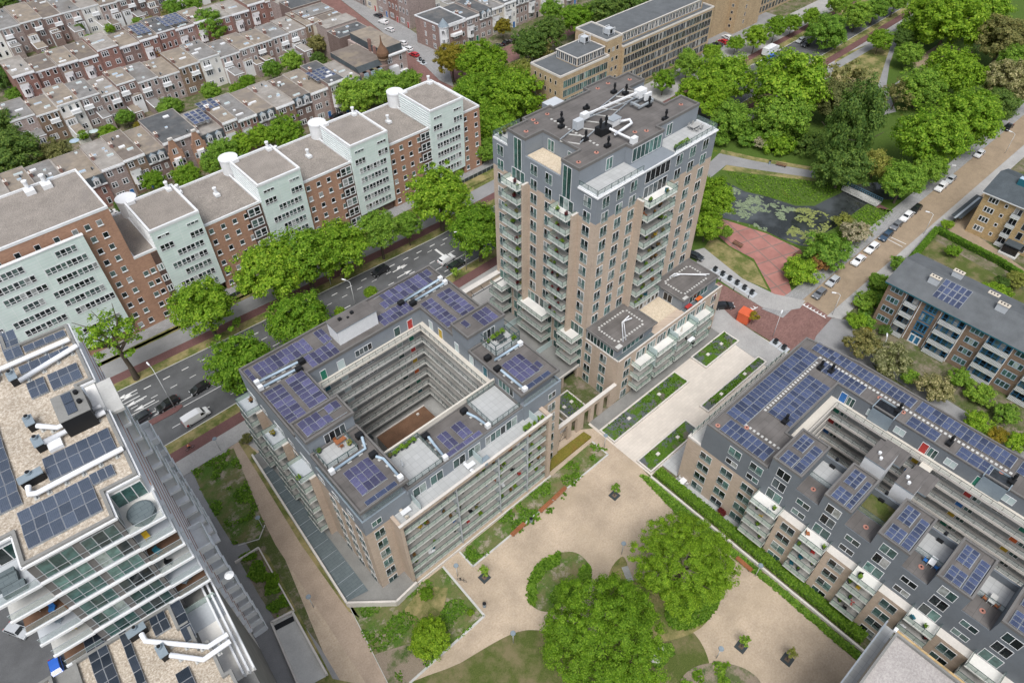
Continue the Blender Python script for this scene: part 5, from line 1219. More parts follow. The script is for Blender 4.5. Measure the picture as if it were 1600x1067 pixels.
# two lift cores standing in the court
for (x0, y0, x1, y1) in ((80.0, 7.7, 84.7, 10.9), (79.0, 2.8, 82.9, 5.6)):
 mb = MB(); mb.box(x0, y0, 0, x1, y1, 20.4, 'white_paint'); mb.box(x0-.05, y0-.05, 20.4, x1+.05, y1+.05, 20.6, 'zinc', top='roof_felt'); mb.box(x1, y0+.4, 14.4, 91, y0+2.2, 14.75, 'cream'); c_ = put('lift_core', mb, B)
 mb = MB(); mb.cyl((x0+1.2, y0+1.4, 20.6), (x0+1.2, y0+1.4, 21.0), .25, 'white_paint'); mb.cyl((x0+2, y0+2, 20.6), (x0+2, y0+2, 21.0), .25, 'white_paint'); put('roof_vent', mb, c_)
mb = MB(); mb.box(84.7, 6.6, 17.2, 88.4, 10.6, 17.5, 'zinc', top='roof_felt'); mb.box(82.9, 1.5, 17.0, 87.4, 5.2, 17.3, 'zinc', top='roof_felt'); put('lift_lobby_roof', mb, B)
gp = 'blue solar arrays on the right-hand block'
S_ = lambda lab, *a, **k: solar('blue solar array '+lab, *a, **{'tilt': '', 'lx': 1.0, 'ly': 1.65, 'group': gp, 'rim': .03, 'gap': .06, 'lift': .14, **k})
S_('along the promenade edge of the right block roof', 73.4, 27.4, 95.6, 30.9, 17.85, 'pv_blue', lx=1.02, ly=1.7)
S_('on the near left corner of the right block roof', 69.9, 21.3, 72.9, 29.6, 17.85, 'pv_blue', lx=1.5, ly=1.05)
S_('filling the wide roof above the gallery court', 78.6, 22.2, 90.8, 26.4, 17.85, 'pv_blue', lx=1.02, ly=1.4)
S_('in the far half of the outer edge strip', 96.5, 11.1, 99.0, 29.4, 17.85, 'pv_blue', lx=1.25, ly=1.08)
S_('in the near half of the outer edge strip', 96.5, -4.8, 99.4, 10.4, 17.85, 'pv_blue', lx=1.45, ly=1.08)
S_('in the inner strip beside the stepping tiles', 93.0, 18.2, 95.5, 26.3, 17.85, 'pv_blue', lx=1.25, ly=1.02)
S_('of an L shape between the two sunk roof windows', 92.7, 5.3, 95.2, 10.1, 17.85, 'pv_blue', lx=1.25, ly=1.6)
S_('of an L shape beyond the second sunk roof window', 92.7, -3.1, 95.2, 2.0, 17.85, 'pv_blue', lx=1.25, ly=1.7)
S_('running off the frame at the right end of the outer strip', 96.5, -20, 99.4, -5.6, 17.85, 'pv_blue', lx=1.45, ly=1.1)
for i, ((a, b), w_) in enumerate(zip(PY, ('first', 'second', 'third', 'fourth', 'fifth'))):
 for part, (x0, x1, y0, y1) in (('near left block', (69.7, 72.2, b-2.8, b-.7)), ('near right strip', (69.7, 75.8, a+.4, b-3.0)), ('far block', (73.2, 76.5, b-2.5, b-.7))):
  S_('%s on the %s raised pavilion from the promenade' % (part, w_), x0, y0, x1, y1, 20.85, 'pv_blue', lx=.85, ly=1.05)
for (x, y, z), t_ in zip(((93.6, 25.9, 17.85), (94.2, 24.2, 17.85), (79.0, 23.4, 17.85), (94.6, 12.2, 17.85), (94.3, 3.6, 17.85), (94.3, -5.9, 17.85), (77.2, 13.6, 17.85), (77.2, 5.6, 17.85), (77.2, -3.2, 17.85)),
 ('at the inner corner of the right block roof, farther of two', 'at the inner corner of the right block roof, nearer of two', 'at the court end of the wide solar roof of the right block', 'beside the first sunk roof window', 'between the two L-shaped solar arrays', 'beyond the second L-shaped solar array', 'behind the first and second pavilions of the right block', 'behind the second and third pavilions of the right block', 'behind the third and fourth pavilions of the right block')): vent('black roof vent '+t_, x, y, z, 'black vents on the right block', h=1.7, b=.6)
mb = MB()
for i in range(46): y = 27-i*.72; mb.box(95.62, y, 17.82, 96.1, y+.42, 17.86, 'concrete_light')
for i in range(22): mb.box(78.6+i*.74, 26.75, 17.82, 79.0+i*.74, 27.2, 17.86, 'concrete_light')
for i in range(9): mb.box(73.6+.0, 27-i*.75, 17.82, 74.05, 27.4-i*.75, 17.86, 'concrete_light')
put('roof_paving', mb, B)
mb = MB()
for x, y in ((95, 15.6), (95, 11.5), (95, -4.2), (71.2, 13.4), (71.2, 4.9), (71.2, -3.3), (71.2, -11.6), (70.4, 30.3), (73.5, 26.9)): mb.cyl((x, y, 17.84), (x, y, 17.88), .4, 'drain_red', n=12); mb.cyl((x, y, 17.88), (x, y, 17.98), .12, 'black', n=8)
put('roof_drain', mb, B)

# gravel-roofed corner building at the bottom right
K = empty('apartment_block', (56, -9, 0), 0, 'corner building with a pale gravel roof at the bottom right edge', 'apartment building')
mb = MB(); mb.box(44, -24, 0, 60.2, -5.4, 17.4, 'brick_pink'); put('wall', mb, K)
roofed('roof', K, [(44, -24), (60.2, -24), (60.2, -5.4), (44, -5.4)], 17.5, 'roof_gravel_g', ph=.5, edge='deck_grey')
mb = MB(); mb.box(60.2, -24, 17.2, 60.5, -5.3, 18.05, 'brick_yellow'); mb.box(60.0, -5.4, 17.9, 60.55, -5.0, 18.3, 'white_paint'); put('parapet', mb, K)
mb = MB(); mb.box(44, -5.4, 14.0, 62.5, -4.0, 14.2, 'concrete_light', top='terrace_tile'); mb.box(44, -4.1, 14.2, 62.5, -4.0, 15.2, 'rail_glass'); mb.box(44, -4.15, 15.2, 62.5, -3.95, 15.3, 'steel'); put('balcony', mb, K)

# ================================================================ LEFT TOWER (dark solar roofs)
RZ = -rad(4.2); OC = (-6.0, 54.0)
Cb = empty('tower_block', (*OC, 0), RZ, 'white-banded tower block with dark solar roofs and rows of glass balconies at the left edge', 'apartment tower')
TL = 47.2
mb = MB()
mb.box(-13, 4.3, 0, -8.5, 32.2, TL, 'render_light'); mb.box(-8.5, 0, 0, 0, 32.2, TL, 'felt_edge'); mb.box(0, 3.7, 0, 3.3, 32.2, TL, 'render_white'); put('wall', mb, Cb)
RP = [(-13, 4.3), (-8.6, 4.3), (-8.6, 0), (0, 0), (0, 3.7), (3.4, 3.7), (3.4, 14.5), (1.7, 14.5), (1.7, 20.5), (3.4, 20.5), (3.4, 32.2), (-3.6, 32.2), (-3.6, 36), (-8, 36), (-8, 34), (-13, 34)]
ro = roofed('roof', Cb, RP, 47.5, 'roof_gravel', ph=.4, pw=.35, edge='deck_grey')
mb = MB(); mb.box(-8, 32.2, 40, -3.6, 36, 47.3, 'render_light'); mb.box(-13, 32.2, 40, -8, 34, 47.3, 'render_light'); put('stair_wall', mb, Cb)
ip = inset(RP, -.12); mb = MB()
for i in range(len(ip)): a, b = ip[i], ip[(i+1) % len(ip)]; mb.bar((*a, 47.35), (*b, 47.35), .22, .28, 'white_paint')
put('edge_trim', mb, Cb)
mb = MB(); mb.box(1.8, 14.6, 46.6, 5.0, 20.4, 47.0, 'concrete_light'); put('landing_roof', mb, Cb)
# south front: white slab bands each storey, glazed bays between grey piers
its = []
for k in range(10, 16):
 z = L[k]; mb = MB()
 mb.box(-8.5, -.3, z-.22, 0, 0, z+.06, 'white_paint'); mb.box(-12.6, -.3, z-.22, -8.5, 4.3, z, 'white_paint', top=('render_light', 'wood_brown', 'concrete_light')[k % 3]); mb.box(-12.7, -.35, z-.24, -8.5, -.1, z+.08, 'white_paint'); mb.box(0, -.3, z-.22, 3.6, 3.7, z, 'white_paint', top=('concrete_light', 'wood_brown', 'render_light')[k % 3] if k < 15 else 'render_white'); mb.box(0, -.35, z-.24, 3.75, -.1, z+.08, 'white_paint'); mb.box(3.55, -.1, z-.24, 3.75, 3.7, z+.08, 'white_paint'); s_ = put('balcony', mb, Cb)
 gl = MB(); gl.box(-12.5, -.2, z+.12, -8.6, -.17, z+1.1, 'rail_clear'); gl.box(.1, -.2, z+.12, 3.6, -.17, z+1.1, 'rail_clear'); gl.box(3.58, -.1, z+.12, 3.61, 3.6, z+1.1, 'rail_clear'); gl.box(-12.5, -.22, z+1.1, 3.6, -.16, z+1.14, 'steel')
 put('glass_railing', gl, s_)
 its += [(win(3.4, 2.65, 3, 'pane_teal', frame='steel'), (-6.1, -.01, z+.15), 0), (win(3.3, 2.5, 3, 'pane_teal' if k % 3 else 'pane', frame='steel'), (-2.1, -.01, z+.15), 0), (win(3.2, 2.4, 3, 'pane_teal'), (1.7, 3.69, z+.1), 0), (win(3.6, 2.4, 3, 'pane_teal'), (-10.6, 4.29, z+.1), 0), (win(2.6, 2.4, 2, 'pane_teal'), (-.0+.01, 1.9, z+.1), PI/2), (win(2.6, 2.4, 2, 'pane_dark'), (-8.51, 2.1, z+.1), -PI/2)]
place(Cb, its, wloc=True)
# east side loggias and balconies
for k in range(2, 16):
 z = L[k]
 if k > 4:
  sx_ = .13*(15-k); mb = MB(); mb.box(3.3, 14.6, z-.25, 4.7+sx_, 20.6, z, 'white_paint', top='render_white'); mb.box(4.55+sx_, 14.6, z, 4.75+sx_, 20.6, z+.12, 'white_paint'); mb.box(4.6+sx_, 14.7+sx_, z+.12, 4.64+sx_, 20.5, z+.9, 'rail_glass'); mb.box(3.3, 14.5, z-.25, 4.75+sx_, 14.7+sx_, z+.15, 'white_paint'); mb.box(3.3, 17.5, z, 4.7+sx_, 17.65, z+2.6, 'white_paint'); put('loggia', mb, Cb)
 mb = MB(); mb.box(3.3, 3.7, z-.25, 3.9, 32.2, z+.05, 'white_paint'); mb.box(3.84, 3.7, z+.95, 3.9, 32.2, z+1.03, 'bench_wood'); put('slab_edge', mb, Cb)
for k in range(0, 10):
 z = L[k]+.3
 for v0, w in ((26.5, 4.0), (5.6, 4.0)):
  mb = MB(); mb.box(3.4, v0, z-.25, 5.5, v0+w, z, 'white_paint'); mb.box(5.4, v0, z, 5.62, v0+w, z+.25, 'white_paint'); mb.box(5.42, v0, z+.25, 5.46, v0+w, z+1.0, 'rail_glass'); mb.box(3.4, v0, z, 5.5, v0+.22, z+1.0, 'white_paint'); mb.box(3.4, v0+w-.22, z, 5.5, v0+w, z+1.0, 'white_paint'); put('balcony', mb, Cb)
# terraces with covers sit at the top floor
# low wing in front
mb = MB(); mb.box(-16.5, -45, 0, -1.2, -.4, 29.3, 'deck_grey'); mb.box(-1.2, -45, 0, 3.3, 3.6, 26.4, 'deck_grey'); put('wall', mb, Cb)
roofed('roof', Cb, [(-16.5, -45), (1.7, -45), (1.7, -11.9), (.9, -11.9), (.9, -7.3), (-.2, -7.3), (-.2, -3.7), (-1.2, -3.7), (-1.2, -.4), (-12, -.4), (-12, -5.5), (-14.2, -5.5), (-14.2, -.4), (-16.5, -.4)], 29.5, 'roof_gravel', ph=.45, pw=.35, edge='deck_grey')
mb = MB(); mb.box(-1.2, -3.7, 26.4, 3.3, -.2, 26.5, 'render_light'); mb.box(-.2, -11.9, 26.4, 3.4, -3.7, 26.46, 'render_white')
for x in (2.2, 2.8, 3.4): mb.box(x, -12, 26.4, x+.22, 3.6, 27.2+.15*(3.4-x), 'white_paint')
mb.box(-1.2, -.8, 26.5, 3.2, -.7, 27.6, 'rail_glass'); put('terrace', mb, Cb)
mb = MB(); mb.box(-14.1, -5.4, 26.6, -12.1, -.5, 26.7, 'lawn'); put('roof_terrace', mb, Cb)
lr = dict(parent_rot=(OC, RZ))
def cl(x, y): c, s = math.cos(-RZ), math.sin(-RZ); dx, dy = x-OC[0], y-OC[1]; return dx*c-dy*s, dx*s+dy*c
def csol(lab, p0, p1, z, lx, ly, mat='pv_slate', skip=()):
 a = cl(*p0); b = cl(*p1); solar(lab, a[0], b[1], b[0], a[1], z, mat, lx, ly, tilt='y', deg=7, group='dark solar arrays on the left tower', lift=.25, skip=skip, **lr)
csol('dark solar array, leftmost of the three along the front edge of the left tower', (-13.2, 61.0), (-11.2, 56.0), 47.55, 1.05, 1.62)
csol('dark solar array, middle one of the three along the front edge of the left tower', (-10.9, 60.8), (-8.9, 55.8), 47.55, 1.05, 1.62)
csol('dark solar array, right one of the three along the front edge of the left tower', (-8.6, 60.7), (-6.6, 55.7), 47.55, 1.05, 1.62)
csol('three dark panels in a row beside the covered terrace of the left tower', (-6.2, 60.7), (-4.0, 59.1), 47.55, .75, 1.6)
cs2 = lambda lab, l_, r_, lx=1.1, ly=1.75: csol(lab, tuple(at(*l_, 47.7)[:2]), tuple(at(*r_, 47.7)[:2]), 47.55, lx, ly)
cs2('dark solar array behind the lowest thick white pipe of the left tower', (65, 717), (183, 700))
csol('long dark solar array at the far left edge of the left tower roof', (-14.4, 76), (-12.4, 62.0), 47.55, 1.05, 1.7)
cs2('dark solar array between the white hatch and the two upper pipes', (40.3, 599.4), (77, 611))
cs2('dark solar array behind the lift box of the left tower', (73, 586), (129.5, 589))
cs2('row of dark panels between the two upper white pipes', (29, 575), (112, 551.5))
cs2('row of dark panels above the uppermost white pipe', (36, 543), (104, 524))
cs2('dark solar array in the far left corner of the left tower roof', (-4, 526), (37, 554))
csol('near-black solar array left of centre on the low gravel roof', tuple(at(128, 1000, 30)[:2]), tuple(at(196, 1090, 30)[:2]), 29.6, 1.05, 1.65, 'pv_black')
csol('near-black narrow solar array beside the vent box on the low gravel roof', tuple(at(184, 990, 30)[:2]), tuple(at(236, 1085, 30)[:2]), 29.6, 1.05, 1.65, 'pv_black')
csol('two near-black panels behind the left vent box on the low gravel roof', tuple(at(230, 964, 30)[:2]), tuple(at(266, 978, 30)[:2]), 29.6, 1.05, 1.5, 'pv_black')
csol('near-black solar array of stepped panels at the back of the low gravel roof', tuple(at(264, 945, 30)[:2]), tuple(at(306, 992, 30)[:2]), 29.6, 1.05, 1.6, 'pv_black')
csol('two near-black panels in front of the paired white pipes', tuple(at(272, 1052, 30)[:2]), tuple(at(308, 1072, 30)[:2]), 29.6, 1.1, 1.7, 'pv_black')
def cduct(lab, pts, z, boxpx, r=.3, bw=.8, bl=1.5):
 P = [at(x, y, z+.7) for x, y in pts]; bp = at(*boxpx, z+.8); r_ = empty('ventilation_duct', (bp.x, bp.y, z), 0, lab, 'ventilation duct', 'thick white pipes on the left tower')
 BASE[r_.name] = (bp.x, bp.y, z)
 t = MB(); t.tube([(p.x, p.y, z+.7) for p in P], r, 'duct_white', 12); put('pipe', t, r_, smooth=True)
 b = MB(); b.box(bp.x-bw/2, bp.y-bl/2, z, bp.x+bw/2, bp.y+bl/2, z+1.1, 'black', top='zinc'); b.box(bp.x-bw/2-.08, bp.y-bl/2-.08, z+1.1, bp.x+bw/2+.08, bp.y+bl/2+.08, z+1.2, 'zinc'); b.cyl((bp.x, bp.y+bl*.28, z+1.2), (bp.x, bp.y+bl*.28, z+1.55), .28, 'zinc', n=12); b.cyl((bp.x, bp.y+bl*.28, z+1.55), (bp.x, bp.y+bl*.28, z+1.65), .2, 'black', n=12); put('vent_box', b, r_)
 f = MB()
 for a, c in zip(P, P[1:]):
  n = max(1, int((c-a).length/1.7))
  for i in range(n): p = a.lerp(c, (i+.5)/n); f.box(p.x-.05, p.y-.35, z, p.x+.05, p.y+.35, z+.42, 'steel'); f.box(p.x-.25, p.y-.4, z, p.x+.25, p.y+.4, z+.08, 'concrete_light')
 put('pipe_support', f, r_)
cduct('uppermost thick white pipe across the left tower roof', [(-10, 581), (0, 577), (108, 530)], 47.5, (-14, 588))
cduct('second thick white pipe from the top of the left tower roof', [(30, 595), (120, 540)], 47.5, (20, 590))
cduct('thick white pipe with a kink on the left tower roof', [(58, 665), (68, 666), (90, 668), (158, 634)], 47.5, (47, 660))
cduct('straight thick white pipe just below the kinked one', [(68, 691), (164, 643)], 47.5, (60, 692))
cduct('longest thick white pipe with a hooked end on the left tower roof', [(44, 760), (46, 772), (58, 770), (192, 700)], 47.5, (49, 746), bw=2.2, bl=.9)
cduct('upper of two bent white pipes on the low gravel roof', [(221, 990), (228, 1001), (325, 1010), (356, 990)], 29.6, (214, 986), bw=1.9, bl=.8)
cduct('lower of two bent white pipes on the low gravel roof', [(266, 1023), (318, 1030), (360, 1001)], 29.6, (254, 1018))
lb = at(110, 632, 50); r_ = empty('lift_box', (lb.x, lb.y, 47.5), RZ, 'flat-topped dark lift box with two panels and two black vents on the left tower roof', 'roof structure')
mb = MB(); mb.box(-1.55, -2.1, 0, 1.55, 2.1, 2.5, 'black', top='deck_grey'); mb.box(-1.6, -2.15, 2.5, 1.6, 2.15, 2.6, 'deck_grey'); put('housing', mb, r_)
mb = MB(); mb.box(-.55, -1.6, 2.65, .45, .1, 2.72, 'pv_slate'); mb.box(-.55, .2, 2.65, .45, 1.8, 2.72, 'pv_slate'); put('panel', mb, r_)
mb = MB();
for y in (-.4, 1.2): mb.cyl((.95, y, 2.6), (.95, y, 3.0), .25, 'black', n=10)
put('roof_vent', mb, r_)
hp = at(85, 692, 48); mb = MB(); mb.box(-.7, -.8, 0, .7, .8, .5, 'white_paint'); r_ = put('roof_hatch', mb); r_.location = (hp.x, hp.y, 47.55); r_.rotation_euler = (0, 0, RZ); tag(r_, 'square white access hatch on the gravel of the left tower roof', 'roof hatch')
hp = at(131, 617, 48); mb = MB(); mb.box(-.35, -.8, 0, .35, .8, .9, 'white_paint'); mb.box(-.3, -.75, .9, .3, .75, 1.0, 'steel'); r_ = put('air_unit', mb); r_.location = (hp.x, hp.y, 47.55); r_.rotation_euler = (0, 0, RZ); tag(r_, 'slim white air unit right of the lift box on the left tower', 'air unit')
# covered hot tub and covered sofas on the corner terraces
hp = at(219, 798, L[15]+.9); mb = MB(); mb.cyl((0, 0, 0), (0, 0, .8), 1.35, 'slate_tile', n=24); mb.cyl((0, 0, .8), (0, 0, .95), 1.4, 'slate_tile', r1=1.2, n=24); r_ = put('hot_tub', mb); r_.location = (hp.x, hp.y, L[15]+.02); tag(r_, 'round grey covered hot tub on the top corner terrace of the left tower', 'hot tub')
hp = at(10, 905, L[15]+.5); mb = MB(); mb.box(-2, -.9, 0, 1.0, .6, .7, 'slate_tile'); mb.box(-2, .2, .7, 1.0, .7, 1.0, 'slate_tile'); mb.box(-.6, -1.9, 0, 1.4, -.9, .6, 'slate_tile'); r_ = put('covered_sofa', mb); r_.location = (hp.x, hp.y, L[15]+.02); r_.rotation_euler = (0, 0, RZ); tag(r_, 'garden sofa under a dark grey cover on the left terrace of the left tower', 'sofa')

# garage ramp and low walls beside the left tower
rw = empty('garage_ramp', tuple(at(455, 1000)[:2])+(0,), 0, 'pale concrete garage ramp with low side walls below the lawn', 'ramp'); BASE[rw.name] = (*at(455, 1000)[:2], 0)
Rp = [at(*p) for p in ((425, 974), (458, 957), (512, 1055), (470, 1078))]
mb = MB(); mb.face([(p.x, p.y, .05 if i in (2, 3) else .04) for i, p in enumerate(Rp)][::-1], 'concrete_light'); put('slab', mb, rw)
mb = MB();
for a, b in ((Rp[0], Rp[1]), (Rp[1], Rp[2]), (Rp[0], Rp[3])): mb.bar((a.x, a.y, 0), (b.x, b.y, 0), .3, .7, 'coping')
put('wall', mb, rw)
mb = MB(); a, b = at(428, 982), at(459, 966); mb.bar((a.x, a.y, .06), (b.x, b.y, .06), .9, .05, 'black'); put('drain_grate', mb, rw)
gwl = MB();
for a, b in (((405, 857), (460, 955)), ((368, 880), (405, 857))): a, b = at(*a), at(*b); gwl.bar((a.x, a.y, 0), (b.x, b.y, 0), .22, .6, 'coping')
tag(put('garden_wall', gwl), 'thin concrete wall around the planting bed above the garage ramp', 'wall')

# ================================================================ GREEN-PANELLED BLOCK ALONG THE AVENUE
D = empty('apartment_block', (50, 145, 0), 0, 'long orange brick block with projecting pale green panelled bays and gravel roofs along the avenue', 'apartment building')
wb = win(1.05, 1.25, 1, 'pane_D', t=.07, sill='white_paint')
def gwin(n): return win(.98*n, 1.6, n, 'pane_D', t=.13, transom=.55)
bw = win(3.0, 2.2, 2, 'pane_D', t=.22, transom=.85)
segs = [(-40, 16.6, 30.4), (16.6, 21.3, 17.6)]   # brick: x0, x1, height
ZB = 17.9
for g0 in (21.3, 45.6, 69.6, 93.3): segs.append((g0+10.6, (g0+24.2) if g0 < 93 else 110.2, ZB))
its = []
for i, (x0, x1, h) in enumerate(segs):
 mb = MB(); mb.box(x0, 138, 0, x1, 156, h, 'brick_orange'); put('wall', mb, D)
 roofed('roof', D, [(x0+.02, 138), (x1-.02, 138), (x1-.02, 156), (x0+.02, 156)], h+.02, 'roof_gravel_d', ph=.42, pw=.35, edge='white_paint', out=.06)
 ns = int(h/2.95)
 for k in range(ns):
  z = .9+2.93*k
  if i == 0:
   for x in (9.4, 11.7, 14.0): its.append((wb, (x, 138, z+.3), 0))
   if k == ns-1:
    for x in (-12, -8, -4.5, -1, 2.5, 6): its.append((wb, (x, 138, z+.3), 0))
  elif i == 1:
   if k < 6: its += [(wb, (17.4, 138, z), 0), (wb, (18.9, 138, z), 0), (win(1.3, 1.7, 2, 'pane_D', t=.18), (20.55, 137.9, z-.2), 0)]
  else:
   n = 4 if x1 < 105 else 2; w = (x1-x0-4.2) if x1 < 105 else 5.0
   for j in range(n): its.append((wb, (x0+1.3+w*j/(n-.6), 138, z), 0))
   if x1 < 105: its.append((bw, (x1-1.9, 137.9, z-.25), 0))
 if 1 <= i and x1 < 105:
  mb = MB(); a, b = (x1-3.7, x1-.05) if i > 1 else (19.9, 21.25)
  mb.box(a, 137.9, .3, b, 137.995, h-.3, 'brick_dark'); put('dark_panel', mb, D)
place(D, its)
greens = [(-30, 10.2, 28.0), (21.3, 31.9, 22.6), (45.6, 56.2, 22.6), (69.6, 80.2, 22.6), (93.3, 103.9, 22.9)]
its = []
for i, (x0, x1, h) in enumerate(greens):
 lean = .35
 mb = MB(); yb = 137.6 if i else 137.3; yt = yb-.9; yr = 150.3 if i else 139
 z0 = 2.6
 mb.face([(x0, yb, z0), (x1, yb, z0), (x1, yt, h), (x0, yt, h)], 'mint_panel'); mb.face([(x0, yb, z0), (x0, yt, h), (x0, yr, h), (x0, yr, z0)], 'mint_panel'); mb.face([(x1, yb, z0), (x1, yr, z0), (x1, yr, h), (x1, yt, h)], 'mint_panel')
 mb.face([(x0, yb, z0), (x0, yr, z0), (x1, yr, z0), (x1, yb, z0)], 'dark_metal'); mb.box(x0+.6, 138.2, 0, x1-.6, yr, z0, 'brick_dark'); put('green_bay', mb, D)
 rf = [(x0, yt), (x1, yt), (x1, yr), (x0, yr)]
 if i: roofed('roof', D, rf, h, 'roof_gravel_d', ph=.45, pw=.45, edge='white_paint', out=.08)
 else: mb = MB(); mb.box(x0, yt-.1, h, x1+.1, yt+.7, h+.2, 'white_paint'); put('roof', mb, D)
 # side slats as pale horizontal ledges
 if i:
  mb = MB()
  for k in range(7): z = ZB+.3+k*.66; mb.box(x0-.14, yt+.5, z, x0, yr, z+.22, 'white_paint')
  put('slat_band', mb, D)
 ns = 7 if i else 9
 for k in range(ns):
  z = 3.6+2.72*k; yy = yb-.9*((z+.6-z0)/(h-z0))-.02
  if z+1.4 > h: continue
  r_ = random.Random(i*20+k)
  if i == 0:
   for c_ in ((8.1, 4), (4.18, 4), (-1.5, 4), (-5.42, 4), (-11, 4)):
    if r_.random() < .85: its.append((gwin(c_[1]), (c_[0]-.9*(k % 3), yy, z), 0))
  else:
   top = k == ns-1
   if top: its += [(win(2.6, .7, 3, 'pane_D', t=.09), (x0+2.2, yy-.03, z+.5), 0), (win(2.6, .7, 3, 'pane_D', t=.09), (x1-2.0, yy-.03, z+.5), 0)]
   elif k == ns-2: its += [(gwin(3), (x0+2.1, yy, z), 0), (gwin(3), (x1-1.9, yy, z), 0)]
   else:
    w_ = 1.98; n0 = 4 if k % 2 or i > 2 else 3
    xs = x1-1.2-w_*n0
    for j in range(n0): its.append((gwin(2), (xs+w_*(j+.5), yy, z), 0))
place(D, its)
# white flues and ledges on the brick roofs, round stair towers behind
for i, x in enumerate((7.0, 10.2)):
 mb = MB(); mb.box(-.9, -1.3, 0, .9, 1.0, .9, 'white_paint'); mb.cyl((0, .4, .9), (0, .4, 2.2), .42, 'white_paint', n=12); mb.cyl((0, .4, 2.2), (0, .4, 2.5), .55, 'white_paint', n=12)
 o = put('roof_flue', mb); o.location = (x, 156.2-2.2, 30.45); tag(o, 'white roof flue on the tall left end of the orange brick block, %s one' % ('left' if i == 0 else 'right'), 'flue', 'white flues on the orange brick block')
fl_me = None
FP = [(30.6, 149.0, 22.6, 'near the far corner of the first full green bay roof'), (33.6, 154.0, 18, 'beside the first green bay, on the low brick roof'), (39.5, 147, 18, 'standing alone on the brick roof right of the first green bay'), (55.0, 149.0, 22.6, 'near the far corner of the second green bay roof'), (58.6, 153.6, 18, 'beside the second green bay, on the low brick roof'), (63.5, 147, 18, 'standing alone on the brick roof right of the second green bay'), (78.8, 149.2, 22.6, 'near the far corner of the third green bay roof'), (82.4, 153.6, 18, 'beside the third green bay, on the low brick roof'), (87.4, 147.4, 18, 'standing alone on the brick roof right of the third green bay'), (102.6, 149.2, 22.9, 'on the far corner of the last green bay roof'), (104.8, 150.4, 18, 'just behind the last green bay')]
mb = MB(); mb.box(-.55, -.8, 0, .55, .8, .6, 'white_paint'); mb.cyl((0, .3, .6), (0, .3, 1.7), .33, 'white_paint', n=12); mb.cyl((0, .3, 1.7), (0, .3, 2.0), .45, 'white_paint', n=12); fl_me = mb.mesh('roof_flue')
for x, y, z, t_ in FP: o = inst('roof_flue', fl_me, (x, y, z+.05)); tag(o, 'white roof flue '+t_, 'flue', 'white flues on the orange brick block')
for i, x in enumerate((22.6, 46.8, 70.8, 94.6)):
 mb = MB(); mb.cyl((x, 154.2, 0), (x, 154.2, 21.4), 2.15, 'white_paint', n=28, cap=False); mb.cyl((x, 154.2, 21.4), (x, 154.2, 21.8), 2.25, 'white_paint', n=28); mb.box(x+1.8, 150.3, ZB, x+3.6, 154, ZB+3.2, 'pane_teal'); put('stair_drum', mb, D)
 mb = MB(); mb.box(x-.9, 149.0, 22.65, x+.7, 150.0, 23.4, 'white_paint'); put('roof_unit', mb, D)
# fences and low walls in front
for lab, x0, x1 in (('dark steel fence in front of the last green bay beside the avenue', 96, 112), ('dark steel fence in front of the middle of the orange brick block', 55, 76), ('dark steel fence in front of the left half of the orange brick block', 19, 44)):
 f = MB(); n = int((x1-x0)/1.6)
 for i in range(n+1): x = x0+(x1-x0)*i/n; f.box(x-.05, 134.4, 0, x+.05, 134.5, 1.3, 'steel')
 f.box(x0, 134.43, .15, x1, 134.47, 1.15, 'dark_metal'); f.box(x0, 134.4, 1.2, x1, 134.5, 1.3, 'steel'); tag(put('fence', f), lab, 'fence')

# ================================================================ BEIGE OFFICE BLOCK
O = empty('office_block', (180, 147, 0), 0, 'long beige brick office with a gridded window front beyond the tower', 'office building')
mb = MB(); mb.box(142.4, 139.6, 0, 163.6, 152.5, 14.6, 'brick_beige'); mb.box(163.6, 141.2, 0, 170.8, 154.5, 18.6, 'brick_beige'); mb.box(170.8, 140.4, 0, 217, 154, 15.0, 'brick_beige'); put('wall', mb, O)
mb = MB(); mb.box(151, 141.2, 14.6, 162.8, 150, 17.3, 'brick_beige'); mb.box(170.8, 142.6, 15, 213, 153.5, 18.3, 'brick_beige'); put('penthouse_wall', mb, O)
roofed('roof', O, [(142.4, 139.6), (163.6, 139.6), (163.6, 152.5), (142.4, 152.5)], 14.7, 'roof_felt_grey', ph=.5, edge='coping'); roofed('roof', O, [(163.6, 141.2), (170.8, 141.2), (170.8, 154.5), (163.6, 154.5)], 18.7, 'roof_felt_grey', ph=.4, edge='coping')
roofed('roof', O, [(170.8, 140.4), (217, 140.4), (217, 154), (170.8, 154)], 15.1, 'roof_felt_grey', ph=.4, edge='coping'); roofed('roof', O, [(150.8, 141), (163, 141), (163, 150.3), (150.8, 150.3)], 17.4, 'roof_felt_grey', ph=.15, edge='coping'); roofed('roof', O, [(170.9, 142.3), (213.2, 142.3), (213.2, 153.7), (170.9, 153.7)], 18.4, 'roof_felt_grey', ph=.15, edge='coping')
its = []
ow = win(1.62, 2.25, 2, 'pane_dark', frame='concrete'); ow2 = win(1.65, 2.2, 2, 'pane_teal', frame='concrete'); op = win(1.5, 2.3, 2, 'pane_dark', frame='white_paint', t=.12); os_ = win(.8, 1.3, 1, 'pane_dark', frame='coping')
for k in range(5):
 for i in range(26): its.append((ow, (172.3+i*1.72, 140.4, .8+2.85*k), 0))
for k in range(4):
 for i in range(11): its.append((ow2, (144.6+i*1.75, 139.6, 2.2+2.95*k), 0))
 for i in range(5): its.append((os_, (142.4, 141.4+i*2.2, 2.4+3.2*k), ROT['W']))
for i in range(24): its.append((op, (171.9+i*1.72, 142.6, 15.6), 0))
for i in range(7): its.append((op, (151.9+i*1.7, 141.2, 15.0), 0))
for i in range(5): its.append((op, (151, 142.2+i*1.75, 15.0), ROT['W']))
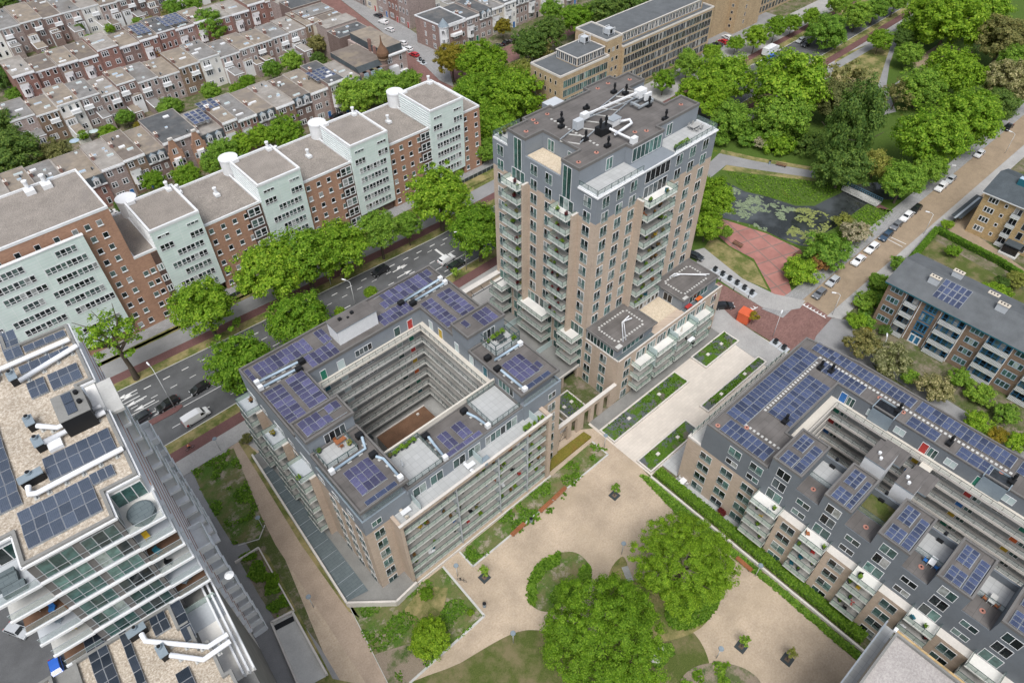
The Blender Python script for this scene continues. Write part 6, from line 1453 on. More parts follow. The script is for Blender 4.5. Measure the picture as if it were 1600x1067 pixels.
for k in range(5):
 for i in range(3): its.append((win(1.1, 1.3, 1, 'pane_dark', frame='coping'), (165+i*1.9, 141.2, 2+3.2*k), 0))
place(O, its)
for (x, y, z), t_ in (((168, 144.5, 18.75), 'open steel cooling frame with a fan on the stair block of the beige office'), ((160.5, 147.6, 17.45), 'white roof unit on the low penthouse of the beige office')):
 r_ = empty('cooling_unit', (x, y, z), 0, t_, 'cooling unit'); mb = MB(); mb.box(x-1.1, y-1, z+.3, x+1.1, y+1, z+1.9, 'render_light'); mb.box(x-.5, y-1.03, z+.5, x+.5, y-1, z+1.7, 'black'); put('housing', mb, r_); mb = MB()
 for a in (-1.3, 1.3):
  for b in (-1.2, 1.2): mb.box(x+a-.06, y+b-.06, z, x+a+.06, y+b+.06, z+2.2, 'white_paint')
 mb.box(x-1.35, y-1.25, z+2.1, x+1.35, y-1.15, z+2.2, 'white_paint'); mb.box(x-1.35, y+1.15, z+2.1, x+1.35, y+1.25, z+2.2, 'white_paint'); put('frame', mb, r_)
O2 = empty('office_block', (262, 150, 0), 0, 'second beige office block with a perforated stair tower at the top edge', 'office building')
mb = MB(); mb.box(235.5, 142.5, 0, 251, 158, 27, 'brick_beige'); mb.box(251, 146, 0, 330, 160, 19, 'brick_beige'); mb.box(226, 146, 0, 235.5, 156, 24, 'brick_beige'); put('wall', mb, O2)
its = []
for k in range(6):
 for i in range(30): its.append((ow, (253+i*2.2, 146, .8+2.95*k), 0))
for k in range(9):
 for i in range(3): its.append((win(1.0, 1.1, 1, 'pane_dark', frame='coping'), (235.5, 144.6+i*2.2, 2+2.4*k), ROT['W']))
 its.append((os_, (241, 142.5, 2.5+2.7*k), 0))
place(O2, its); roofed('roof', O2, [(251, 146), (330, 146), (330, 160), (251, 160)], 19.1, 'roof_felt_grey', edge='coping')

# ================================================================ BROWN APARTMENT BLOCK WITH BLUE PANELS
G = empty('apartment_block', (139, 8, 0), 0, 'brown brick apartment block with blue panels, white balconies and a dark pitched roof with chimneys', 'apartment building')
gx, gr_, y0, y1 = 132.6, 145.0, -40, 31.0
mb = MB(); mb.box(gx, y0, 0, gr_, y1, 11.2, 'brick_brown');
mb.face([(gx, y1, 11.2), (gr_, y1, 11.2), (138.8, y1, 13.6)], 'brick_brown'); put('wall', mb, G)
mb = MB(); o_ = .8; rt = 13.9; rx = 138.8
for s_, xe in ((0, gx-o_), (1, gr_+o_)):
 a = [(xe, y0, 11.5), (rx, y0, rt), (rx, y1+.7, rt), (xe, y1+.7, 11.5)]; b = [(xe, y0, 11.2), (rx, y0, rt-.3), (rx, y1+.7, rt-.3), (xe, y1+.7, 11.2)]
 mb.face(a if s_ == 0 else a[::-1], 'roof_felt_grey'); mb.face([b[0], b[3], a[3], a[0]], 'teal_paint'); mb.face([a[3], b[3], b[2], a[2]], 'steel'); mb.face(b, 'concrete')
put('roof', mb, G)
its = []; mb = MB(); mb2 = MB()
gb = balcony(4.6, 1.0, z_rail=.95, glass='white_paint', post=.25, floor='concrete'); gb2 = balcony(2.6, .9, z_rail=.95, glass='white_paint', post=.25, floor='concrete')
gwn = win(2.6, 1.5, 3, 'pane_teal', frame='duct', t=.12); gbl = win(4.4, 2.2, 4, 'pane', frame='blue_panel', t=.22, transom=.8); gst = win(2.5, 2.1, 3, 'pane', frame='blue_panel', t=.2, transom=.7)
bits = [(29.0, 'w'), (25.4, 'b2'), (21.6, 's'), (17.0, 'b'), (12.4, 'w'), (8.0, 'b'), (3.8, 'w2'), (-.6, 'b'), (-4.8, 's'), (-9, 'b'), (-13.5, 'w'), (-18, 'b')]
for k in range(4):
 z = .4+2.75*k
 for y, t_ in bits:
  if t_ in ('w', 'w2'): its.append((gwn, (gx, y, z+.8), ROT['W']))
  elif t_ == 's': its.append((gst, (gx, y, z+.4), ROT['W'])); mb.box(gx-.05, y-1.3, z+2.3, gx+.0-.002, y+1.3, z+2.75, 'blue_panel')
  elif t_ == 'b': its += [(gb, (gx, y, z), ROT['W']), (gbl, (gx, y, z+.05), ROT['W'])]; mb.box(gx-.04, y-2.3, z+2.25, gx-.002, y+2.3, z+2.6, 'blue_panel')
  else: its += [(gb2, (gx, y, z), ROT['W']), (win(2.4, 2.1, 2, 'pane_dark', frame='blue_panel'), (gx, y, z+.05), ROT['W'])]
put('blue_panel', mb, G)
mb = MB()
for y in (27.0, 23.8, 19.6, 14.6, 10.3, 5.7, 1.7, -2.9): mb.cyl((gx-.1, y, 0), (gx-.1, y, 11.2), .09, 'white_paint', n=6)
put('downpipe', mb, G)
its.append((win(2.4, 2.3, 2, 'blue_panel', frame='white_paint', t=.25), (gx-.05, 21.6, 0.05), ROT['W']))
place(G, its)
for j, (cx_, cy_) in enumerate(((136.4, 24.4), (141.9, 22.0), (137.6, 11.6), (138.3, 5.4), (142.6, 7.2), (142.2, 14.5))):
 zz = rt-abs(cx_-rx)*.37
 mb = MB(); mb.box(cx_-.45, cy_-1.0, zz-.3, cx_+.45, cy_+1.0, zz+1.5 if j != 5 else zz+.3, 'render_light'); mb.box(cx_-.55, cy_-1.1, zz+1.5 if j != 5 else zz+.3, cx_+.55, cy_+1.1, zz+1.65 if j != 5 else zz+.42, 'render_cream')
 for q_ in (-.6, 0, .6): mb.box(cx_-.15, cy_+q_-.12, zz+1.65 if j != 5 else zz+.42, cx_+.15, cy_+q_+.12, zz+1.8 if j != 5 else zz+.55, 'black')
 put('chimney', mb, G)
gs = empty('solar_array', (136.0, 20.2, 12.9), 0, 'square blue solar array on the dark pitched roof of the brown apartment block', 'solar panels'); BASE[gs.name] = (0, 0, 0)
pm = MB(); pm.box(-.8, -.52, -.02, .8, .52, .015, 'pv_frame'); pm.box(-.74, -.46, .015, .74, .46, .022, 'pv_blue'); pme = pm.mesh('panel')
for i in range(3):
 for j in range(5):
  o = bpy.data.objects.new('panel', pme); u = (i-1)*1.68; o.location = (u*math.cos(.37), (j-2)*1.1, .12+u*math.sin(.37)); o.rotation_euler = (0, -.37, 0); o.parent = gs; C.objects.link(o)

# yellow brick block at the far right
Hh = empty('apartment_block', (190, 20, 0), 0, 'yellow brick apartment block with small white balconies at the right edge of the frame', 'apartment building')
mb = MB(); mb.box(179.9, -20, 0, 193, 31.6, 11.4, 'brick_yellow'); put('wall', mb, Hh)
mb = MB();
for xe, s_ in ((179.1, 0), (193.8, 1)):
 a = [(xe, -20, 11.7), (186.5, -20, 14.2), (186.5, 32.2, 14.2), (xe, 32.2, 11.7)]; mb.face(a if s_ == 0 else a[::-1], 'slate'); b = [(p[0], p[1], p[2]-.3) for p in a]; mb.face([b[0], b[3], a[3], a[0]], 'white_paint'); mb.face([a[3], b[3], b[2], a[2]], 'white_paint')
mb.face([(179.9, 31.6, 11.4), (193, 31.6, 11.4), (186.5, 31.6, 14)], 'brick_yellow'); put('roof', mb, Hh)
its = []; hb_ = balcony(2.0, .9, z_rail=.9, glass='white_paint', post=.3, floor='concrete')
for k in range(4):
 z = .5+2.7*k
 for y in (29.2, 16.0, 8, 0): its.append((win(2.3, 1.5, 3, 'pane_dark', frame='white_paint', t=.14), (179.9, y, z+.8), ROT['W']))
 for y in (26.2, 13, 5): its.append((win(.8, 1.0, 1, 'pane_dark', frame='white_paint', t=.12), (179.9, y, z+1.0), ROT['W']))
 for y in (23.4, 10.6, 3): its += [(hb_, (179.9, y, z), ROT['W']), (win(1.7, 2.1, 2, 'pane_dark'), (179.9, y, z+.02), ROT['W'])]
 for y in (20.6, 18.6): its.append((win(1.2, 2.0, 1, 'pane_dark', frame='render_light'), (179.9, y, z+.2), ROT['W']))
place(Hh, its)
mb = MB(); mb.box(176.9, 18.4, .02, 179.9, 22.4, .4, 'concrete_light'); mb.box(177.4, 18.6, 2.6, 179.9, 22.2, 2.85, 'slate'); mb.box(177.5, 18.7, .4, 177.6, 22.1, 2.6, 'pane_dark'); put('porch', mb, Hh)
mb = MB(); mb.box(184.5, 25, 13, 186, 27.5, 15.2, 'teal_paint', top='duct'); put('chimney', mb, Hh)
bs = empty('bike_shelter', tuple(at(1507, 332)[:2])+(0,), 0, 'long dark glazed bike shelter beside the yellow brick block', 'shelter'); p0, p1 = at(1488, 350), at(1527, 318); BASE[bs.name] = (0, 0, 0); bs.location = (0, 0, 0)
mb = MB(); mb.bar((p0.x, p0.y, 2.1), (p1.x, p1.y, 2.1), 2.4, .12, 'dark_metal'); mb.bar((p0.x-.9, p0.y, 2.25), (p1.x-.9, p1.y, 2.25), .5, .05, 'steel'); put('roof', mb, bs)
mb = MB()
for t_ in (0, .25, .5, .75, 1): p = p0.lerp(p1, t_); mb.cyl((p.x-.9, p.y, 0), (p.x-.9, p.y, 2.1), .07, 'dark_metal', n=6); mb.cyl((p.x+.9, p.y, 0), (p.x+.9, p.y, 2.1), .07, 'dark_metal', n=6)
mb.bar((p0.x+.9, p0.y, .4), (p1.x+.9, p1.y, .4), .05, 1.6, 'rail_clear'); put('frame', mb, bs)
hg = MB(); q = random.Random(9); hp = [at(*c_) for c_ in ((1405, 428), (1462, 362), (1560, 412), (1598, 436))]
for a, b in zip(hp, hp[1:]):
 hg.bar((a.x, a.y, 0), (b.x, b.y, 0), 1.2, 1.3, 'leaf_dark')
 n = int((a-b).length*260)
 d = (b-a).normalized(); nn = Vector((-d.y, d.x, 0))
 for _ in range(n):
  p = a.lerp(b, q.random())+nn*q.uniform(-.75, .75); z = q.uniform(1.2, 1.5) if abs((p-a).dot(nn)) < .6 else q.uniform(.1, 1.4); t_ = q.random()*6.3; u = Vector((math.cos(t_), math.sin(t_), q.uniform(-.4, .4)))*.16; w = Vector((-math.sin(t_), math.cos(t_), q.uniform(-.3, .8)))*.12; c_ = Vector((p.x, p.y, z)); hg.face([c_-u, c_-w, c_+u, c_+w], 'hedge_leaf')
tag(put('hedge', hg), 'bright clipped hedge around the lawn behind the brown apartment block', 'hedge')

# ================================================================ TERRACED HOUSES
NUM = ['first', 'second', 'third', 'fourth', 'fifth', 'sixth', 'seventh', 'eighth', 'ninth', 'tenth', 'eleventh', 'twelfth', 'thirteenth', 'fourteenth', 'fifteenth', 'sixteenth', 'seventeenth', 'eighteenth', 'nineteenth', 'twentieth', 'twenty-first', 'twenty-second']
RN = {'roof_tan': 'sandy', 'roof_pale': 'pale grey', 'roof_brown': 'brown', 'roof_dark': 'dark', 'roof_grey': 'grey', 'slate': 'slate'}
WN = {'brick_house': 'dark brick', 'brick_red': 'red brick', 'brick_pale': 'pale brick', 'render_white': 'white rendered', 'render_cream': 'cream rendered', 'brick_brown': 'brown brick', 'brick_orange': 'orange brick'}
hw = [win(.95, 1.6, 1, 'pane_dark', t=.12, transom=1.15), win(1.6, 1.7, 2, 'pane_dark', t=.17, transom=1.1), win(2.3, 1.8, 3, 'pane_dark', t=.17, transom=1.2), win(1.0, 1.9, 1, 'pane_dark', t=.13, transom=1.4)]
hsky = None
def house(x0, x1, yf, yb, h, roof, wall, label, face='S', style='rear', seed=0, group=None, chim=True, floors=3):
 """flat-roofed terraced house; front at yf looking towards -Y (or at x for side streets)"""
 r = random.Random(seed); ax = face in 'SN'
 cx, cy = (x0+x1)/2, (yf+yb)/2
 H = empty('terraced_house', (cx, min(yf, yb), 0), 0, label, 'house', group)
 mb = MB(); a, b = min(yf, yb), max(yf, yb); mb.box(x0+.01, a, 0, x1-.01, b, h, wall); put('wall', mb, H)
 roofed('roof', H, [(x0+.01, a), (x1-.01, a), (x1-.01, b), (x0+.01, b)], h+.02, roof, ph=.16, pw=.18, edge='roof_join', out=.0)
 if face == 'S' and style != 'mans': mb = MB(); mb.box(x0, yf-.16, h-.25, x1, yf, h+.2, 'white_paint'); put('gutter', mb, H)
 its = []; w = x1-x0; fh = h/floors
 rot = ROT[face]
 if face == 'S': P = lambda u, z: (x0+u*w, yf, z)
 elif face == 'W': w = abs(yb-yf); P = lambda u, z: (x0, b-u*w, z)
 else: w = abs(yb-yf); P = lambda u, z: (x1, a+u*w, z)
 nx = Vector((0, -1, 0)) if face == 'S' else Vector((-1, 0, 0)) if face == 'W' else Vector((1, 0, 0))
 for k in range(floors):
  z = fh*k+fh*.28
  if style == 'front' and k == 0: its += [(hw[2], P(.32, z), rot), (door(1.0, 2.2, r.choice(['blue_paint', 'green_paint', 'black', 'red_paint'])), P(.8, .1), rot)]; continue
  ch = r.random()
  if ch < .35: its += [(hw[2], P(.3, z), rot), (hw[0], P(.78, z), rot)]
  elif ch < .65: its += [(hw[1], P(.26, z), rot), (hw[1], P(.74, z), rot)]
  else: its += [(hw[3], P(.18, z), rot), (hw[3], P(.5, z), rot), (hw[3], P(.82, z), rot)]
 if style == 'rear':
  # white-framed rear bay or balcony with a pale apron
  if r.random() < .75 and face == 'S':
   u = r.choice((.28, .66)); bx = x0+u*w; mb = MB(); zt = fh*(floors-1); mb.box(bx-1.3, yf-.9, zt, bx+1.3, yf, zt+.95, 'white_paint'); mb.box(bx-1.4, yf-1.0, zt-.12, bx+1.4, yf, zt, 'white_paint'); put('balcony', mb, H)
  if r.random() < .45 and face == 'S':
   u = r.choice((.25, .7)); bx = x0+u*w; mb = MB(); zt = fh*(floors-2)+.2 if floors > 2 else .2; mb.box(bx-1.5, yf-1.5, 0, bx+1.5, yf, zt+2.4, 'white_paint', top=roof); put('bay', mb, H); its.append((hw[2], (bx, yf-1.5, zt+.5), 0))
  if r.random() < .62 and face == 'S':
   d = r.uniform(3, 8.5); eh = r.uniform(2.8, 5.6); a_, b_ = (x0+.3, x0+w*.52) if r.random() < .5 else (x0+w*.48, x1-.3)
   mb = MB(); mb.box(a_, yf-d, 0, b_, yf-.02, eh, wall, top=roof); mb.box(a_-.08, yf-d-.08, eh, b_+.08, yf-d+.18, eh+.14, 'white_paint'); mb.box(a_-.08, yf-d+.18, eh, a_+.15, yf-.03, eh+.14, 'white_paint'); e_ = put('extension', mb, H)
   its.append((hw[1], ((a_+b_)/2, yf-d, eh-2.1), 0))
 if style == 'front' and face == 'S':
  mb = MB(); mb.box(x0+.05, yf-.3, h-.5, x1-.05, yf, h-.1, 'white_paint'); put('cornice', mb, H)
  if r.random() < .8:
   bx = x0+.32*w; mb = MB(); mb.prism([(bx-1.4, yf), (bx-.8, yf-1), (bx+.8, yf-1), (bx+1.4, yf)], fh*.9, fh*2-.2, 'white_paint'); mb.box(bx-1.3, yf-1.0, fh*2-.2, bx+1.3, yf, fh*2+.65, 'white_paint', top=roof); put('bay', mb, H); its.append((win(1.5, 1.6, 2, 'pane_dark', t=.12), (bx, yf-1.0, fh*1.2), 0))
 if style == 'mans':
  # slate mansard with white dormers along the street front
  mb = MB(); mb.face([(x0+.02, yf-.35, h-2.4), (x1-.02, yf-.35, h-2.4), (x1-.02, yf+.02, h+.25), (x0+.02, yf+.02, h+.25)], 'slate'); mb.box(x0, yf-.55, h-2.75, x1, yf, h-2.4, 'white_paint'); put('mansard', mb, H)
  for u in ((.3, .72) if w > 5 else (.5,)):
   bx = x0+u*w; mb = MB(); mb.box(bx-.75, yf-.75, h-2.3, bx+.75, yf+.3, h-.5, 'white_paint'); mb.face([(bx-.9, yf-.85, h-.5), (bx+.9, yf-.85, h-.5), (bx, yf-.85, h+.2)], 'white_paint'); mb.face([(bx-.9, yf-.85, h-.5), (bx, yf-.85, h+.2), (bx, yf+.4, h+.2), (bx-.9, yf+.4, h-.5)], 'zinc'); mb.face([(bx, yf-.85, h+.2), (bx+.9, yf-.85, h-.5), (bx+.9, yf+.4, h-.5), (bx, yf+.4, h+.2)], 'zinc'); put('dormer', mb, H); its.append((win(1.1, 1.3, 2, 'pane_dark', t=.1), (bx, yf-.76, h-2.1), 0))
  its = [i for i in its if i[1][2] < h-3.2 or i[1][1] < yf-.3]
 place(H, its, 40)
 # chimneys, skylights, small roof gear
 if chim:
  mb = MB(); cx_ = x0+.35; cy_ = a+(b-a)*r.uniform(.25, .75); mb.box(cx_-.3, cy_-.6, h, cx_+.4, cy_+.6, h+1.2, 'brick_red'); mb.box(cx_-.38, cy_-.68, h+1.2, cx_+.48, cy_+.68, h+1.32, 'coping')
  for q_ in (-.35, 0, .35): mb.cyl((cx_+.05, cy_+q_, h+1.32), (cx_+.05, cy_+q_, h+1.65), .11, 'brick_orange', n=6)
  put('chimney', mb, H)
 for _ in range(r.choice((2, 3, 4))):
  sx, sy = r.uniform(x0+1, x1-1.2), r.uniform(a+1.2, b-1.5); mb = MB(); s_ = r.choice(((.5, .4), (.8, .5), (1.1, .35), (.35, .35)))
  mb.box(sx-s_[0], sy-s_[1], h, sx+s_[0], sy+s_[1], h+.35, 'white_paint', top=r.choice(['frost', 'white_paint', 'duct'])); put('skylight', mb, H)
 if r.random() < .5:
  sx, sy = r.uniform(x0+1, x1-1.2), r.uniform(a+1.2, b-1.5); mb = MB(); mb.cyl((sx, sy, h), (sx, sy, h+.8), .15, 'dark_metal'); mb.cyl((sx+.3, sy+.2, h), (sx+.3, sy+.2, h+.55), .2, 'steel'); put('roof_vent', mb, H)
 return H
def row(where, xs, yf, yb, hs, roofs, walls, style, seed, group, face='S', floors=3, jit=1.3):
 r = random.Random(seed)
 for i, (a, b) in enumerate(zip(xs, xs[1:])):
  rf = roofs[i % len(roofs)]; wl = walls[i % len(walls)]; h = hs[i % len(hs)]; st_ = style[i % len(style)]
  lab = '%s house, %s roof, %s from left, %s' % (WN[wl], RN[rf], NUM[i], where)
  if face == 'S': house(a, b, yf+r.uniform(-jit, jit)*.5, yb+r.uniform(-jit, jit), h+r.uniform(-.8, .7), rf, wl, lab, face, st_, seed*50+i, group, floors=floors)
  else: house(yf, yb, a, b, h+r.uniform(-.3, .3), rf, wl, lab.replace('from left', 'from near end'), face, st_, seed*50+i, group, floors=floors)
# row 1: street fronts just behind the green-panelled block
R1x = [-38, -31, -24, -17, -10, -2, 5, 11, 17.5, 25.6, 31.5, 37.2, 42.6, 53, 59.5, 64, 70, 76, 82, 88, 94, 100, 106]
row('facing the green-panelled block', R1x, 191.2, 208, [10.2, 9.6, 10.4, 10.0], ['roof_tan', 'roof_pale', 'roof_brown', 'roof_tan', 'roof_dark', 'roof_pale', 'roof_tan', 'roof_grey'], ['brick_house', 'brick_red', 'brick_pale', 'brick_brown', 'brick_house', 'brick_pale', 'brick_house'], ['front', 'mans', 'front', 'mans', 'front'], 11, 'terraced houses facing the green-panelled block')
row('second row, garden side', [15.5, 22.3, 28.6, 35, 41, 46.5, 52.5, 59, 66, 73, 80, 87, 93, 99.5, 106, 112.5, 119], 236.4, 250, [9.4, 9.2, 9.6], ['roof_grey', 'roof_tan', 'roof_tan', 'roof_grey', 'roof_pale', 'roof_tan', 'roof_grey', 'roof_tan', 'roof_tan', 'roof_grey'], ['brick_pale', 'brick_brown', 'render_white', 'brick_pale', 'brick_pale', 'brick_house', 'brick_pale'], ['rear'], 12, 'terraced houses of the second row')
row('third row across the back street', [24.4, 31, 38, 44.5, 51, 58, 65, 71.5, 78, 85, 92, 99, 106, 113, 120, 126], 266.4, 281, [9.6, 9.3, 9.0, 9.5], ['roof_pale', 'roof_brown', 'roof_tan', 'roof_brown', 'roof_pale', 'roof_tan', 'roof_brown', 'roof_dark', 'roof_brown', 'roof_tan', 'roof_pale'], ['brick_red', 'brick_red', 'brick_house', 'brick_red', 'brick_red', 'brick_house'], ['front', 'plain', 'front'], 13, 'terraced houses of the third row')
row('fourth row, garden side', [10, 18, 25, 32, 39, 46.5, 53, 60, 66.5, 73, 80, 87, 94, 101, 108, 115, 122], 309, 330, [9.6, 9.3], ['roof_grey', 'roof_pale', 'roof_brown', 'roof_grey', 'roof_tan', 'roof_brown'], ['brick_house', 'brick_pale', 'render_white', 'brick_pale', 'brick_house'], ['rear'], 14, 'terraced houses of the fourth row')
row('farthest row at top left', [20, 28, 36, 44, 52, 60, 68, 76, 84, 92, 100, 108, 116], 346, 360, [9.4], ['roof_tan', 'roof_brown', 'roof_grey'], ['brick_red', 'brick_house', 'brick_red'], ['front'], 15, 'terraced houses of the farthest row')
# garden sheds / rear annexes between rows are part of each house. Side street houses
row('left side of the side street', [218, 226, 233, 241, 250, 259, 268, 277, 287, 297, 308, 320], 115, 127.4, [10.4, 11.2, 10], ['roof_dark', 'roof_pale', 'roof_brown', 'roof_grey'], ['brick_house', 'brick_pale', 'render_cream', 'brick_house'], ['front'], 16, 'houses on the left of the side street', face='E')
row('right side of the side street', [229, 236, 243, 251, 259, 268, 278, 288, 300], 151.5, 164, [11.4, 10.8, 11.8], ['roof_dark', 'roof_grey', 'roof_tan'], ['brick_pale', 'brick_red', 'brick_pale', 'render_cream'], ['front'], 17, 'houses on the right of the side street', face='W')
row('row right of the turreted corner house', [157.5, 164, 170, 176, 182, 188.5, 195, 201, 208, 215], 203.2, 216.5, [9.8, 10.2], ['roof_dark', 'roof_dark', 'roof_grey', 'roof_dark'], ['brick_pale', 'brick_pale', 'render_cream', 'render_white'], ['front', 'mans', 'front'], 18, 'houses in the row right of the side street')
row('top edge beyond the side street', [168, 175, 182, 189, 196, 203], 236, 248, [9.8], ['roof_grey', 'roof_dark'], ['render_white', 'brick_pale'], ['rear'], 19, 'houses beyond the side street')
# corner house with the white bay turret (right side) and corner house with the brown onion dome (left side)
CH = empty('corner_house', (152, 205, 0), 0, 'dark brick corner house with white bay windows and a small slate turret roof', 'house')
mb = MB(); mb.prism([(147.2, 204.2), (149.2, 202.6), (157.4, 202.6), (157.4, 217.5), (146.2, 217.5)], 0, 9.6, 'brick_house'); put('wall', mb, CH)
roofed('roof', CH, [(147.2, 204.2), (149.2, 202.6), (157.4, 202.6), (157.4, 217.5), (146.2, 217.5)], 9.7, 'roof_dark', ph=.3, edge='white_paint', out=.15)
mb = MB(); mb.cyl((148.2, 203.4, 0), (148.2, 203.4, 9.4), 1.7, 'white_paint', n=8); mb.cyl((148.2, 203.4, 9.4), (148.2, 203.4, 9.7), 1.95, 'white_paint', n=8); mb.cyl((148.2, 203.4, 9.7), (148.2, 203.4, 12.2), 2.0, 'zinc', r1=.1, n=8); put('turret', mb, CH)
its = []
for k in range(3): its += [(hw[2], (153, 202.6, .9+3.1*k), 0), (hw[0], (156.3, 202.6, .9+3.1*k), 0), (hw[1], (146.85, 207.5, .9+3.1*k), ROT['W']), (hw[1], (146.6, 212.5, .9+3.1*k), ROT['W']), (win(1.1, 1.6, 2, 'pane_dark', t=.14), (147.0, 202.2, .9+3.1*k), -PI/4), (win(1.1, 1.6, 2, 'pane_dark', t=.14), (148.4, 201.75, .9+3.1*k), 0)]
place(CH, its)
mb = MB(); mb.prism([(150.4, 202.6), (151.2, 201.3), (154.8, 201.3), (155.6, 202.6)], 5.4, 6.3, 'white_paint'); mb.box(149.3, 202.3, 8.9, 157.3, 202.6, 9.5, 'white_paint'); put('balcony', mb, CH)
OD = empty('corner_house', (118, 200, 0), 0, 'ornate corner house with a brown onion-domed turret and white bays', 'house')
mb = MB(); mb.box(106.05, 191.6, 0, 116.6, 209, 9.6, 'brick_house'); mb.box(117.2, 196.4, 0, 127, 216.5, 9.8, 'brick_pale'); mb.box(116.6, 197.5, 0, 117.2, 214, 9.0, 'render_cream'); put('wall', mb, OD)
mb = MB();
mb.face([(106.05, 191.2, 7.2), (116.0, 191.2, 7.2), (116.0, 194, 11.2), (106.05, 194, 11.2)], 'slate'); mb.face([(106.05, 191.6, 9.6), (106.05, 194, 11.2), (106.05, 209, 11.2), (106.05, 209, 9.6)], 'slate'); mb.face([(106.05, 194, 11.2), (116, 194, 11.2), (116, 209, 11.2), (106.05, 209, 11.2)], 'roof_brown'); mb.face([(116.6, 191.6, 9.6), (116.6, 209, 9.6), (116, 209, 11.2), (116, 194, 11.2)], 'slate')
mb.prism([(118.0, 197.4), (126.2, 197.4), (126.2, 215.6), (118, 215.6)], 9.8, 12.2, 'slate', top='roof_tan'); mb.box(116.8, 196, 9.5, 127.4, 196.9, 9.95, 'white_paint'); mb.box(126.6, 196.9, 9.5, 127.4, 216.8, 9.95, 'white_paint'); put('roof', mb, OD)
mb = MB(); mb.cyl((116.3, 193.6, 0), (116.3, 193.6, 11.0), 1.35, 'brick_house', n=12); mb.cyl((116.3, 193.6, 11.0), (116.3, 193.6, 11.4), 1.75, 'brick_brown', n=12)
pr = [(1.6, 11.4), (2.0, 12.4), (1.95, 13.2), (1.3, 14.4), (.6, 15.4), (.25, 16.6), (.12, 18.4)]
for (r0, z0), (r1, z1) in zip(pr, pr[1:]): mb.cyl((116.3, 193.6, z0), (116.3, 193.6, z1), r0, 'wood_brown', r1=r1, n=14, cap=False)
put('onion_turret', mb, OD, smooth=False)
its = []
for k in range(3): its += [(hw[2], (120, 196.4, 1.0+3.1*k), 0), (hw[3], (124.6, 196.4, 1.0+3.1*k), 0), (hw[1], (127, 201, 1.0+3.1*k), PI/2), (hw[1], (127, 206, 1.0+3.1*k), PI/2), (hw[1], (127, 211.5, 1.0+3.1*k), PI/2)]
for k in range(2): its += [(hw[1], (108.6, 191.6, 1.0+3.1*k), 0), (hw[1], (112, 191.6, 1.0+3.1*k), 0)]
place(OD, its)
for x in (108, 110.6, 113.2): mb = MB(); mb.box(x-.7, 191.0, 7.9, x+.7, 193, 9.6, 'duct', top='zinc'); put('dormer', mb, OD)
mb = MB(); mb.box(118.8, 194.6, 3, 122.6, 196.4, 6.4, 'white_paint'); mb.box(123.4, 195.2, 3.2, 126.4, 196.4, 3.9, 'white_paint'); put('bay', mb, OD)
mb = MB(); mb.box(117.5, 203, 9.8, 118.3, 204, 13.8, 'brick_red'); mb.box(116.6, 199, 9, 117.3, 199.8, 13, 'brick_red'); put('chimney', mb, OD)
# orange brick gables on the thirteenth house of row 1
for gxx, nm in ((44.6, 'left'), (51.2, 'right')):
 r_ = empty('gable_house', (gxx, 190.3, 0), 0, 'orange brick gable front with a white oriel, %s one of the pair' % nm, 'house', 'orange gable fronts')
 mb = MB(); mb.box(gxx-2.0, 190.2, 0, gxx+2.0, 190.8, 8.4, 'brick_orange');
 mb.face([(gxx-1.6, 190.2, 8.4), (gxx+1.6, 190.2, 8.4), (gxx+.5, 190.2, 11.8), (gxx-.5, 190.2, 11.8)], 'brick_orange'); mb.face([(gxx+1.6, 190.8, 8.4), (gxx-1.6, 190.8, 8.4), (gxx-.5, 190.8, 11.8), (gxx+.5, 190.8, 11.8)], 'brick_orange')
 mb.face([(gxx-1.6, 190.8, 8.4), (gxx-1.6, 190.2, 8.4), (gxx-.5, 190.2, 11.8), (gxx-.5, 190.8, 11.8)], 'brick_orange'); mb.face([(gxx+1.6, 190.2, 8.4), (gxx+1.6, 190.8, 8.4), (gxx+.5, 190.8, 11.8), (gxx+.5, 190.2, 11.8)], 'brick_orange'); mb.box(gxx-.6, 190.1, 11.8, gxx+.6, 190.9, 12.3, 'coping'); put('wall', mb, r_)
 mb = MB(); mb.prism([(gxx-1.1, 190.2), (gxx-.7, 189.2), (gxx+.7, 189.2), (gxx+1.1, 190.2)], 3.6, 6.6, 'white_paint'); put('oriel', mb, r_)
 its = [(win(1.3, 1.7, 2, 'pane_dark', t=.12), (gxx, 190.2, 7.6), 0), (win(1.2, 1.6, 2, 'pane_teal', t=.1), (gxx, 189.2, 4.4), 0), (hw[0], (gxx-1.4, 190.2, 4.2), 0), (hw[0], (gxx+1.4, 190.2, 4.2), 0), (hw[1], (gxx, 190.2, 1), 0)]; place(r_, its)
for lab, x0, y0, x1, y1, z in (('blue solar array on the dark roof behind the orange gable fronts', 53.5, 195.5, 58.6, 203.5, 10.5), ('blue solar array on the long row near the onion dome', 92.5, 194.5, 99.5, 202, 10.6), ('grey solar array on the roof behind the first solar roof of the long row', 58.6, 201, 64, 207, 10.6), ('pale blue solar array on the left of the third row', 66, 269, 71, 279, 9.8), ('pale blue solar array on the right of the third row', 76, 269, 84, 279, 9.9)):
 solar(lab, x0, y0, x1, y1, z, 'pv_blue', 1.7, 1.9, tilt='', group='solar arrays on the terraced houses', rim=.12, gap=.25, lift=.4)

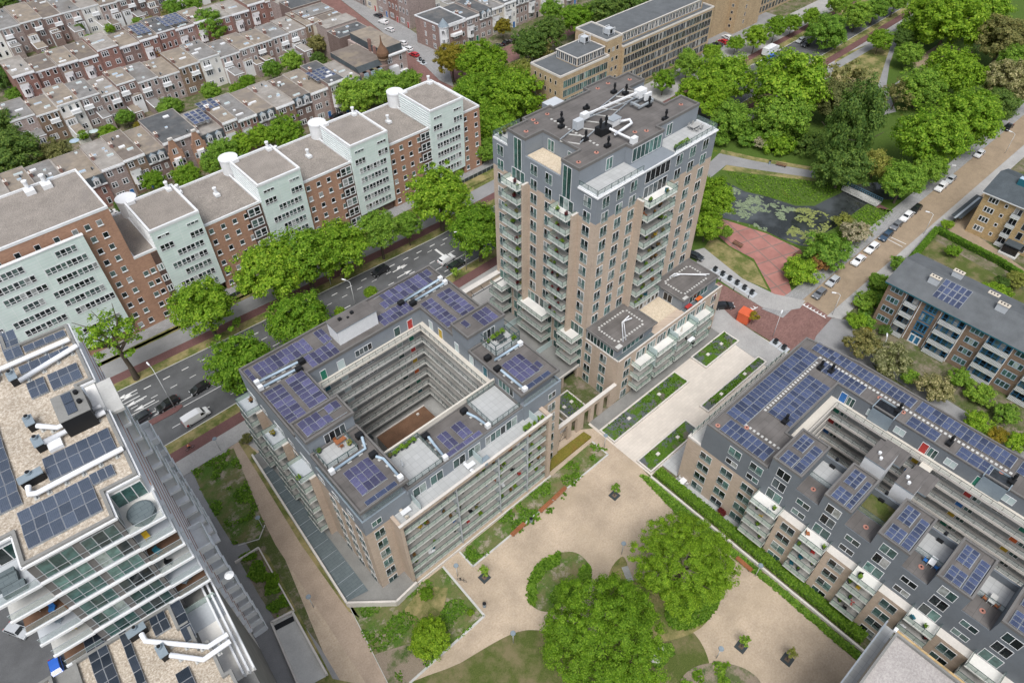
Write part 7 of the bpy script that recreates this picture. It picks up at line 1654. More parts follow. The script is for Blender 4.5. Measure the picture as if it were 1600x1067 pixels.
# ================================================================ TREES
SG = 'street trees along the avenue'
def st(label, b, c, rpx, mat='leaf_street', kind='round', group=SG):
 p = at(*b); h = hgt(*c, p.x, p.y); q = Vector((p.x, p.y, h)); dep = (q-CAMV).dot(FW); return tree(label, p.x, p.y, h, rpx*dep/FPX*1.13, kind, mat, group)
st('large round avenue tree in front of the last green bay', (692, 360), (685, 306), 46)
st('round avenue tree beside the tower with a street lamp in front', (752, 408), (742, 358), 42)
st('smaller avenue tree in front of the third brick section, left of a slim one', (600, 405), (596, 358), 30, 'leaf_mid')
st('slim avenue tree with a narrow crown just left of the large round one', (641, 384), (630, 352), 20, 'leaf_mid', 'egg')
st('avenue tree at the right end of the dense trio facing the courtyard block', (540, 434), (530, 386), 44)
st('avenue tree in the middle of the dense trio facing the courtyard block', (491, 458), (473, 402), 47)
st('avenue tree at the left end of the dense trio facing the courtyard block', (441, 482), (422, 424), 50)
st('loose avenue tree in front of the tall left brick section', (340, 530), (303, 482), 44)
st('half-open avenue tree beside the left tower showing its branches', (214, 592), (182, 522), 46, 'leaf_street', 'sparse')
tree_px('tree on the near kerb hiding the avenue at the left corner of the courtyard block', 378, 568, 8, 50, mat='leaf_street', group=SG)
tree_px('broad tree on the near kerb beside the white stair head', 468, 500, 7.5, 48, mat='leaf_street', group=SG)
tree_px('small bright tree above the roof edge right of the white stair head', 579, 457, 4, 11, 'egg', 'leaf_bright', SG)
tree_px('tiny sapling on the avenue kerb left of the white stair head', 531, 487, 4, 9, 'egg', 'leaf_bright', SG)
tree_px('staked sapling on the verge beside the tower avenue corner', 711, 425, 3, 8, 'small', 'leaf_mid', SG)
tree_px('thin sapling on the far verge left of the dense trio', 370, 503, 3, 9, 'small', 'leaf_mid', SG)
GF = 'trees behind the green-panelled block'
for lab, x, y, h, r, mat in (
 ('dark bushy tree behind the gap between the third and fourth green bays, left', 556, 150, 7, 32, 'leaf_mid'), ('dark bushy tree behind the last green bay', 605, 138, 7.5, 32, 'leaf_mid'), ('low tree behind the third green bay roof', 640, 128, 6, 20, 'leaf_mid'),
 ('tree behind the second green bay beside the ornate fronts', 445, 207, 6.5, 28, 'leaf_street'), ('small tree in front of the dark brick houses behind the second bay', 408, 213, 6, 20, 'leaf_street'),
 ('tree in front of the orange gables', 352, 240, 6.5, 26, 'leaf_mid'), ('small round tree left of the orange gables', 378, 226, 6.5, 20, 'leaf_street'), ('young tree below the orange gables', 332, 255, 6, 20, 'leaf_mid'), ('low green tree by the bay-windowed houses', 292, 275, 5, 22, 'leaf_street'), ('creeper-covered tree by the house corner', 240, 283, 5, 18, 'leaf_street'), ('small dark tree beside the red brick house', 190, 320, 4, 12, 'leaf_dark')):
 tree_px(lab, x, y, h, r, mat=mat, group=GF)
GR = 'garden trees between the house rows'
for lab, x, y, h, r, k, mat in (
 ('big dark round tree at the left edge beside the second house row', 18, 245, 7, 44, 'round', 'leaf_dark'), ('dark tree just above the big one at the left edge', 5, 200, 7, 30, 'round', 'leaf_dark'), ('greyish tree with pale blossom right of the big dark tree', 86, 240, 5, 25, 'round', 'leaf_olive'),
 ('tall conical tree among the third row houses', 327, 40, 6.5, 25, 'egg', 'leaf_mid'), ('round garden tree beside the second row near the side street', 456, 96, 5.5, 17, 'round', 'leaf_mid'), ('garden tree below the parked corner of the second row', 497, 68, 5, 16, 'round', 'leaf_olive'), ('garden tree left of the long row with blue panels', 424, 108, 5, 15, 'round', 'leaf_mid'), ('dark garden tree behind the grey solar roof', 330, 143, 4.5, 15, 'round', 'leaf_mid'), ('garden tree between two annexes behind the gables', 268, 168, 4.5, 19, 'round', 'leaf_mid'), ('brown-leaved tree before the third row fronts', 240, 78, 4, 17, 'round', 'leaf_brown'), ('yellow-green shrub on a roof terrace of the long row', 217, 195, 9.5, 8, 'dome', 'leaf_yellow'), ('bright tree in a courtyard of the long row', 170, 207, 5, 14, 'round', 'leaf_street'), ('dark tree at the left edge by the third row end', 8, 120, 5, 22, 'round', 'leaf_dark'), ('small dark tree at the end wall of the third row', 22, 148, 4, 12, 'round', 'leaf_mid'), ('garden hedge tree behind the third row near the top', 270, 14, 4, 16, 'round', 'leaf_mid'), ('second garden tree behind the third row near the top', 300, 6, 4, 15, 'round', 'leaf_mid'), ('small conifer in the white garden of the fourth row', 124, 45, 4, 8, 'egg', 'leaf_dark'), ('yellow-green bush in a garden near the top left', 233, 31, 3, 7, 'dome', 'leaf_pale'), ('dark tree at the top left corner', 8, 6, 6, 22, 'round', 'leaf_dark'), ('tree in the back garden left of the onion dome', 470, 66, 4, 8, 'dome', 'leaf_mid')):
 tree_px(lab, x, y, h, r, k, mat, GR)
q = random.Random(41)
for i in range(26):
 rw = i % 2; x = 22+i*3.9+q.uniform(-2, 2); y = q.uniform(214, 231) if rw == 0 else q.uniform(286, 303)
 tree('%s garden tree %s, %s from the left' % (('small', 'leafy', 'low')[i % 3], 'between the first and second house rows' if rw == 0 else 'between the third and fourth house rows', NUM[i//2]), x, y, q.uniform(2.2, 4), q.uniform(1.6, 3), 'round', q.choice(['leaf_mid', 'leaf_street', 'leaf_dark', 'leaf_olive']), GR)
MG = 'trees between the green-panelled block and the tower'
for lab, x, y, h, r, k, mat in (
 ('yellowish chestnut beside the corner house with the turret', 706, 92, 8, 27, 'round', 'leaf_yellow'), ('bright broad tree in front of the terraced row right of the turret house', 752, 100, 9, 38, 'round', 'leaf_bright'), ('fresh green tree right behind the last green bay', 745, 150, 8, 38, 'round', 'leaf_street'), ('broad light tree left of the tower roof', 800, 148, 8, 46, 'round', 'leaf_bright'), ('mid-green tree beside the end wall of the brick block', 770, 195, 7, 34, 'round', 'leaf_street'), ('yellow-green tree left of the beige office', 815, 118, 7, 26, 'round', 'leaf_pale'), ('low tree between the end of the brick block and the tower', 762, 235, 4, 20, 'round', 'leaf_mid'),
 ('dark tree behind the low wing of the beige office', 828, 70, 8, 28, 'round', 'leaf_dark'), ('dark tree at the back corner of the beige office', 858, 50, 8, 24, 'round', 'leaf_dark'), ('fresh tree behind the beige office stair block', 900, 30, 8, 25, 'round', 'leaf_street'), ('deep green tree beyond the long beige roof', 945, 18, 9, 30, 'round', 'leaf_dark'), ('deep green tree beyond the long beige roof, farther right', 992, 10, 9, 28, 'round', 'leaf_dark'), ('tree above the pale houses near the top', 862, 16, 6, 18, 'round', 'leaf_mid'), ('olive tree by the parked cars near the top', 842, 78, 5, 20, 'round', 'leaf_olive'), ('small yellow-brown tree in front of the pale terraced row', 786, 42, 5, 13, 'round', 'leaf_yellow')):
 tree_px(lab, x, y, h, r, k, mat, MG)
OG = 'trees in front of the beige office'
for lab, x, y, h, r, k, mat in (('bright young tree in front of the middle of the beige office', 1037, 126, 5, 17, 'egg', 'leaf_street'), ('upright dark tree in front of the beige office window grid', 1075, 100, 6, 22, 'egg', 'leaf_mid'), ('small tree near the end of the beige office', 1112, 82, 4, 15, 'round', 'leaf_street'), ('slender street tree left of the parked truck', 1181, 58, 6, 18, 'egg', 'leaf_street'), ('young tree by the office car park', 1150, 68, 4, 13, 'round', 'leaf_street'), ('slim street tree on the upper avenue verge', 1212, 42, 6, 16, 'egg', 'leaf_street'), ('small street tree on the upper avenue verge', 1238, 36, 5, 15, 'round', 'leaf_street'), ('slim tree at the top of the upper avenue', 1268, 27, 5, 14, 'egg', 'leaf_street'), ('tall twin-crowned street tree beside the upper avenue cars', 1294, 50, 6, 30, 'round', 'leaf_mid'), ('street tree right of the twin-crowned one', 1340, 24, 6, 22, 'egg', 'leaf_mid'), ('street tree near the top of the far cycle path', 1368, 14, 6, 20, 'round', 'leaf_mid'), ('street tree at the top edge of the upper avenue', 1310, 5, 6, 18, 'round', 'leaf_mid'), ('street tree at the top edge by the crossing', 1400, 2, 6, 18, 'round', 'leaf_mid')):
 tree_px(lab, x, y, h, r, k, mat, OG)
PG = 'park trees right of the tower'
for lab, x, y, h, r, k, mat in (
 ('bright yellow-green tree right behind the tower roof', 1095, 152, 9, 38, 'round', 'leaf_bright'), ('soft mid-green tree beyond the tower roof', 1130, 122, 9, 44, 'round', 'leaf_street'), ('olive tree filling the gap beside the tower terrace', 1140, 185, 6, 32, 'round', 'leaf_mid'),
 ('tall broad park tree with light green crown left of the path', 1235, 130, 12, 58, 'round', 'leaf_street'), ('lower half crown of the broad park tree group left of the path', 1222, 185, 7, 42, 'round', 'leaf_mid'), ('feathery greyish willow-like tree beside the park path', 1318, 128, 10, 44, 'sparse', 'leaf_olive'), ('second feathery greyish tree behind the dark upright poplar', 1312, 158, 8, 38, 'round', 'leaf_olive'),
 ('dark upright poplar overhanging the pond', 1330, 205, 14, 40, 'egg', 'leaf_dark'), ('lower bushy poplar at the water edge', 1318, 258, 7, 42, 'round', 'leaf_dark'), ('weeping willow with yellowish hanging twigs by the bridge', 1370, 255, 5, 24, 'weep', 'leaf_pale'),
 ('large round park tree beside the yellow street', 1452, 215, 11, 50, 'round', 'leaf_street'), ('large round park tree at the kerb of the yellow street', 1512, 185, 11, 50, 'round', 'leaf_street'), ('bright round tree below the play court', 1486, 115, 9, 44, 'round', 'leaf_bright'), ('tree on the lower edge of the play court', 1440, 135, 7, 34, 'round', 'leaf_mid'), ('huge round tree at the top right above the play court', 1482, 35, 11, 50, 'round', 'leaf_bright'), ('large tree at the top edge right of the avenue', 1452, 18, 11, 34, 'round', 'leaf_street'), ('large tree at the top edge, farther right', 1535, 15, 11, 40, 'round', 'leaf_street'), ('pale olive tree near the top right corner', 1570, 60, 10, 40, 'round', 'leaf_olive'), ('chestnut in brownish blossom at the right edge', 1578, 130, 9, 38, 'round', 'leaf_blossom'), ('dark tree at the right edge below the chestnut', 1555, 165, 7, 30, 'round', 'leaf_dark'), ('dark tree at the top right edge', 1592, 95, 8, 28, 'round', 'leaf_mid'),
 ('light leafy tree beside the footbridge', 1412, 282, 7, 34, 'round', 'leaf_mid'), ('small tree beside the footbridge at the yellow street', 1450, 262, 6, 26, 'round', 'leaf_mid'), ('loose pale tree over the forked park path', 1402, 148, 5, 30, 'sparse', 'leaf_olive'), ('small round tree on the dry grass by the park path', 1376, 62, 5, 18, 'round', 'leaf_street'), ('upright dark tree left of the play court', 1425, 46, 6, 22, 'egg', 'leaf_mid'), ('small dark tree with a visible trunk left of the play court', 1421, 85, 5, 20, 'round', 'leaf_mid'), ('tree between the play court and the top trees', 1412, 60, 5, 16, 'round', 'leaf_dark'),
 ('tall tree right of the tower foot beside the pond', 1112, 310, 9, 36, 'round', 'leaf_bright'), ('lower crown of the tree right of the tower foot', 1104, 352, 5, 26, 'round', 'leaf_street'), ('young tree on the dry grass beside the red plaza', 1136, 362, 3.5, 10, 'egg', 'leaf_mid')):
 tree_px(lab, x, y, h, r, k, mat, PG, zk=2.0 if 'poplar over' in lab else .95)
BG = 'park shrubs'
for lab, x, y, h, r, mat in (
 ('shrub mass at the park path beside the tower', 1168, 212, 2, 26, 'leaf_mid'), ('round bush on the meadow above the curved path', 1215, 225, 2, 26, 'leaf_street'), ('white-blossomed shrub on the meadow', 1188, 222, 2, 13, 'leaf_white'), ('dark bush behind the meadow bench', 1262, 222, 2.5, 26, 'leaf_dark'), ('low bush beside the tower and the curved path', 1122, 215, 2, 20, 'leaf_mid'),
 ('large bush on the corner of pond and yellow street', 1292, 392, 3, 36, 'leaf_mid'), ('white-flowering elder beside the yellow street', 1338, 362, 3, 22, 'leaf_white'), ('pale green bush at the tip of the red plaza', 1252, 424, 2.5, 28, 'leaf_street'), ('rust-coloured bush between plaza and street', 1282, 410, 2, 14, 'leaf_brown'), ('bright bush at the pond end of the plaza', 1318, 345, 2, 15, 'leaf_pale'),
 ('olive blossoming tree at the corner of the right block', 1348, 536, 4, 27, 'leaf_olive'), ('cream blossoming tree behind the right block', 1390, 562, 4, 30, 'leaf_blossom'), ('cream blossoming shrub farther along the back lane', 1462, 606, 3, 27, 'leaf_blossom'), ('green bush under the brown apartment block', 1425, 590, 2, 16, 'leaf_mid'), ('bush row under the white balconies, left', 1500, 590, 1.8, 18, 'leaf_mid'), ('bush row under the white balconies, right', 1530, 615, 1.8, 22, 'leaf_mid'), ('dark clump beside the back lane', 1530, 660, 2, 22, 'leaf_street'), ('bright bush at the right edge by the back lane', 1590, 690, 2, 20, 'leaf_street'), ('shrub near the right edge under the last balconies', 1572, 645, 2, 20, 'leaf_mid'), ('yellowish shrub beside the back lane', 1560, 680, 2, 16, 'leaf_yellow'),
 ('clipped dark globe at the door of the brown apartment block', 1382, 515, 1.5, 10, 'leaf_dark'), ('verge shrub left of the brown apartment block', 1352, 470, 2, 18, 'leaf_mid'), ('verge shrub nearest the street corner', 1338, 500, 2, 16, 'leaf_street'), ('yellow shrub on the verge of the brown apartment block', 1337, 474, 1, 6, 'leaf_yellow'), ('second yellow shrub on the verge of the brown apartment block', 1357, 516, 1, 6, 'leaf_yellow'), ('bush at the head of the brown apartment block', 1372, 440, 2, 16, 'leaf_mid'), ('bush at the street side of the gable end', 1405, 412, 2, 15, 'leaf_mid'), ('round clipped bush at the end of the bright hedge', 1566, 440, 1.8, 11, 'leaf_dark'), ('large garden bush behind the brown apartment block', 1556, 442+14, 2, 22, 'leaf_street'), ('light garden bush at the right edge', 1590, 436, 2, 16, 'leaf_pale'), ('bush along the bright hedge', 1490, 392, 1.6, 12, 'leaf_street'), ('shrub beside the bike shelter', 1480, 350, 1.5, 10, 'leaf_street')):
 tree_px(lab, x, y, h, r, 'dome', mat, BG, cat='shrub', thing='shrub')
tree_px('huge bright tree in the sand court, nearer of the pair', 948, 990, 8.5, 93, 'big', 'leaf_bright', 'big trees in the sand court', zk=.8)
tree_px('large bright tree in the sand court, farther of the pair', 1070, 880, 8.5, 75, 'big', 'leaf_bright', 'big trees in the sand court', zk=.8)
tree_px('small bright tree on the lawn in front of the courtyard block', 672, 997, 2.4, 30, 'round', 'leaf_bright', 'young trees of the court')
for lab, x, y, mat in (('young tree in a square grate in the middle of the sand court', 960, 762, 'leaf_mid'), ('young tree in a square grate near the lawn corner', 757, 890, 'leaf_mid'), ('young tree in a dark square grate right of the big trees', 1158, 998, 'leaf_mid'), ('thin yellowish young tree in a grate near the right hedge', 1230, 1018, 'leaf_pale')):
 p = at(x, y+12); r_ = tree(lab, p.x, p.y, 2.6, 1.0 if mat != 'leaf_pale' else .9, 'small', mat, 'young trees of the court')
 gm = MB(); gm.box(-.8, -.8, 0, .8, .8, .03, 'black', top='dark_metal'); gm.box(-.35, -.35, .03, .35, .35, .06, 'soil'); o = bpy.data.objects.new('tree_grate', gm.mesh('tree_grate')); o.location = (0, 0, .015); o.rotation_euler = (0, 0, .05); o.parent = r_; C.objects.link(o)
tree_px('small shrub on the lawn near the terrace wall', 666, 928, .8, 11, 'dome', 'leaf_bright', BG, cat='shrub', thing='shrub')
tree_px('tiny bush at the lawn corner by the sand court', 735, 957, .5, 6, 'dome', 'leaf_bright', BG, cat='shrub', thing='shrub')
tree_px('dark red shrub on a ground terrace of the right block', 1127, 800, 1.0, 8, 'dome', 'leaf_red', BG, cat='shrub', thing='shrub')
tree_px('bright bush at the bottom edge under the big tree', 1018, 1066, .8, 14, 'dome', 'leaf_bright', BG, cat='shrub', thing='shrub')
tree_px('shrub in the bed above the garage ramp', 425, 905, .8, 12, 'dome', 'leaf_bright', BG, cat='shrub', thing='shrub')
tree_px('bush beside the clay path by the avenue', 385, 685, 1, 10, 'dome', 'leaf_olive', BG, cat='shrub', thing='shrub')

# ================================================================ VEHICLES
def car_kit(kind):
 """side profile lofted across the width; x forward"""
 if kind == 'van': Lc, Wc, prof = 5.3, 1.95, [(-2.65, .35, .9), (-2.68, 1.1, .95), (-2.6, 1.95, .9), (-1.2, 2.05, .88), (.7, 2.02, .88), (1.35, 1.75, .86), (1.85, 1.15, .93), (2.5, .95, .88), (2.65, .55, .85)]
 elif kind == 'wagon': Lc, Wc, prof = 4.7, 1.8, [(-2.33, .4, .9), (-2.36, .85, .95), (-2.2, 1.0, .95), (-1.85, 1.42, .78), (-.6, 1.5, .76), (.35, 1.42, .76), (1.05, .98, .93), (1.95, .86, .9), (2.3, .62, .82), (2.34, .4, .82)]
 elif kind == 'suv': Lc, Wc, prof = 4.5, 1.88, [(-2.22, .45, .9), (-2.25, 1.0, .95), (-2.1, 1.15, .95), (-1.75, 1.62, .8), (-.4, 1.7, .78), (.4, 1.6, .78), (1.0, 1.12, .94), (1.9, .98, .9), (2.2, .7, .84), (2.24, .42, .84)]
 elif kind == 'sedan': Lc, Wc, prof = 4.6, 1.8, [(-2.28, .4, .88), (-2.3, .82, .93), (-1.75, .95, .93), (-1.2, 1.34, .76), (-.4, 1.43, .75), (.35, 1.36, .75), (1.05, .95, .92), (1.95, .82, .88), (2.27, .6, .8), (2.3, .4, .8)]
 else: Lc, Wc, prof = 4.05, 1.74, [(-2.0, .4, .88), (-2.03, .88, .94), (-1.9, 1.0, .94), (-1.55, 1.4, .78), (-.5, 1.48, .76), (.4, 1.4, .76), (1.05, .98, .92), (1.7, .85, .88), (2.0, .6, .82), (2.02, .4, .82)]
 b = MB(); hw_ = Wc/2; zb = .28
 n = len(prof)
 ring = []
 for x, z, k in prof:
  sh = min(z, .92 if kind != 'van' else 1.1); ring.append([(x, -hw_*.96, zb+.05), (x, -hw_, min(sh, .7)), (x, -hw_*(.98 if z > sh else k), sh if z > sh else z*.97), (x, -hw_*k*.97, z), (x, hw_*k*.97, z), (x, hw_*(.98 if z > sh else k), sh if z > sh else z*.97), (x, hw_, min(sh, .7)), (x, hw_*.96, zb+.05)])
 for i in range(n-1):
  for j in range(7): b.face([ring[i][j], ring[i][j+1], ring[i+1][j+1], ring[i+1][j]], 'PAINT')
 b.face(ring[0][::-1], 'PAINT'); b.face(ring[-1], 'PAINT')
 b.box(prof[0][0]+.1, -hw_*.9, .2, prof[-1][0]-.1, hw_*.9, .34, 'tyre')
 gl = MB(); e = .012
 iw = next(i for i in range(n) if i > 3 and prof[i+1][1] < prof[i][1]-.3) if kind != 'van' else 5
 def quadf(i, f0, f1, s0=.88):
  a, c_ = prof[i], prof[i+1]; d = Vector((c_[0]-a[0], 0, c_[1]-a[1])); up = Vector((-d.z, 0, d.x)).normalized()*e
  if up.z < 0: up = -up
  P = lambda f, s_: Vector((a[0]+d.x*f, s_*hw_*(a[2]+(c_[2]-a[2])*f)*s0, a[1]+d.z*f))+up
  gl.face([P(f0, -1), P(f1, -1), P(f1, 1), P(f0, 1)], 'car_glass')
 quadf(iw, .08, .9)
 if kind != 'van': quadf(2, .15, .9)
 for s_ in (-1, 1):
  if kind == 'van': pts = [(.75, 1.15), (1.7, 1.15), (1.3, 1.68), (.8, 1.75)]
  else:
   r_ = prof[3]; f_ = prof[iw]; w_ = prof[iw+1]; bt = prof[2]; pts = [(bt[0]+.22, .98 if kind != 'suv' else 1.12), (w_[0]-.12, w_[1]+.02), (f_[0]-.03, f_[1]-.08), (r_[0]+.08, r_[1]-.06)]
  q_ = []
  for x, z in pts:
   sh = .92; t_ = max(0, min(1, (z-sh)/(.55))); kk = .98-(.98-.76)*t_ if kind != 'van' else .995-.1*max(0, (z-1.1)/.9); q_.append((x, s_*(hw_*kk+.006), z))
  gl.face(q_ if s_ < 0 else q_[::-1], 'car_glass')
 wh = MB(); wh.cyl((0, -.11, 0), (0, .11, 0), .33, 'tyre', n=16); rm = MB(); rm.cyl((0, -.118, 0), (0, .118, 0), .2, 'rim', n=12)
 wx_ = (prof[-1][0]-.85, prof[0][0]+.8)
 hl = MB(); hl.box(-.06, -.2, -.07, .03, .2, .07, 'headlamp'); tl = MB(); tl.box(-.02, -.14, -.12, .05, .14, .12, 'tail_red')
 return dict(body=b, glass=gl, wheel=wh, rim=rm, wx=wx_, hw=hw_, hl=hl, tl=tl, x1=prof[-1][0], x0=prof[0][0])
CK = {}
def vehicle(label, px, py, head, col, kind='hatch', cat='car', group=None, name=None, mark=None):
 if kind not in CK:
  k = car_kit(kind); k['gm'] = k['glass'].mesh('window'); k['wm'] = k['wheel'].mesh('wheel'); k['rmm'] = k['rim'].mesh('rim'); k['hm'] = k['hl'].mesh('headlight'); k['tm'] = k['tl'].mesh('tail_light'); CK[kind] = k
 k = CK[kind]; kc = (kind, col)
 if kc not in CK:
  M.setdefault('PAINT', M['car_black']); b = k['body']; b.mats = ['car_'+col if m == 'PAINT' or m.startswith('car_') and m != 'car_glass' else m for m in b.mats]
  me = b.mesh('body', smooth=False); CK[kc] = me
 p = at(px, py, .5); r = empty(name or 'parked_car', (p.x, p.y, .03), rad(head)+1e-6, label, cat, group)
 def ch(n, me, loc, par=r): o = bpy.data.objects.new(n, me); o.location = loc; o.parent = par; C.objects.link(o); return o
 ch('body', CK[kc], (0, 0, 0)); ch('window', k['gm'], (0, 0, 0))
 for x in k['wx']:
  for s_ in (-1, 1): w = ch('wheel', k['wm'], (x, s_*(k['hw']-.08), .33)); ch('rim', k['rmm'], (0, s_*.01, 0), w)
 for s_ in (-1, 1): ch('headlight', k['hm'], (k['x1']-.05, s_*(k['hw']-.32), .66)); ch('tail_light', k['tm'], (k['x0']-.03, s_*(k['hw']-.24), .82))
 if kind == 'van':
  mb = MB(); mb.box(-2.69, .1, .4, -2.655, .93, 1.0, 'tail_red'); mb.box(-2.4, -.99, .45, -2.0, -.965, .95, 'tail_red'); ch('red_panel', mb.mesh('red_panel'), (0, 0, 0))
 return r
VG = 'vehicles driving on the avenue'
vehicle('black off-road car alone in the middle of the avenue', 594, 424, 184, 'black', 'suv', group=VG, name='car')
vehicle('white hatchback with a dark roof on the avenue beside a dark car', 698, 406, 4, 'white', 'suv', group=VG, name='car')
vehicle('dark car beside the white hatchback near the avenue kerb', 713, 414, 4, 'green', 'wagon', group=VG, name='car')
vehicle('black hatchback in the left part of the avenue, right of the street lamp', 312, 607, 184, 'black', 'hatch', group=VG, name='car')
vehicle('black estate car passing under the tall street lamp', 262, 632, 184, 'black', 'wagon', group=VG, name='car')
vehicle('dark car half hidden behind the balconies of the left tower', 220, 654, 184, 'dark', 'hatch', group=VG, name='car')
vehicle('white delivery van with a red rear panel on the avenue', 307, 652, 3, 'white', 'van', 'van', VG, name='delivery_van')
YG = 'cars parked along the yellow street'
for lab, x, y, c, k in (('dark grey hatchback parked nearest the junction', 1280, 459, 'grey', 'hatch'), ('silver hatchback parked second from the junction', 1301, 440, 'silver', 'hatch'), ('white saloon parked below the tall white estate car', 1341, 407, 'white', 'sedan'), ('tall white estate car parked behind the white saloon', 1362, 388, 'white', 'wagon'), ('dark blue car parked above the white estate car', 1384, 369, 'navy', 'wagon'), ('dark grey car parked in the middle of the row', 1400, 353, 'grey', 'hatch'), ('white estate car parked near the footbridge path', 1416, 339, 'white', 'wagon'), ('black car parked at the end of the row by the footbridge path', 1431, 327, 'black', 'hatch'), ('white car with a black roof window parked farther up the street', 1470, 293, 'white', 'suv'), ('grey car parked above the white one with the black roof window', 1485, 281, 'silver', 'hatch'), ('white car parked under the round park trees', 1530, 241, 'white', 'hatch'), ('black car parked near the right edge of the yellow street', 1575, 199, 'black', 'sedan')):
 vehicle(lab, x, y, 181, c, k, group=YG)
vehicle('black saloon on the red brick street at the end of the low wing', 1131, 478, -38, 'black', 'sedan'); vehicle('dark car mostly hidden behind the far grey pavilion', 1087, 401, -80, 'dark', 'hatch')
vehicle('bright blue car at the bottom left corner', 90, 1046, -95, 'blue', 'hatch'); vehicle('pale car half hidden under the left terraces at the bottom left', 28, 985, -60, 'silver', 'hatch')
SGc = 'cars parked in the side street'
for lab, x, y, h, c, k in (('dark car at the far end of the parked side street row', 591, 25, 95, 'dark', 'hatch'), ('white car second from the top in the side street', 599, 35, 97, 'white', 'suv'), ('white car third from the top in the side street', 609, 47, 97, 'white', 'hatch'), ('white car above two others near the side street corner', 629, 68, 97, 'white', 'hatch'), ('white car just above the red one in the side street', 638, 77, 97, 'white', 'hatch'), ('red car parked at the corner of the side street', 647, 86, 97, 'red', 'hatch'), ('grey car driving in the side street beside the ornate corner house', 627, 101, 100, 'silver', 'hatch'), ('black car driving down the side street behind the trees', 639, 115, 100, 'black', 'sedan'), ('black car parked in front of the terraced row right of the turret house', 792, 67, 5, 'black', 'sedan'), ('small dark car left of the black one before the terraced row', 778, 73, 5, 'dark', 'hatch'), ('dark car at the right end before the terraced row', 806, 60, 5, 'dark', 'sedan'), ('white car between the brick block and the red brick house', 172, 334, 3, 'white', 'hatch'), ('black car behind the low brick roof left of the third green bay', 527, 182, 3, 'black', 'sedan'), ('dark car behind the hidden street near the gap of the second bay', 352, 272, 3, 'dark', 'hatch')):
 vehicle(lab, x, y, h, c, k, group=SGc)
OP = 'cars on the office car park'
for lab, x, y, h, c in (('white car on the office car park', 1136, 59, 80, 'white'), ('red car on the office car park', 1130, 66, 80, 'red'), ('dark car left of the red one on the office car park', 1121, 70, 80, 'dark'), ('dark car by the end wall of the beige office', 1107, 74, 80, 'navy')):
 vehicle(lab, x, y, h, c, 'hatch', group=OP)
for lab, x, y, c in (('silver car on the upper avenue', 1251, 64, 'silver'), ('black car behind the silver one on the upper avenue', 1259, 70, 'black'), ('blue car at the left on the upper avenue', 1203, 90, 'blue')): vehicle(lab, x, y, 182, c, 'hatch', group=VG, name='car')
p = at(1203, 80, 1.5); tr = empty('truck', (p.x, p.y, 0), 0, 'white box truck beside the blue car on the upper avenue', 'truck'); BASE[tr.name] = (p.x, p.y, 0)
mb = MB(); mb.box(p.x-3.2, p.y-1.2, .9, p.x+2.2, p.y+1.2, 3.3, 'white_paint'); put('cargo_box', mb, tr); mb = MB(); mb.box(p.x+2.3, p.y-1.1, .6, p.x+4.0, p.y+1.1, 2.5, 'car_white'); mb.box(p.x+4.0, p.y-1, 1.5, p.x+4.02, p.y+1, 2.3, 'car_glass'); put('cab', mb, tr)
for x in (-2.2, 3.1):
 for s_ in (-1, 1): mb = MB(); mb.cyl((p.x+x, p.y+s_*1.15, .5), (p.x+x, p.y+s_*.9, .5), .5, 'tyre', n=14); put('wheel', mb, tr)
mb = MB(); mb.box(p.x-3.1, p.y-.5, .5, p.x+4, p.y+.5, .9, 'black'); put('chassis', mb, tr)

# ================================================================ STREET FURNITURE
def lamp(label, b, h, arm, ang, group='street lamps', disc=False):
 p = at(*b); r = empty('street_lamp', (p.x, p.y, 0), 0, label, 'street lamp', group)
 mb = MB(); mb.cyl((p.x, p.y, 0), (p.x, p.y, h), .11 if h > 6 else .07, 'pole_grey', r1=.06 if h > 6 else .05, n=8); put('pole', mb, r, smooth=True)
 mb = MB()
 if disc: mb.cyl((p.x, p.y, h), (p.x, p.y, h+.12), .42, 'zinc', r1=.36, n=18); mb.cyl((p.x, p.y, h-.28), (p.x, p.y, h), .16, 'dark_metal', r1=.3, n=12); put('lamp_head', mb, r)
 else:
  d = Vector((math.cos(ang), math.sin(ang), 0)); e = Vector((p.x, p.y, h))+d*arm; mb.tube([(p.x, p.y, h-.05), (p.x+d.x*arm*.4, p.y+d.y*arm*.4, h+.35), (e.x, e.y, h+.45)], .05, 'pole_grey', 6); put('arm', mb, r)
  mb = MB(); mb.cyl((e.x-d.x*.3, e.y-d.y*.3, h+.42), (e.x+d.x*.6, e.y+d.y*.6, h+.5), .16, 'white_paint', n=10); put('lamp_head', mb, r)
 return r
lamp('tall grey street lamp on the brick traffic island', (273, 637), 11.5, 1.4, rad(95)); lamp('tall street lamp at the tower corner of the avenue', (729, 422), 11.2, 1.6, rad(150)); lamp('street lamp in front of the dense avenue trio', (517, 445), 8.5, 1.2, rad(-90)); lamp('short street lamp above the roof edge beside the white stair head', (556, 480), 7.5, 1.3, rad(120))
lamp('curved street lamp on the right pavement of the yellow street', (1443, 366), 6, 1.4, rad(120)); lamp('curved street lamp at the junction corner', (1300, 492), 6, 1.4, rad(130)); lamp('street lamp on the red brick junction in front of the promenade', (1207, 527), 6, 1.2, rad(20)); lamp('street lamp beside the white car with the black roof window', (1466, 290), 6, 1.2, rad(-60)); lamp('street lamp at the far end of the yellow street', (1580, 187), 6, 1.3, rad(-80)); lamp('street lamp beside the grey cars up the yellow street', (1570, 240), 6, 1.3, rad(100)); lamp('street lamp before the terraced row near the top', (784, 60), 6, .9, rad(-90)); lamp('street lamp above the upper avenue junction', (1328, 40), 7, 1.2, rad(180)); lamp('street lamp among the blossoming trees behind the right block', (1370, 560), 5.5, .9, rad(30))
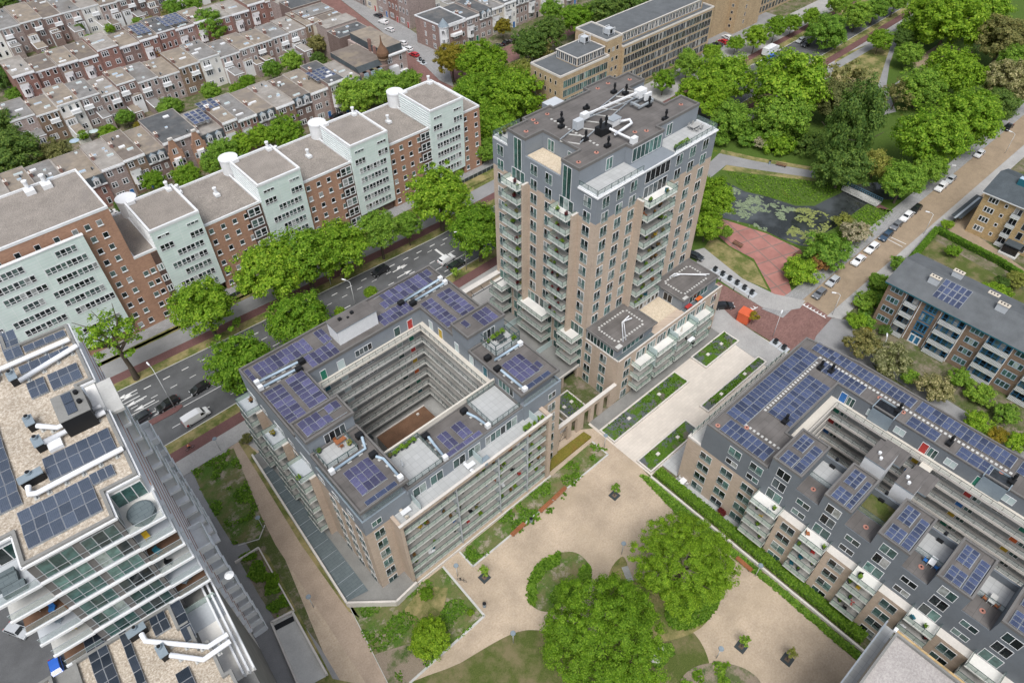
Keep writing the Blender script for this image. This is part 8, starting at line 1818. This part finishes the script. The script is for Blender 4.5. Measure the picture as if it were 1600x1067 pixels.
for lab, b in (('disc-headed park lamp left of the farther big tree', (971, 866)), ('disc-headed park lamp right of the nearer big tree', (1119, 1028)), ('disc-headed park lamp at the left edge of the lower lawn', (802, 1004)), ('disc-headed park lamp near the lawn corner bike', (715, 900)), ('disc-headed park lamp beside the clay path below the terrace', (490, 948)), ('disc-headed park lamp at the tip of the weedy lawn', (412, 826)), ('disc-headed park lamp by the long hedge bench', (1180, 900)), ('disc-headed park lamp where the sand meets the promenade', (944, 699)), ('disc-headed park lamp at the avenue end of the clay path', (345, 704))): lamp(lab, b, 3.8, 0, 0, 'disc-headed park lamps', True)
def bench(label, a, b, group='timber benches of the sand court', col='bench_wood', back=False):
 a, b = at(*a), at(*b); c = (a+b)/2; r = empty('bench', (c.x, c.y, 0), 0, label, 'bench', group); d = (b-a).normalized(); n = Vector((-d.y, d.x, 0))
 mb = MB()
 for k in (-.3, -.1, .1, .3): mb.bar(((a+n*k).x, (a+n*k).y, .42), ((b+n*k).x, (b+n*k).y, .42), .16, .06, col)
 put('seat', mb, r)
 if back: mb = MB(); [mb.bar(((a+n*.42).x, (a+n*.42).y, z), ((b+n*.42).x, (b+n*.42).y, z), .05, .12, col) for z in (.6, .8)]; put('backrest', mb, r)
 for t_ in (.12, .88): p = a.lerp(b, t_); mb = MB(); mb.bar(((p-n*.35).x, (p-n*.35).y, .0), ((p+n*.35).x, (p+n*.35).y, .0), .08, .42, 'dark_metal'); put('leg', mb, r)
bench('uppermost of the three timber benches beside the planted strip', (864, 782), (884, 763)); bench('middle timber bench beside the planted strip', (843, 801), (863, 783)); bench('lowest of the three timber benches beside the planted strip', (799, 838), (820, 819)); bench('timber bench beside the cream wall right of the farther big tree', (1150, 872), (1174, 893))
bench('brown park bench on the meadow above the curved path', (1212, 258), (1228, 262), 'brown park benches', 'wood_brown', True); bench('brown bench between the dry grass and the red plaza', (1145, 380), (1159, 388), 'brown park benches', 'wood_brown', True); bench('brown bench at the pond corner of the red plaza', (1240, 403), (1252, 396), 'brown park benches', 'wood_brown', True); bench('brown bench behind the young tree on the dry grass', (1117, 362), (1127, 369), 'brown park benches', 'wood_brown', True)
ks = at(1162, 500, 0); kr = empty('kiosk', (ks.x, ks.y, 0), rad(8), 'bright orange cube kiosk at the end of the red brick street', 'kiosk'); mb = MB(); mb.box(-1.25, -1.25, 0, 1.25, 1.25, 2.5, 'kiosk_orange'); put('body', mb, kr); mb = MB(); mb.box(-1.32, -1.32, 2.5, 1.32, 1.32, 2.62, 'orange_paint', top='kiosk_orange'); put('roof', mb, kr); mb = MB(); mb.box(-.5, -1.28, .05, .5, -1.25, 2.1, 'red_paint'); put('door', mb, kr)
tree_px('thin yellow sapling beside the orange kiosk', 1178, 494, 2.5, 9, 'small', 'leaf_yellow', 'young trees of the court')
binb = MB(); binb.box(-1.0, -1.0, .0, 1.0, 1.0, .04, 'render_light'); bc = MB(); bc.box(-.4, -.4, .04, .4, .4, 1.0, 'dark_metal'); bc.box(-.42, -.42, 1.0, .42, .42, 1.12, 'black'); bc.box(-.3, -.46, .6, .3, -.4, .95, 'steel'); bm_, bcm = binb.mesh('base_plate'), bc.mesh('chute')
for lab, x, y in (('first container column from the tower end of the row', 1117, 424), ('second container column from the tower end of the row', 1128.5, 431), ('third container column from the tower end of the row', 1139.5, 438), ('fourth container column from the tower end of the row', 1151, 445), ('fifth container column from the tower end of the row', 1162.5, 452.5), ('last container column of the row, nearest the junction', 1174, 460), ('container column on a pale plate at the street end of the promenade', 1211, 537), ('container column beside the glass corner of the right block', 1224, 546), ('container column at the corner of the side street', 657, 96), ('second container column at the corner of the side street', 662, 100)):
 p = at(x, y); r_ = empty('waste_container', (p.x, p.y, .14), .02, 'dark underground waste '+lab, 'waste container', 'underground waste containers')
 for n_, me_ in (('base_plate', bm_), ('chute', bcm)): o = bpy.data.objects.new(n_, me_); o.parent = r_; C.objects.link(o)
bo = MB(); bo.cyl((0, 0, 0), (0, 0, 1.0), .09, 'black', n=8); bo.cyl((0, 0, .8), (0, 0, .9), .1, 'steel', n=8); bom = bo.mesh('bollard')
for lab, x, y in (('farthest of the black bollards along the red brick street', 1125, 440), ('middle of the black bollards along the red brick street', 1146, 454), ('nearest of the black bollards along the red brick street', 1169, 466)): o = inst('bollard', bom, tuple(at(x, y)[:2])+(.12,)); tag(o, lab, 'bollard', 'black bollards of the junction')
# litter bins and posts in the park lawns
lb_ = MB(); lb_.cyl((0, 0, 0), (0, 0, 1.0), .28, 'zinc', n=12); lb_.cyl((0, 0, 1.0), (0, 0, 1.1), .3, 'black', n=12); lbm = lb_.mesh('litter_bin')
for lab, x, y in (('grey litter bin on the sand beside the long lawn kerb', 757, 947), ('dark litter bin between the timber benches', 830, 815), ('dark litter bin on the curved park path', 1202, 257)): o = inst('litter_bin', lbm, tuple(at(x, y)[:2])+(.03,)); tag(o, lab, 'litter bin')
# footbridge
bp0, bp1 = at(1318, 296), at(1372, 322); bridge = empty('footbridge', tuple((bp0+bp1)/2), 0, 'pale footbridge with a blue railing over the narrow end of the pond', 'footbridge')
d = (bp1-bp0).normalized(); n = Vector((-d.y, d.x, 0)); mb = MB(); mb.bar((bp0.x, bp0.y, .35), (bp1.x, bp1.y, .35), 2.6, .35, 'concrete_light'); put('deck', mb, bridge)
for s_, c_ in ((1, 'rail_blue'), (-1, 'concrete_light')):
 mb = MB(); a, b = bp0+n*1.25*s_, bp1+n*1.25*s_
 for i in range(19): p = a.lerp(b, i/18); mb.box(p.x-.04, p.y-.04, .7, p.x+.04, p.y+.04, 1.75, c_)
 mb.bar((a.x, a.y, 1.7), (b.x, b.y, 1.7), .1, .1, c_); mb.bar((a.x, a.y, 1.15), (b.x, b.y, 1.15), .06, .06, c_); put('railing', mb, bridge)
sheet('footpath', [tuple((bp1-n*1.2)[:2]), tuple(at(1416, 332)[:2]), tuple(at(1410, 340)[:2]), tuple((bp1+n*1.2-d*.5)[:2])], 'bike_red', .035)
# play court fence and wall
f = MB(); fp = [at(*q_) for q_ in ((1447, 66), (1478, 52), (1520, 68), (1528, 84))]
for a, b in zip(fp, fp[1:]):
 m_ = max(2, int((b-a).length/2.2)); f.bar((a.x, a.y, .1), (b.x, b.y, .1), .03, 3.0, 'rail_clear')
 for i in range(m_+1): p = a.lerp(b, i/m_); f.box(p.x-.05, p.y-.05, 0, p.x+.05, p.y+.05, 3.3, 'dark_metal')
 for z in (1.1, 2.2, 3.2): f.bar((a.x, a.y, z), (b.x, b.y, z), .05, .06, 'dark_metal')
tag(put('ball_fence', f), 'tall mesh fence around the yellow play court in the park', 'fence')
a, b = at(1398, 136), at(1428, 116); gb_ = MB(); gb_.bar((a.x, a.y, 0), (b.x, b.y, 0), .5, 1.1, 'concrete'); tag(put('garden_wall', gb_), 'low concrete wall below the play court', 'wall')
# stones and small path slabs under the big trees
q = random.Random(21)
for lab, x, y, s_ in (('largest pale boulder under the nearer big tree', 1024, 1030, .75), ('grey boulder beside the largest one under the nearer big tree', 1025, 1015, .55), ('small pale boulder in the shrub patch', 1035, 1013, .4), ('smallest boulder in the shrub patch', 1038, 1021, .32)):
 p = at(x, y); me = bpy.data.meshes.new('boulder'); import bmesh; bmm = bmesh.new(); bmesh.ops.create_icosphere(bmm, subdivisions=2, radius=s_)
 for v in bmm.verts: v.co *= 1+q.uniform(-.16, .16); v.co.z *= .6; v.co.x *= 1.25
 bmm.to_mesh(me); bmm.free(); me.materials.append(M['concrete_light']); o = bpy.data.objects.new('boulder', me); o.location = (p.x, p.y, s_*.3); o.rotation_euler = (0, 0, q.random()*3); C.objects.link(o); tag(o, lab, 'boulder', 'boulders under the big tree')
tufts('ground_cover', [(1018, 1010), (1045, 1008), (1050, 1020), (1035, 1040), (1020, 1038)], 500, 'leaf_mid', 'dark shrub patch around the boulders', .4, .2, thr=-.9, seed=31)
for lab, a, b in (('grey stone slab path between the two big trees', (976, 885), (985, 908)), ('grey stone slab path at the bottom edge', (952, 1045), (936, 1067))):
 a, b = at(*a), at(*b); mb = MB(); mb.bar((a.x, a.y, .02), (b.x, b.y, .02), 1.1, .06, 'concrete'); tag(put('stepping_path', mb), kind='structure')

# ================================================================ TERRACE FURNITURE
def table_set(label, px, py, z, col='bench_wood', chairs=2, chair_col='render_light', rz=0.0, size=(1.6, .8)):
 p = at(px, py, z+.7); r = empty('garden_table', (p.x, p.y, z), rz+1e-6, label, 'table', 'terrace tables')
 mb = MB(); mb.box(-size[0]/2, -size[1]/2, .7, size[0]/2, size[1]/2, .75, col); o = put('top', mb, r)
 for sx in (-1, 1):
  for sy in (-1, 1): mb = MB(); x, y = sx*(size[0]/2-.08), sy*(size[1]/2-.08); mb.box(x-.03, y-.03, 0, x+.03, y+.03, .7, col); put('leg', mb, r)
 out = []
 for i in range(chairs):
  s_ = -1 if i % 2 else 1; x = -size[0]/4+(i//2)*size[0]/2; y = s_*(size[1]/2+.35); c_, s2 = math.cos(rz), math.sin(rz); wx_, wy_ = p.x+x*c_-y*s2, p.y+x*s2+y*c_
  ch = empty('garden_chair', (wx_, wy_, z), rz+(0 if s_ > 0 else PI)+1e-6, None, 'chair', 'terrace chairs'); ch['label'] = 'garden chair beside the '+label.replace('the ', '', 1) if len(label.split()) < 12 else 'garden chair beside '+label
  mb = MB(); mb.box(-.25, -.25, .4, .25, .25, .46, chair_col); put('seat', mb, ch); mb = MB(); mb.box(-.25, .2, .46, .25, .26, .95, chair_col); put('backrest', mb, ch)
  for a in (-.22, .22):
   for b in (-.22, .22): mb = MB(); mb.box(a-.02, b-.02, 0, a+.02, b+.02, .4, chair_col); put('leg', mb, ch)
table_set('weathered wooden table on the right terrace of the tower', 1087, 196, 44.25, 'concrete', 4, 'concrete', 0, (2.4, 1.0))
table_set('orange wooden table on the tiled left wing terrace', 532, 688, 24.0, 'bench_wood', 2, 'bench_wood', .1, (1.7, .7)); table_set('dark table in the framed glass terrace', 781, 527, 24.0, 'dark_metal', 4, 'dark_metal', 0)
table_set('small white table on the front terrace, left part', 634, 798, 17.75, 'white_paint', 2, 'render_cream'); table_set('white sun bed table on the middle of the front terrace', 735, 726, 17.75, 'white_paint', 2, 'white_paint'); table_set('grey table near the right end of the front terrace', 757, 717, 17.75, 'zinc', 2, 'zinc')
table_set('white table on the wing terrace facing the promenade', 1080, 530, 8.9, 'white_paint', 2, 'black'); table_set('red low table on the far pavilion terrace of the low wing', 1076, 478, 11.85, 'red_paint', 0); table_set('orange wood table on the far pavilion terrace of the low wing', 1092, 466, 11.85, 'orange_paint', 2, 'white_paint'); table_set('white table on a ground terrace of the right block', 1066, 752, .1, 'white_paint', 4, 'concrete_light', 0, (2.0, 1.0))
table_set('white table with plants on the artificial grass roof terrace', 1458, 876, 17.85, 'white_paint', 2, 'blue_paint'); table_set('small table on the pavilion terrace farther right on the right block', 1552, 935, 17.85, 'concrete_light', 2, 'bench_wood')
def parasol(label, px, py, z, col, closed=False, r0=1.4):
 p = at(px, py, z+2); r = empty('parasol', (p.x, p.y, z), 0, label, 'parasol', None); BASE[r.name] = (p.x, p.y, z)
 mb = MB(); mb.cyl((p.x, p.y, z), (p.x, p.y, z+2.3), .03, 'steel', n=6); put('pole', mb, r); mb = MB()
 mb.cyl((p.x, p.y, z+(1.0 if closed else 2.0)), (p.x, p.y, z+2.4), .22 if closed else r0, col, r1=.04, n=10); put('canopy', mb, r)
parasol('closed grey parasol on the front roof terrace beside the court wall', 627, 720, 20.9, 'render_light', True); parasol('pale green parasol in a garden of the second row', 146, 205, 0, 'frost'); parasol('blue parasol on a garden terrace of the second row', 116, 220, 3, 'duct'); parasol('closed cream parasol on the wing terrace', 1066, 512, 11.85, 'cream', True)
parasol('white open parasol on a corner balcony of the left tower', 358, 898, 26, 'white_paint', r0=.6)
pk = MB(); pk.cyl((0, 0, 0), (0, 0, .45), .22, 'dark_metal', r1=.28, n=10); pkm = pk.mesh('pot')
PL_ = [('terracotta coloured planting box on the left terrace corner', 392, 625, 20.7, 'leaf_brown', .5), ('bright pot plant on the blue-floored balcony of the left wing', 427, 677, 17.8, 'leaf_yellow', .55), ('pot plant on the third left balcony', 467, 746, 17.8, 'leaf_bright', .5), ('bright pot plant in the corner of the tiled left wing terrace', 546, 692, 24.0, 'leaf_pale', .5), ('dark pot plant at the corner of the tiled left wing terrace', 499, 704, 24.0, 'leaf_dark', .4)]
r_ = random.Random(77)
def pot(label, x, y, z, mat, rr, group='potted plants on the terraces'):
 o = empty('potted_plant', (x, y, z), 0, label, 'potted plant', group); a = bpy.data.objects.new('pot', pkm); a.parent = o; C.objects.link(a); b = bpy.data.objects.new('foliage', crown('small', mat, 0)); b.location = (0, 0, .45+rr*.6); b.scale = (rr, rr, rr); b.parent = o; C.objects.link(b)
for lab, x, y, z, m_, rr in PL_: p = at(x, y, z+.5); pot(lab, p.x, p.y, z, m_, rr)
for (x0, x1, y, z, n_, lab) in ((26.2, 31.2, 59.0, 20.86, 7, 'green pot plant in the row along the court wall of the front roof terrace'), (26.0, 26.4, 55, 20.86, 0, ''), (50.8, 55, 65.0, 24.0, 4, 'pot plant at the back of the framed glass terrace'), (54.8, 55.1, 62.5, 24.0, 2, 'pot plant in the right corner of the framed glass terrace'), (73.9, 83, 62.9, 44.25, 0, ''), (93.3, 97, 63.0, 44.25, 5, 'low pot plant along the glass edge of the right tower terrace'), (74.0, 79, 87.6, 44.25, 5, 'pot plant on the far left tower terrace'), (50.5, 55, 63, 17.75, 0, ''), (46.2, 50.8, 50.6, 17.75, 5, 'pot plant at the right end of the long front terrace')):
 for i in range(n_): pot(lab, x0+(x1-x0)*(i+.5)/n_, y+r_.uniform(-.15, .15), z, r_.choice(['leaf_mid', 'leaf_street', 'leaf_olive', 'leaf_bright']), r_.uniform(.35, .6))
# plants and clutter on the glass balconies
for (x, yf, sx, lab) in ((87.9, 62.3, 7, 'pot plant on the right-hand balcony stack of the tower'),):
 for k in range(5, 14):
  for _ in range(3): pot(lab, x+r_.uniform(-sx/2+.4, sx/2-.4), yf-r_.uniform(.9, 2.1), L[k], r_.choice(['leaf_mid', 'leaf_street', 'leaf_olive', 'leaf_brown']), r_.uniform(.28, .5), 'plants on the tower balconies')
for y in (69.0, 81.3):
 for k in range(5, 14):
  for _ in range(2): pot('pot plant on the %s left-hand balcony stack of the tower' % ('nearer' if y < 70 else 'farther'), 73.2-r_.uniform(.9, 2.1), y+r_.uniform(-1.8, 1.8), L[k], r_.choice(['leaf_mid', 'leaf_street', 'leaf_olive', 'leaf_red']), r_.uniform(.28, .5), 'plants on the tower balconies')
for k in range(1, 6):
 for _ in range(7): pot('pot plant on the long glass balconies of the courtyard block front', r_.uniform(22.5, 50.5), 50.3+r_.uniform(.2, 1.2), L[k], r_.choice(['leaf_mid', 'leaf_street', 'leaf_olive', 'leaf_brown', 'leaf_bright']), r_.uniform(.28, .5), 'plants on the front balconies of the courtyard block')
ch_cols = ['black', 'white_paint', 'bench_wood', 'yellow_paint', 'blue_paint', 'zinc', 'red_paint', 'teal_paint']
cs = {}
for c_ in ch_cols:
 s1 = MB(); s1.box(-.3, -.3, .3, .3, .3, .42, c_); b1 = MB(); b1.box(-.3, .24, .42, .3, .32, .95, c_); l1 = MB(); [l1.box(a-.02, b-.02, 0, a+.02, b+.02, .3, c_) for a in (-.26, .26) for b in (-.26, .26)]; cs[c_] = (s1.mesh('seat'), b1.mesh('backrest'), l1.mesh('legs'))
def chair_at(label, x, y, z, group):
 c_ = r_.choice(ch_cols); o = empty('balcony_chair', (x, y, z), r_.random()*6, label, 'chair', group)
 for nm, me_ in zip(('seat', 'backrest', 'leg_frame'), cs[c_]): a = bpy.data.objects.new(nm, me_); a.parent = o; C.objects.link(a)
for k in range(1, 6):
 for _ in range(6): chair_at('chair on the long glass balconies of the courtyard block front', r_.uniform(22.5, 50.5), 50.5+r_.uniform(.2, 1.4), L[k], 'chairs on the front balconies of the courtyard block')
for k in range(1, 5):
 for y in (17.6, 9.2, .9, -7.4): chair_at('chair on a glass balcony between the brick bays of the right block', 67.6+r_.uniform(-.6, .6), y+r_.uniform(-1.4, 1.4), L[k], 'chairs on the right block balconies'); pot('pot plant on a glass balcony between the brick bays of the right block', 67.4+r_.uniform(-.3, .8), y+r_.uniform(-1.7, 1.7), L[k], r_.choice(['leaf_mid', 'leaf_street', 'leaf_red']), r_.uniform(.28, .45), 'plants on the right block balconies')
for k in range(5, 14): chair_at('chair on the right-hand balcony stack of the tower', 87.9+r_.uniform(-3, 3), 61+r_.uniform(-.7, .5), L[k], 'chairs on the tower balconies')
for k in range(10, 15):
 v = Vector((1.6, 1.4, 0)); c_, s_ = math.cos(RZ), math.sin(RZ)
 for u_, vv, lab in ((1.4, 1.6, 'right'), (-10.6, 1.8, 'left')):
  for _ in range(2): a_, b_ = u_+r_.uniform(-1, 1), vv+r_.uniform(-1.2, 1.2); chair_at('chair on a %s corner balcony of the left tower' % lab, OC[0]+a_*c_-b_*s_, OC[1]+a_*s_+b_*c_, L[k]+.02, 'chairs on the left tower balconies')

# ================================================================ CYCLIST
def skin_body(name, verts, edges, radii, mats_, parent, root_i=0, sub=1):
 me = bpy.data.meshes.new(name); me.from_pydata(verts, edges, []); o = bpy.data.objects.new(name, me); C.objects.link(o); o.parent = parent
 md = o.modifiers.new('skin', 'SKIN'); md.use_smooth_shade = True
 if not me.skin_vertices: me.attributes.new('x', 'FLOAT', 'POINT')
 for i, r0 in enumerate(radii): sv = me.skin_vertices[0].data[i]; sv.radius = (r0, r0); sv.use_root = i == root_i
 o.modifiers.new('sub', 'SUBSURF').levels = sub; o.modifiers['sub'].render_levels = sub
 for m_ in mats_: me.materials.append(M[m_])
 return o
simple('skin', (.45, .27, .19), .6, var=.05); simple('jacket_orange', (.75, .17, .04), .7, var=.08); simple('trousers_dark', (.03, .035, .05), .8, var=.1); simple('hair_dark', (.03, .02, .015), .7, var=.1)
bp = at(298, 702, 0); hd_ = rad(5)
bk = empty('bicycle', (bp.x, bp.y, .1), hd_, 'dark bicycle under the rider in orange on the red cycle path', 'bicycle')
def bicycle(bk):
 for x in (-.52, .52):
  w = MB(); N = 20;
  for i in range(N):
   a, b = 2*PI*i/N, 2*PI*(i+1)/N; w.cyl((x+math.cos(a)*.34, 0, .34+math.sin(a)*.34), (x+math.cos(b)*.34, 0, .34+math.sin(b)*.34), .022, 'tyre', n=6, cap=False)
  for i in range(8): a = 2*PI*i/8; w.cyl((x, 0, .34), (x+math.cos(a)*.33, 0, .34+math.sin(a)*.33), .005, 'steel', n=4, cap=False)
  put('wheel', w, bk)
 f = MB(); P = dict(bb=(-.08, 0, .3), st=(-.25, 0, .86), hd=(.36, 0, .85), rr=(-.52, 0, .34), fr=(.52, 0, .34), hb=(.34, 0, 1.05))
 for a, b in (('bb', 'st'), ('bb', 'hd'), ('st', 'hd'), ('bb', 'rr'), ('st', 'rr'), ('hd', 'fr'), ('hd', 'hb')): f.cyl(P[a], P[b], .02, 'dark_metal', n=6)
 put('frame', f, bk); h = MB(); h.tube([(.2, -.3, 1.04), (.34, -.24, 1.07), (.34, .24, 1.07), (.2, .3, 1.04)], .018, 'black', 6); put('handlebar', h, bk); s = MB(); s.box(-.38, -.08, .88, -.14, .08, .94, 'black'); put('saddle', s, bk)
bicycle(bk)
pe = empty('person', (bp.x, bp.y, .1), hd_, 'person in an orange jacket and dark trousers riding a bicycle on the red cycle path', 'person')
V_ = [(-.22, 0, .98), (-.15, 0, 1.18), (-.02, 0, 1.42), (.02, 0, 1.52), (.05, 0, 1.6), (.08, 0, 1.7), (.0, -.2, 1.42), (.16, -.27, 1.22), (.28, -.27, 1.08), (.0, .2, 1.42), (.16, .27, 1.22), (.28, .27, 1.08), (-.2, -.1, .95), (.12, -.13, .82), (-.02, -.13, .45), (.1, -.13, .38), (-.2, .1, .95), (.1, .13, .72), (-.1, .13, .3), (.02, .13, .2)]
E_ = [(0, 1), (1, 2), (2, 3), (3, 4), (4, 5), (2, 6), (6, 7), (7, 8), (2, 9), (9, 10), (10, 11), (0, 12), (12, 13), (13, 14), (14, 15), (0, 16), (16, 17), (17, 18), (18, 19)]
R_ = [.15, .15, .17, .07, .075, .11, .075, .055, .04, .075, .055, .04, .095, .075, .055, .045, .095, .075, .055, .045]
skin_body('body', V_, E_, R_, ['skin'], pe)
jk = [V_[i] for i in (0, 1, 2, 6, 7, 8, 9, 10, 11)]; skin_body('jacket', jk, [(0, 1), (1, 2), (2, 3), (3, 4), (4, 5), (2, 6), (6, 7), (7, 8)], [.165, .175, .19, .09, .068, .045, .09, .068, .045], ['jacket_orange'], pe)
tq = [V_[i] for i in (0, 12, 13, 14, 16, 17, 18)]; skin_body('trousers', tq, [(0, 1), (1, 2), (2, 3), (0, 4), (4, 5), (5, 6)], [.155, .11, .088, .065, .11, .088, .065], ['trousers_dark'], pe)
hr = MB();
for i in range(6):
 for j in range(12):
  f_ = lambda a, b: (.075+.12*math.cos(a)*math.cos(b)-.015, .115*math.cos(a)*math.sin(b), 1.71+.13*math.sin(a)); a0, a1 = .05+i*.25, .05+(i+1)*.25; b0, b1 = j*PI/6, (j+1)*PI/6; hr.face([f_(a0, b0), f_(a0, b1), f_(a1, b1), f_(a1, b0)], 'hair_dark')
put('hair', hr, pe, smooth=True)
bk2 = empty('bicycle', tuple(at(722, 908)[:2])+(.02,), rad(-60), 'dark bicycle parked on the lawn kerb beside the sand court', 'bicycle'); bicycle(bk2)
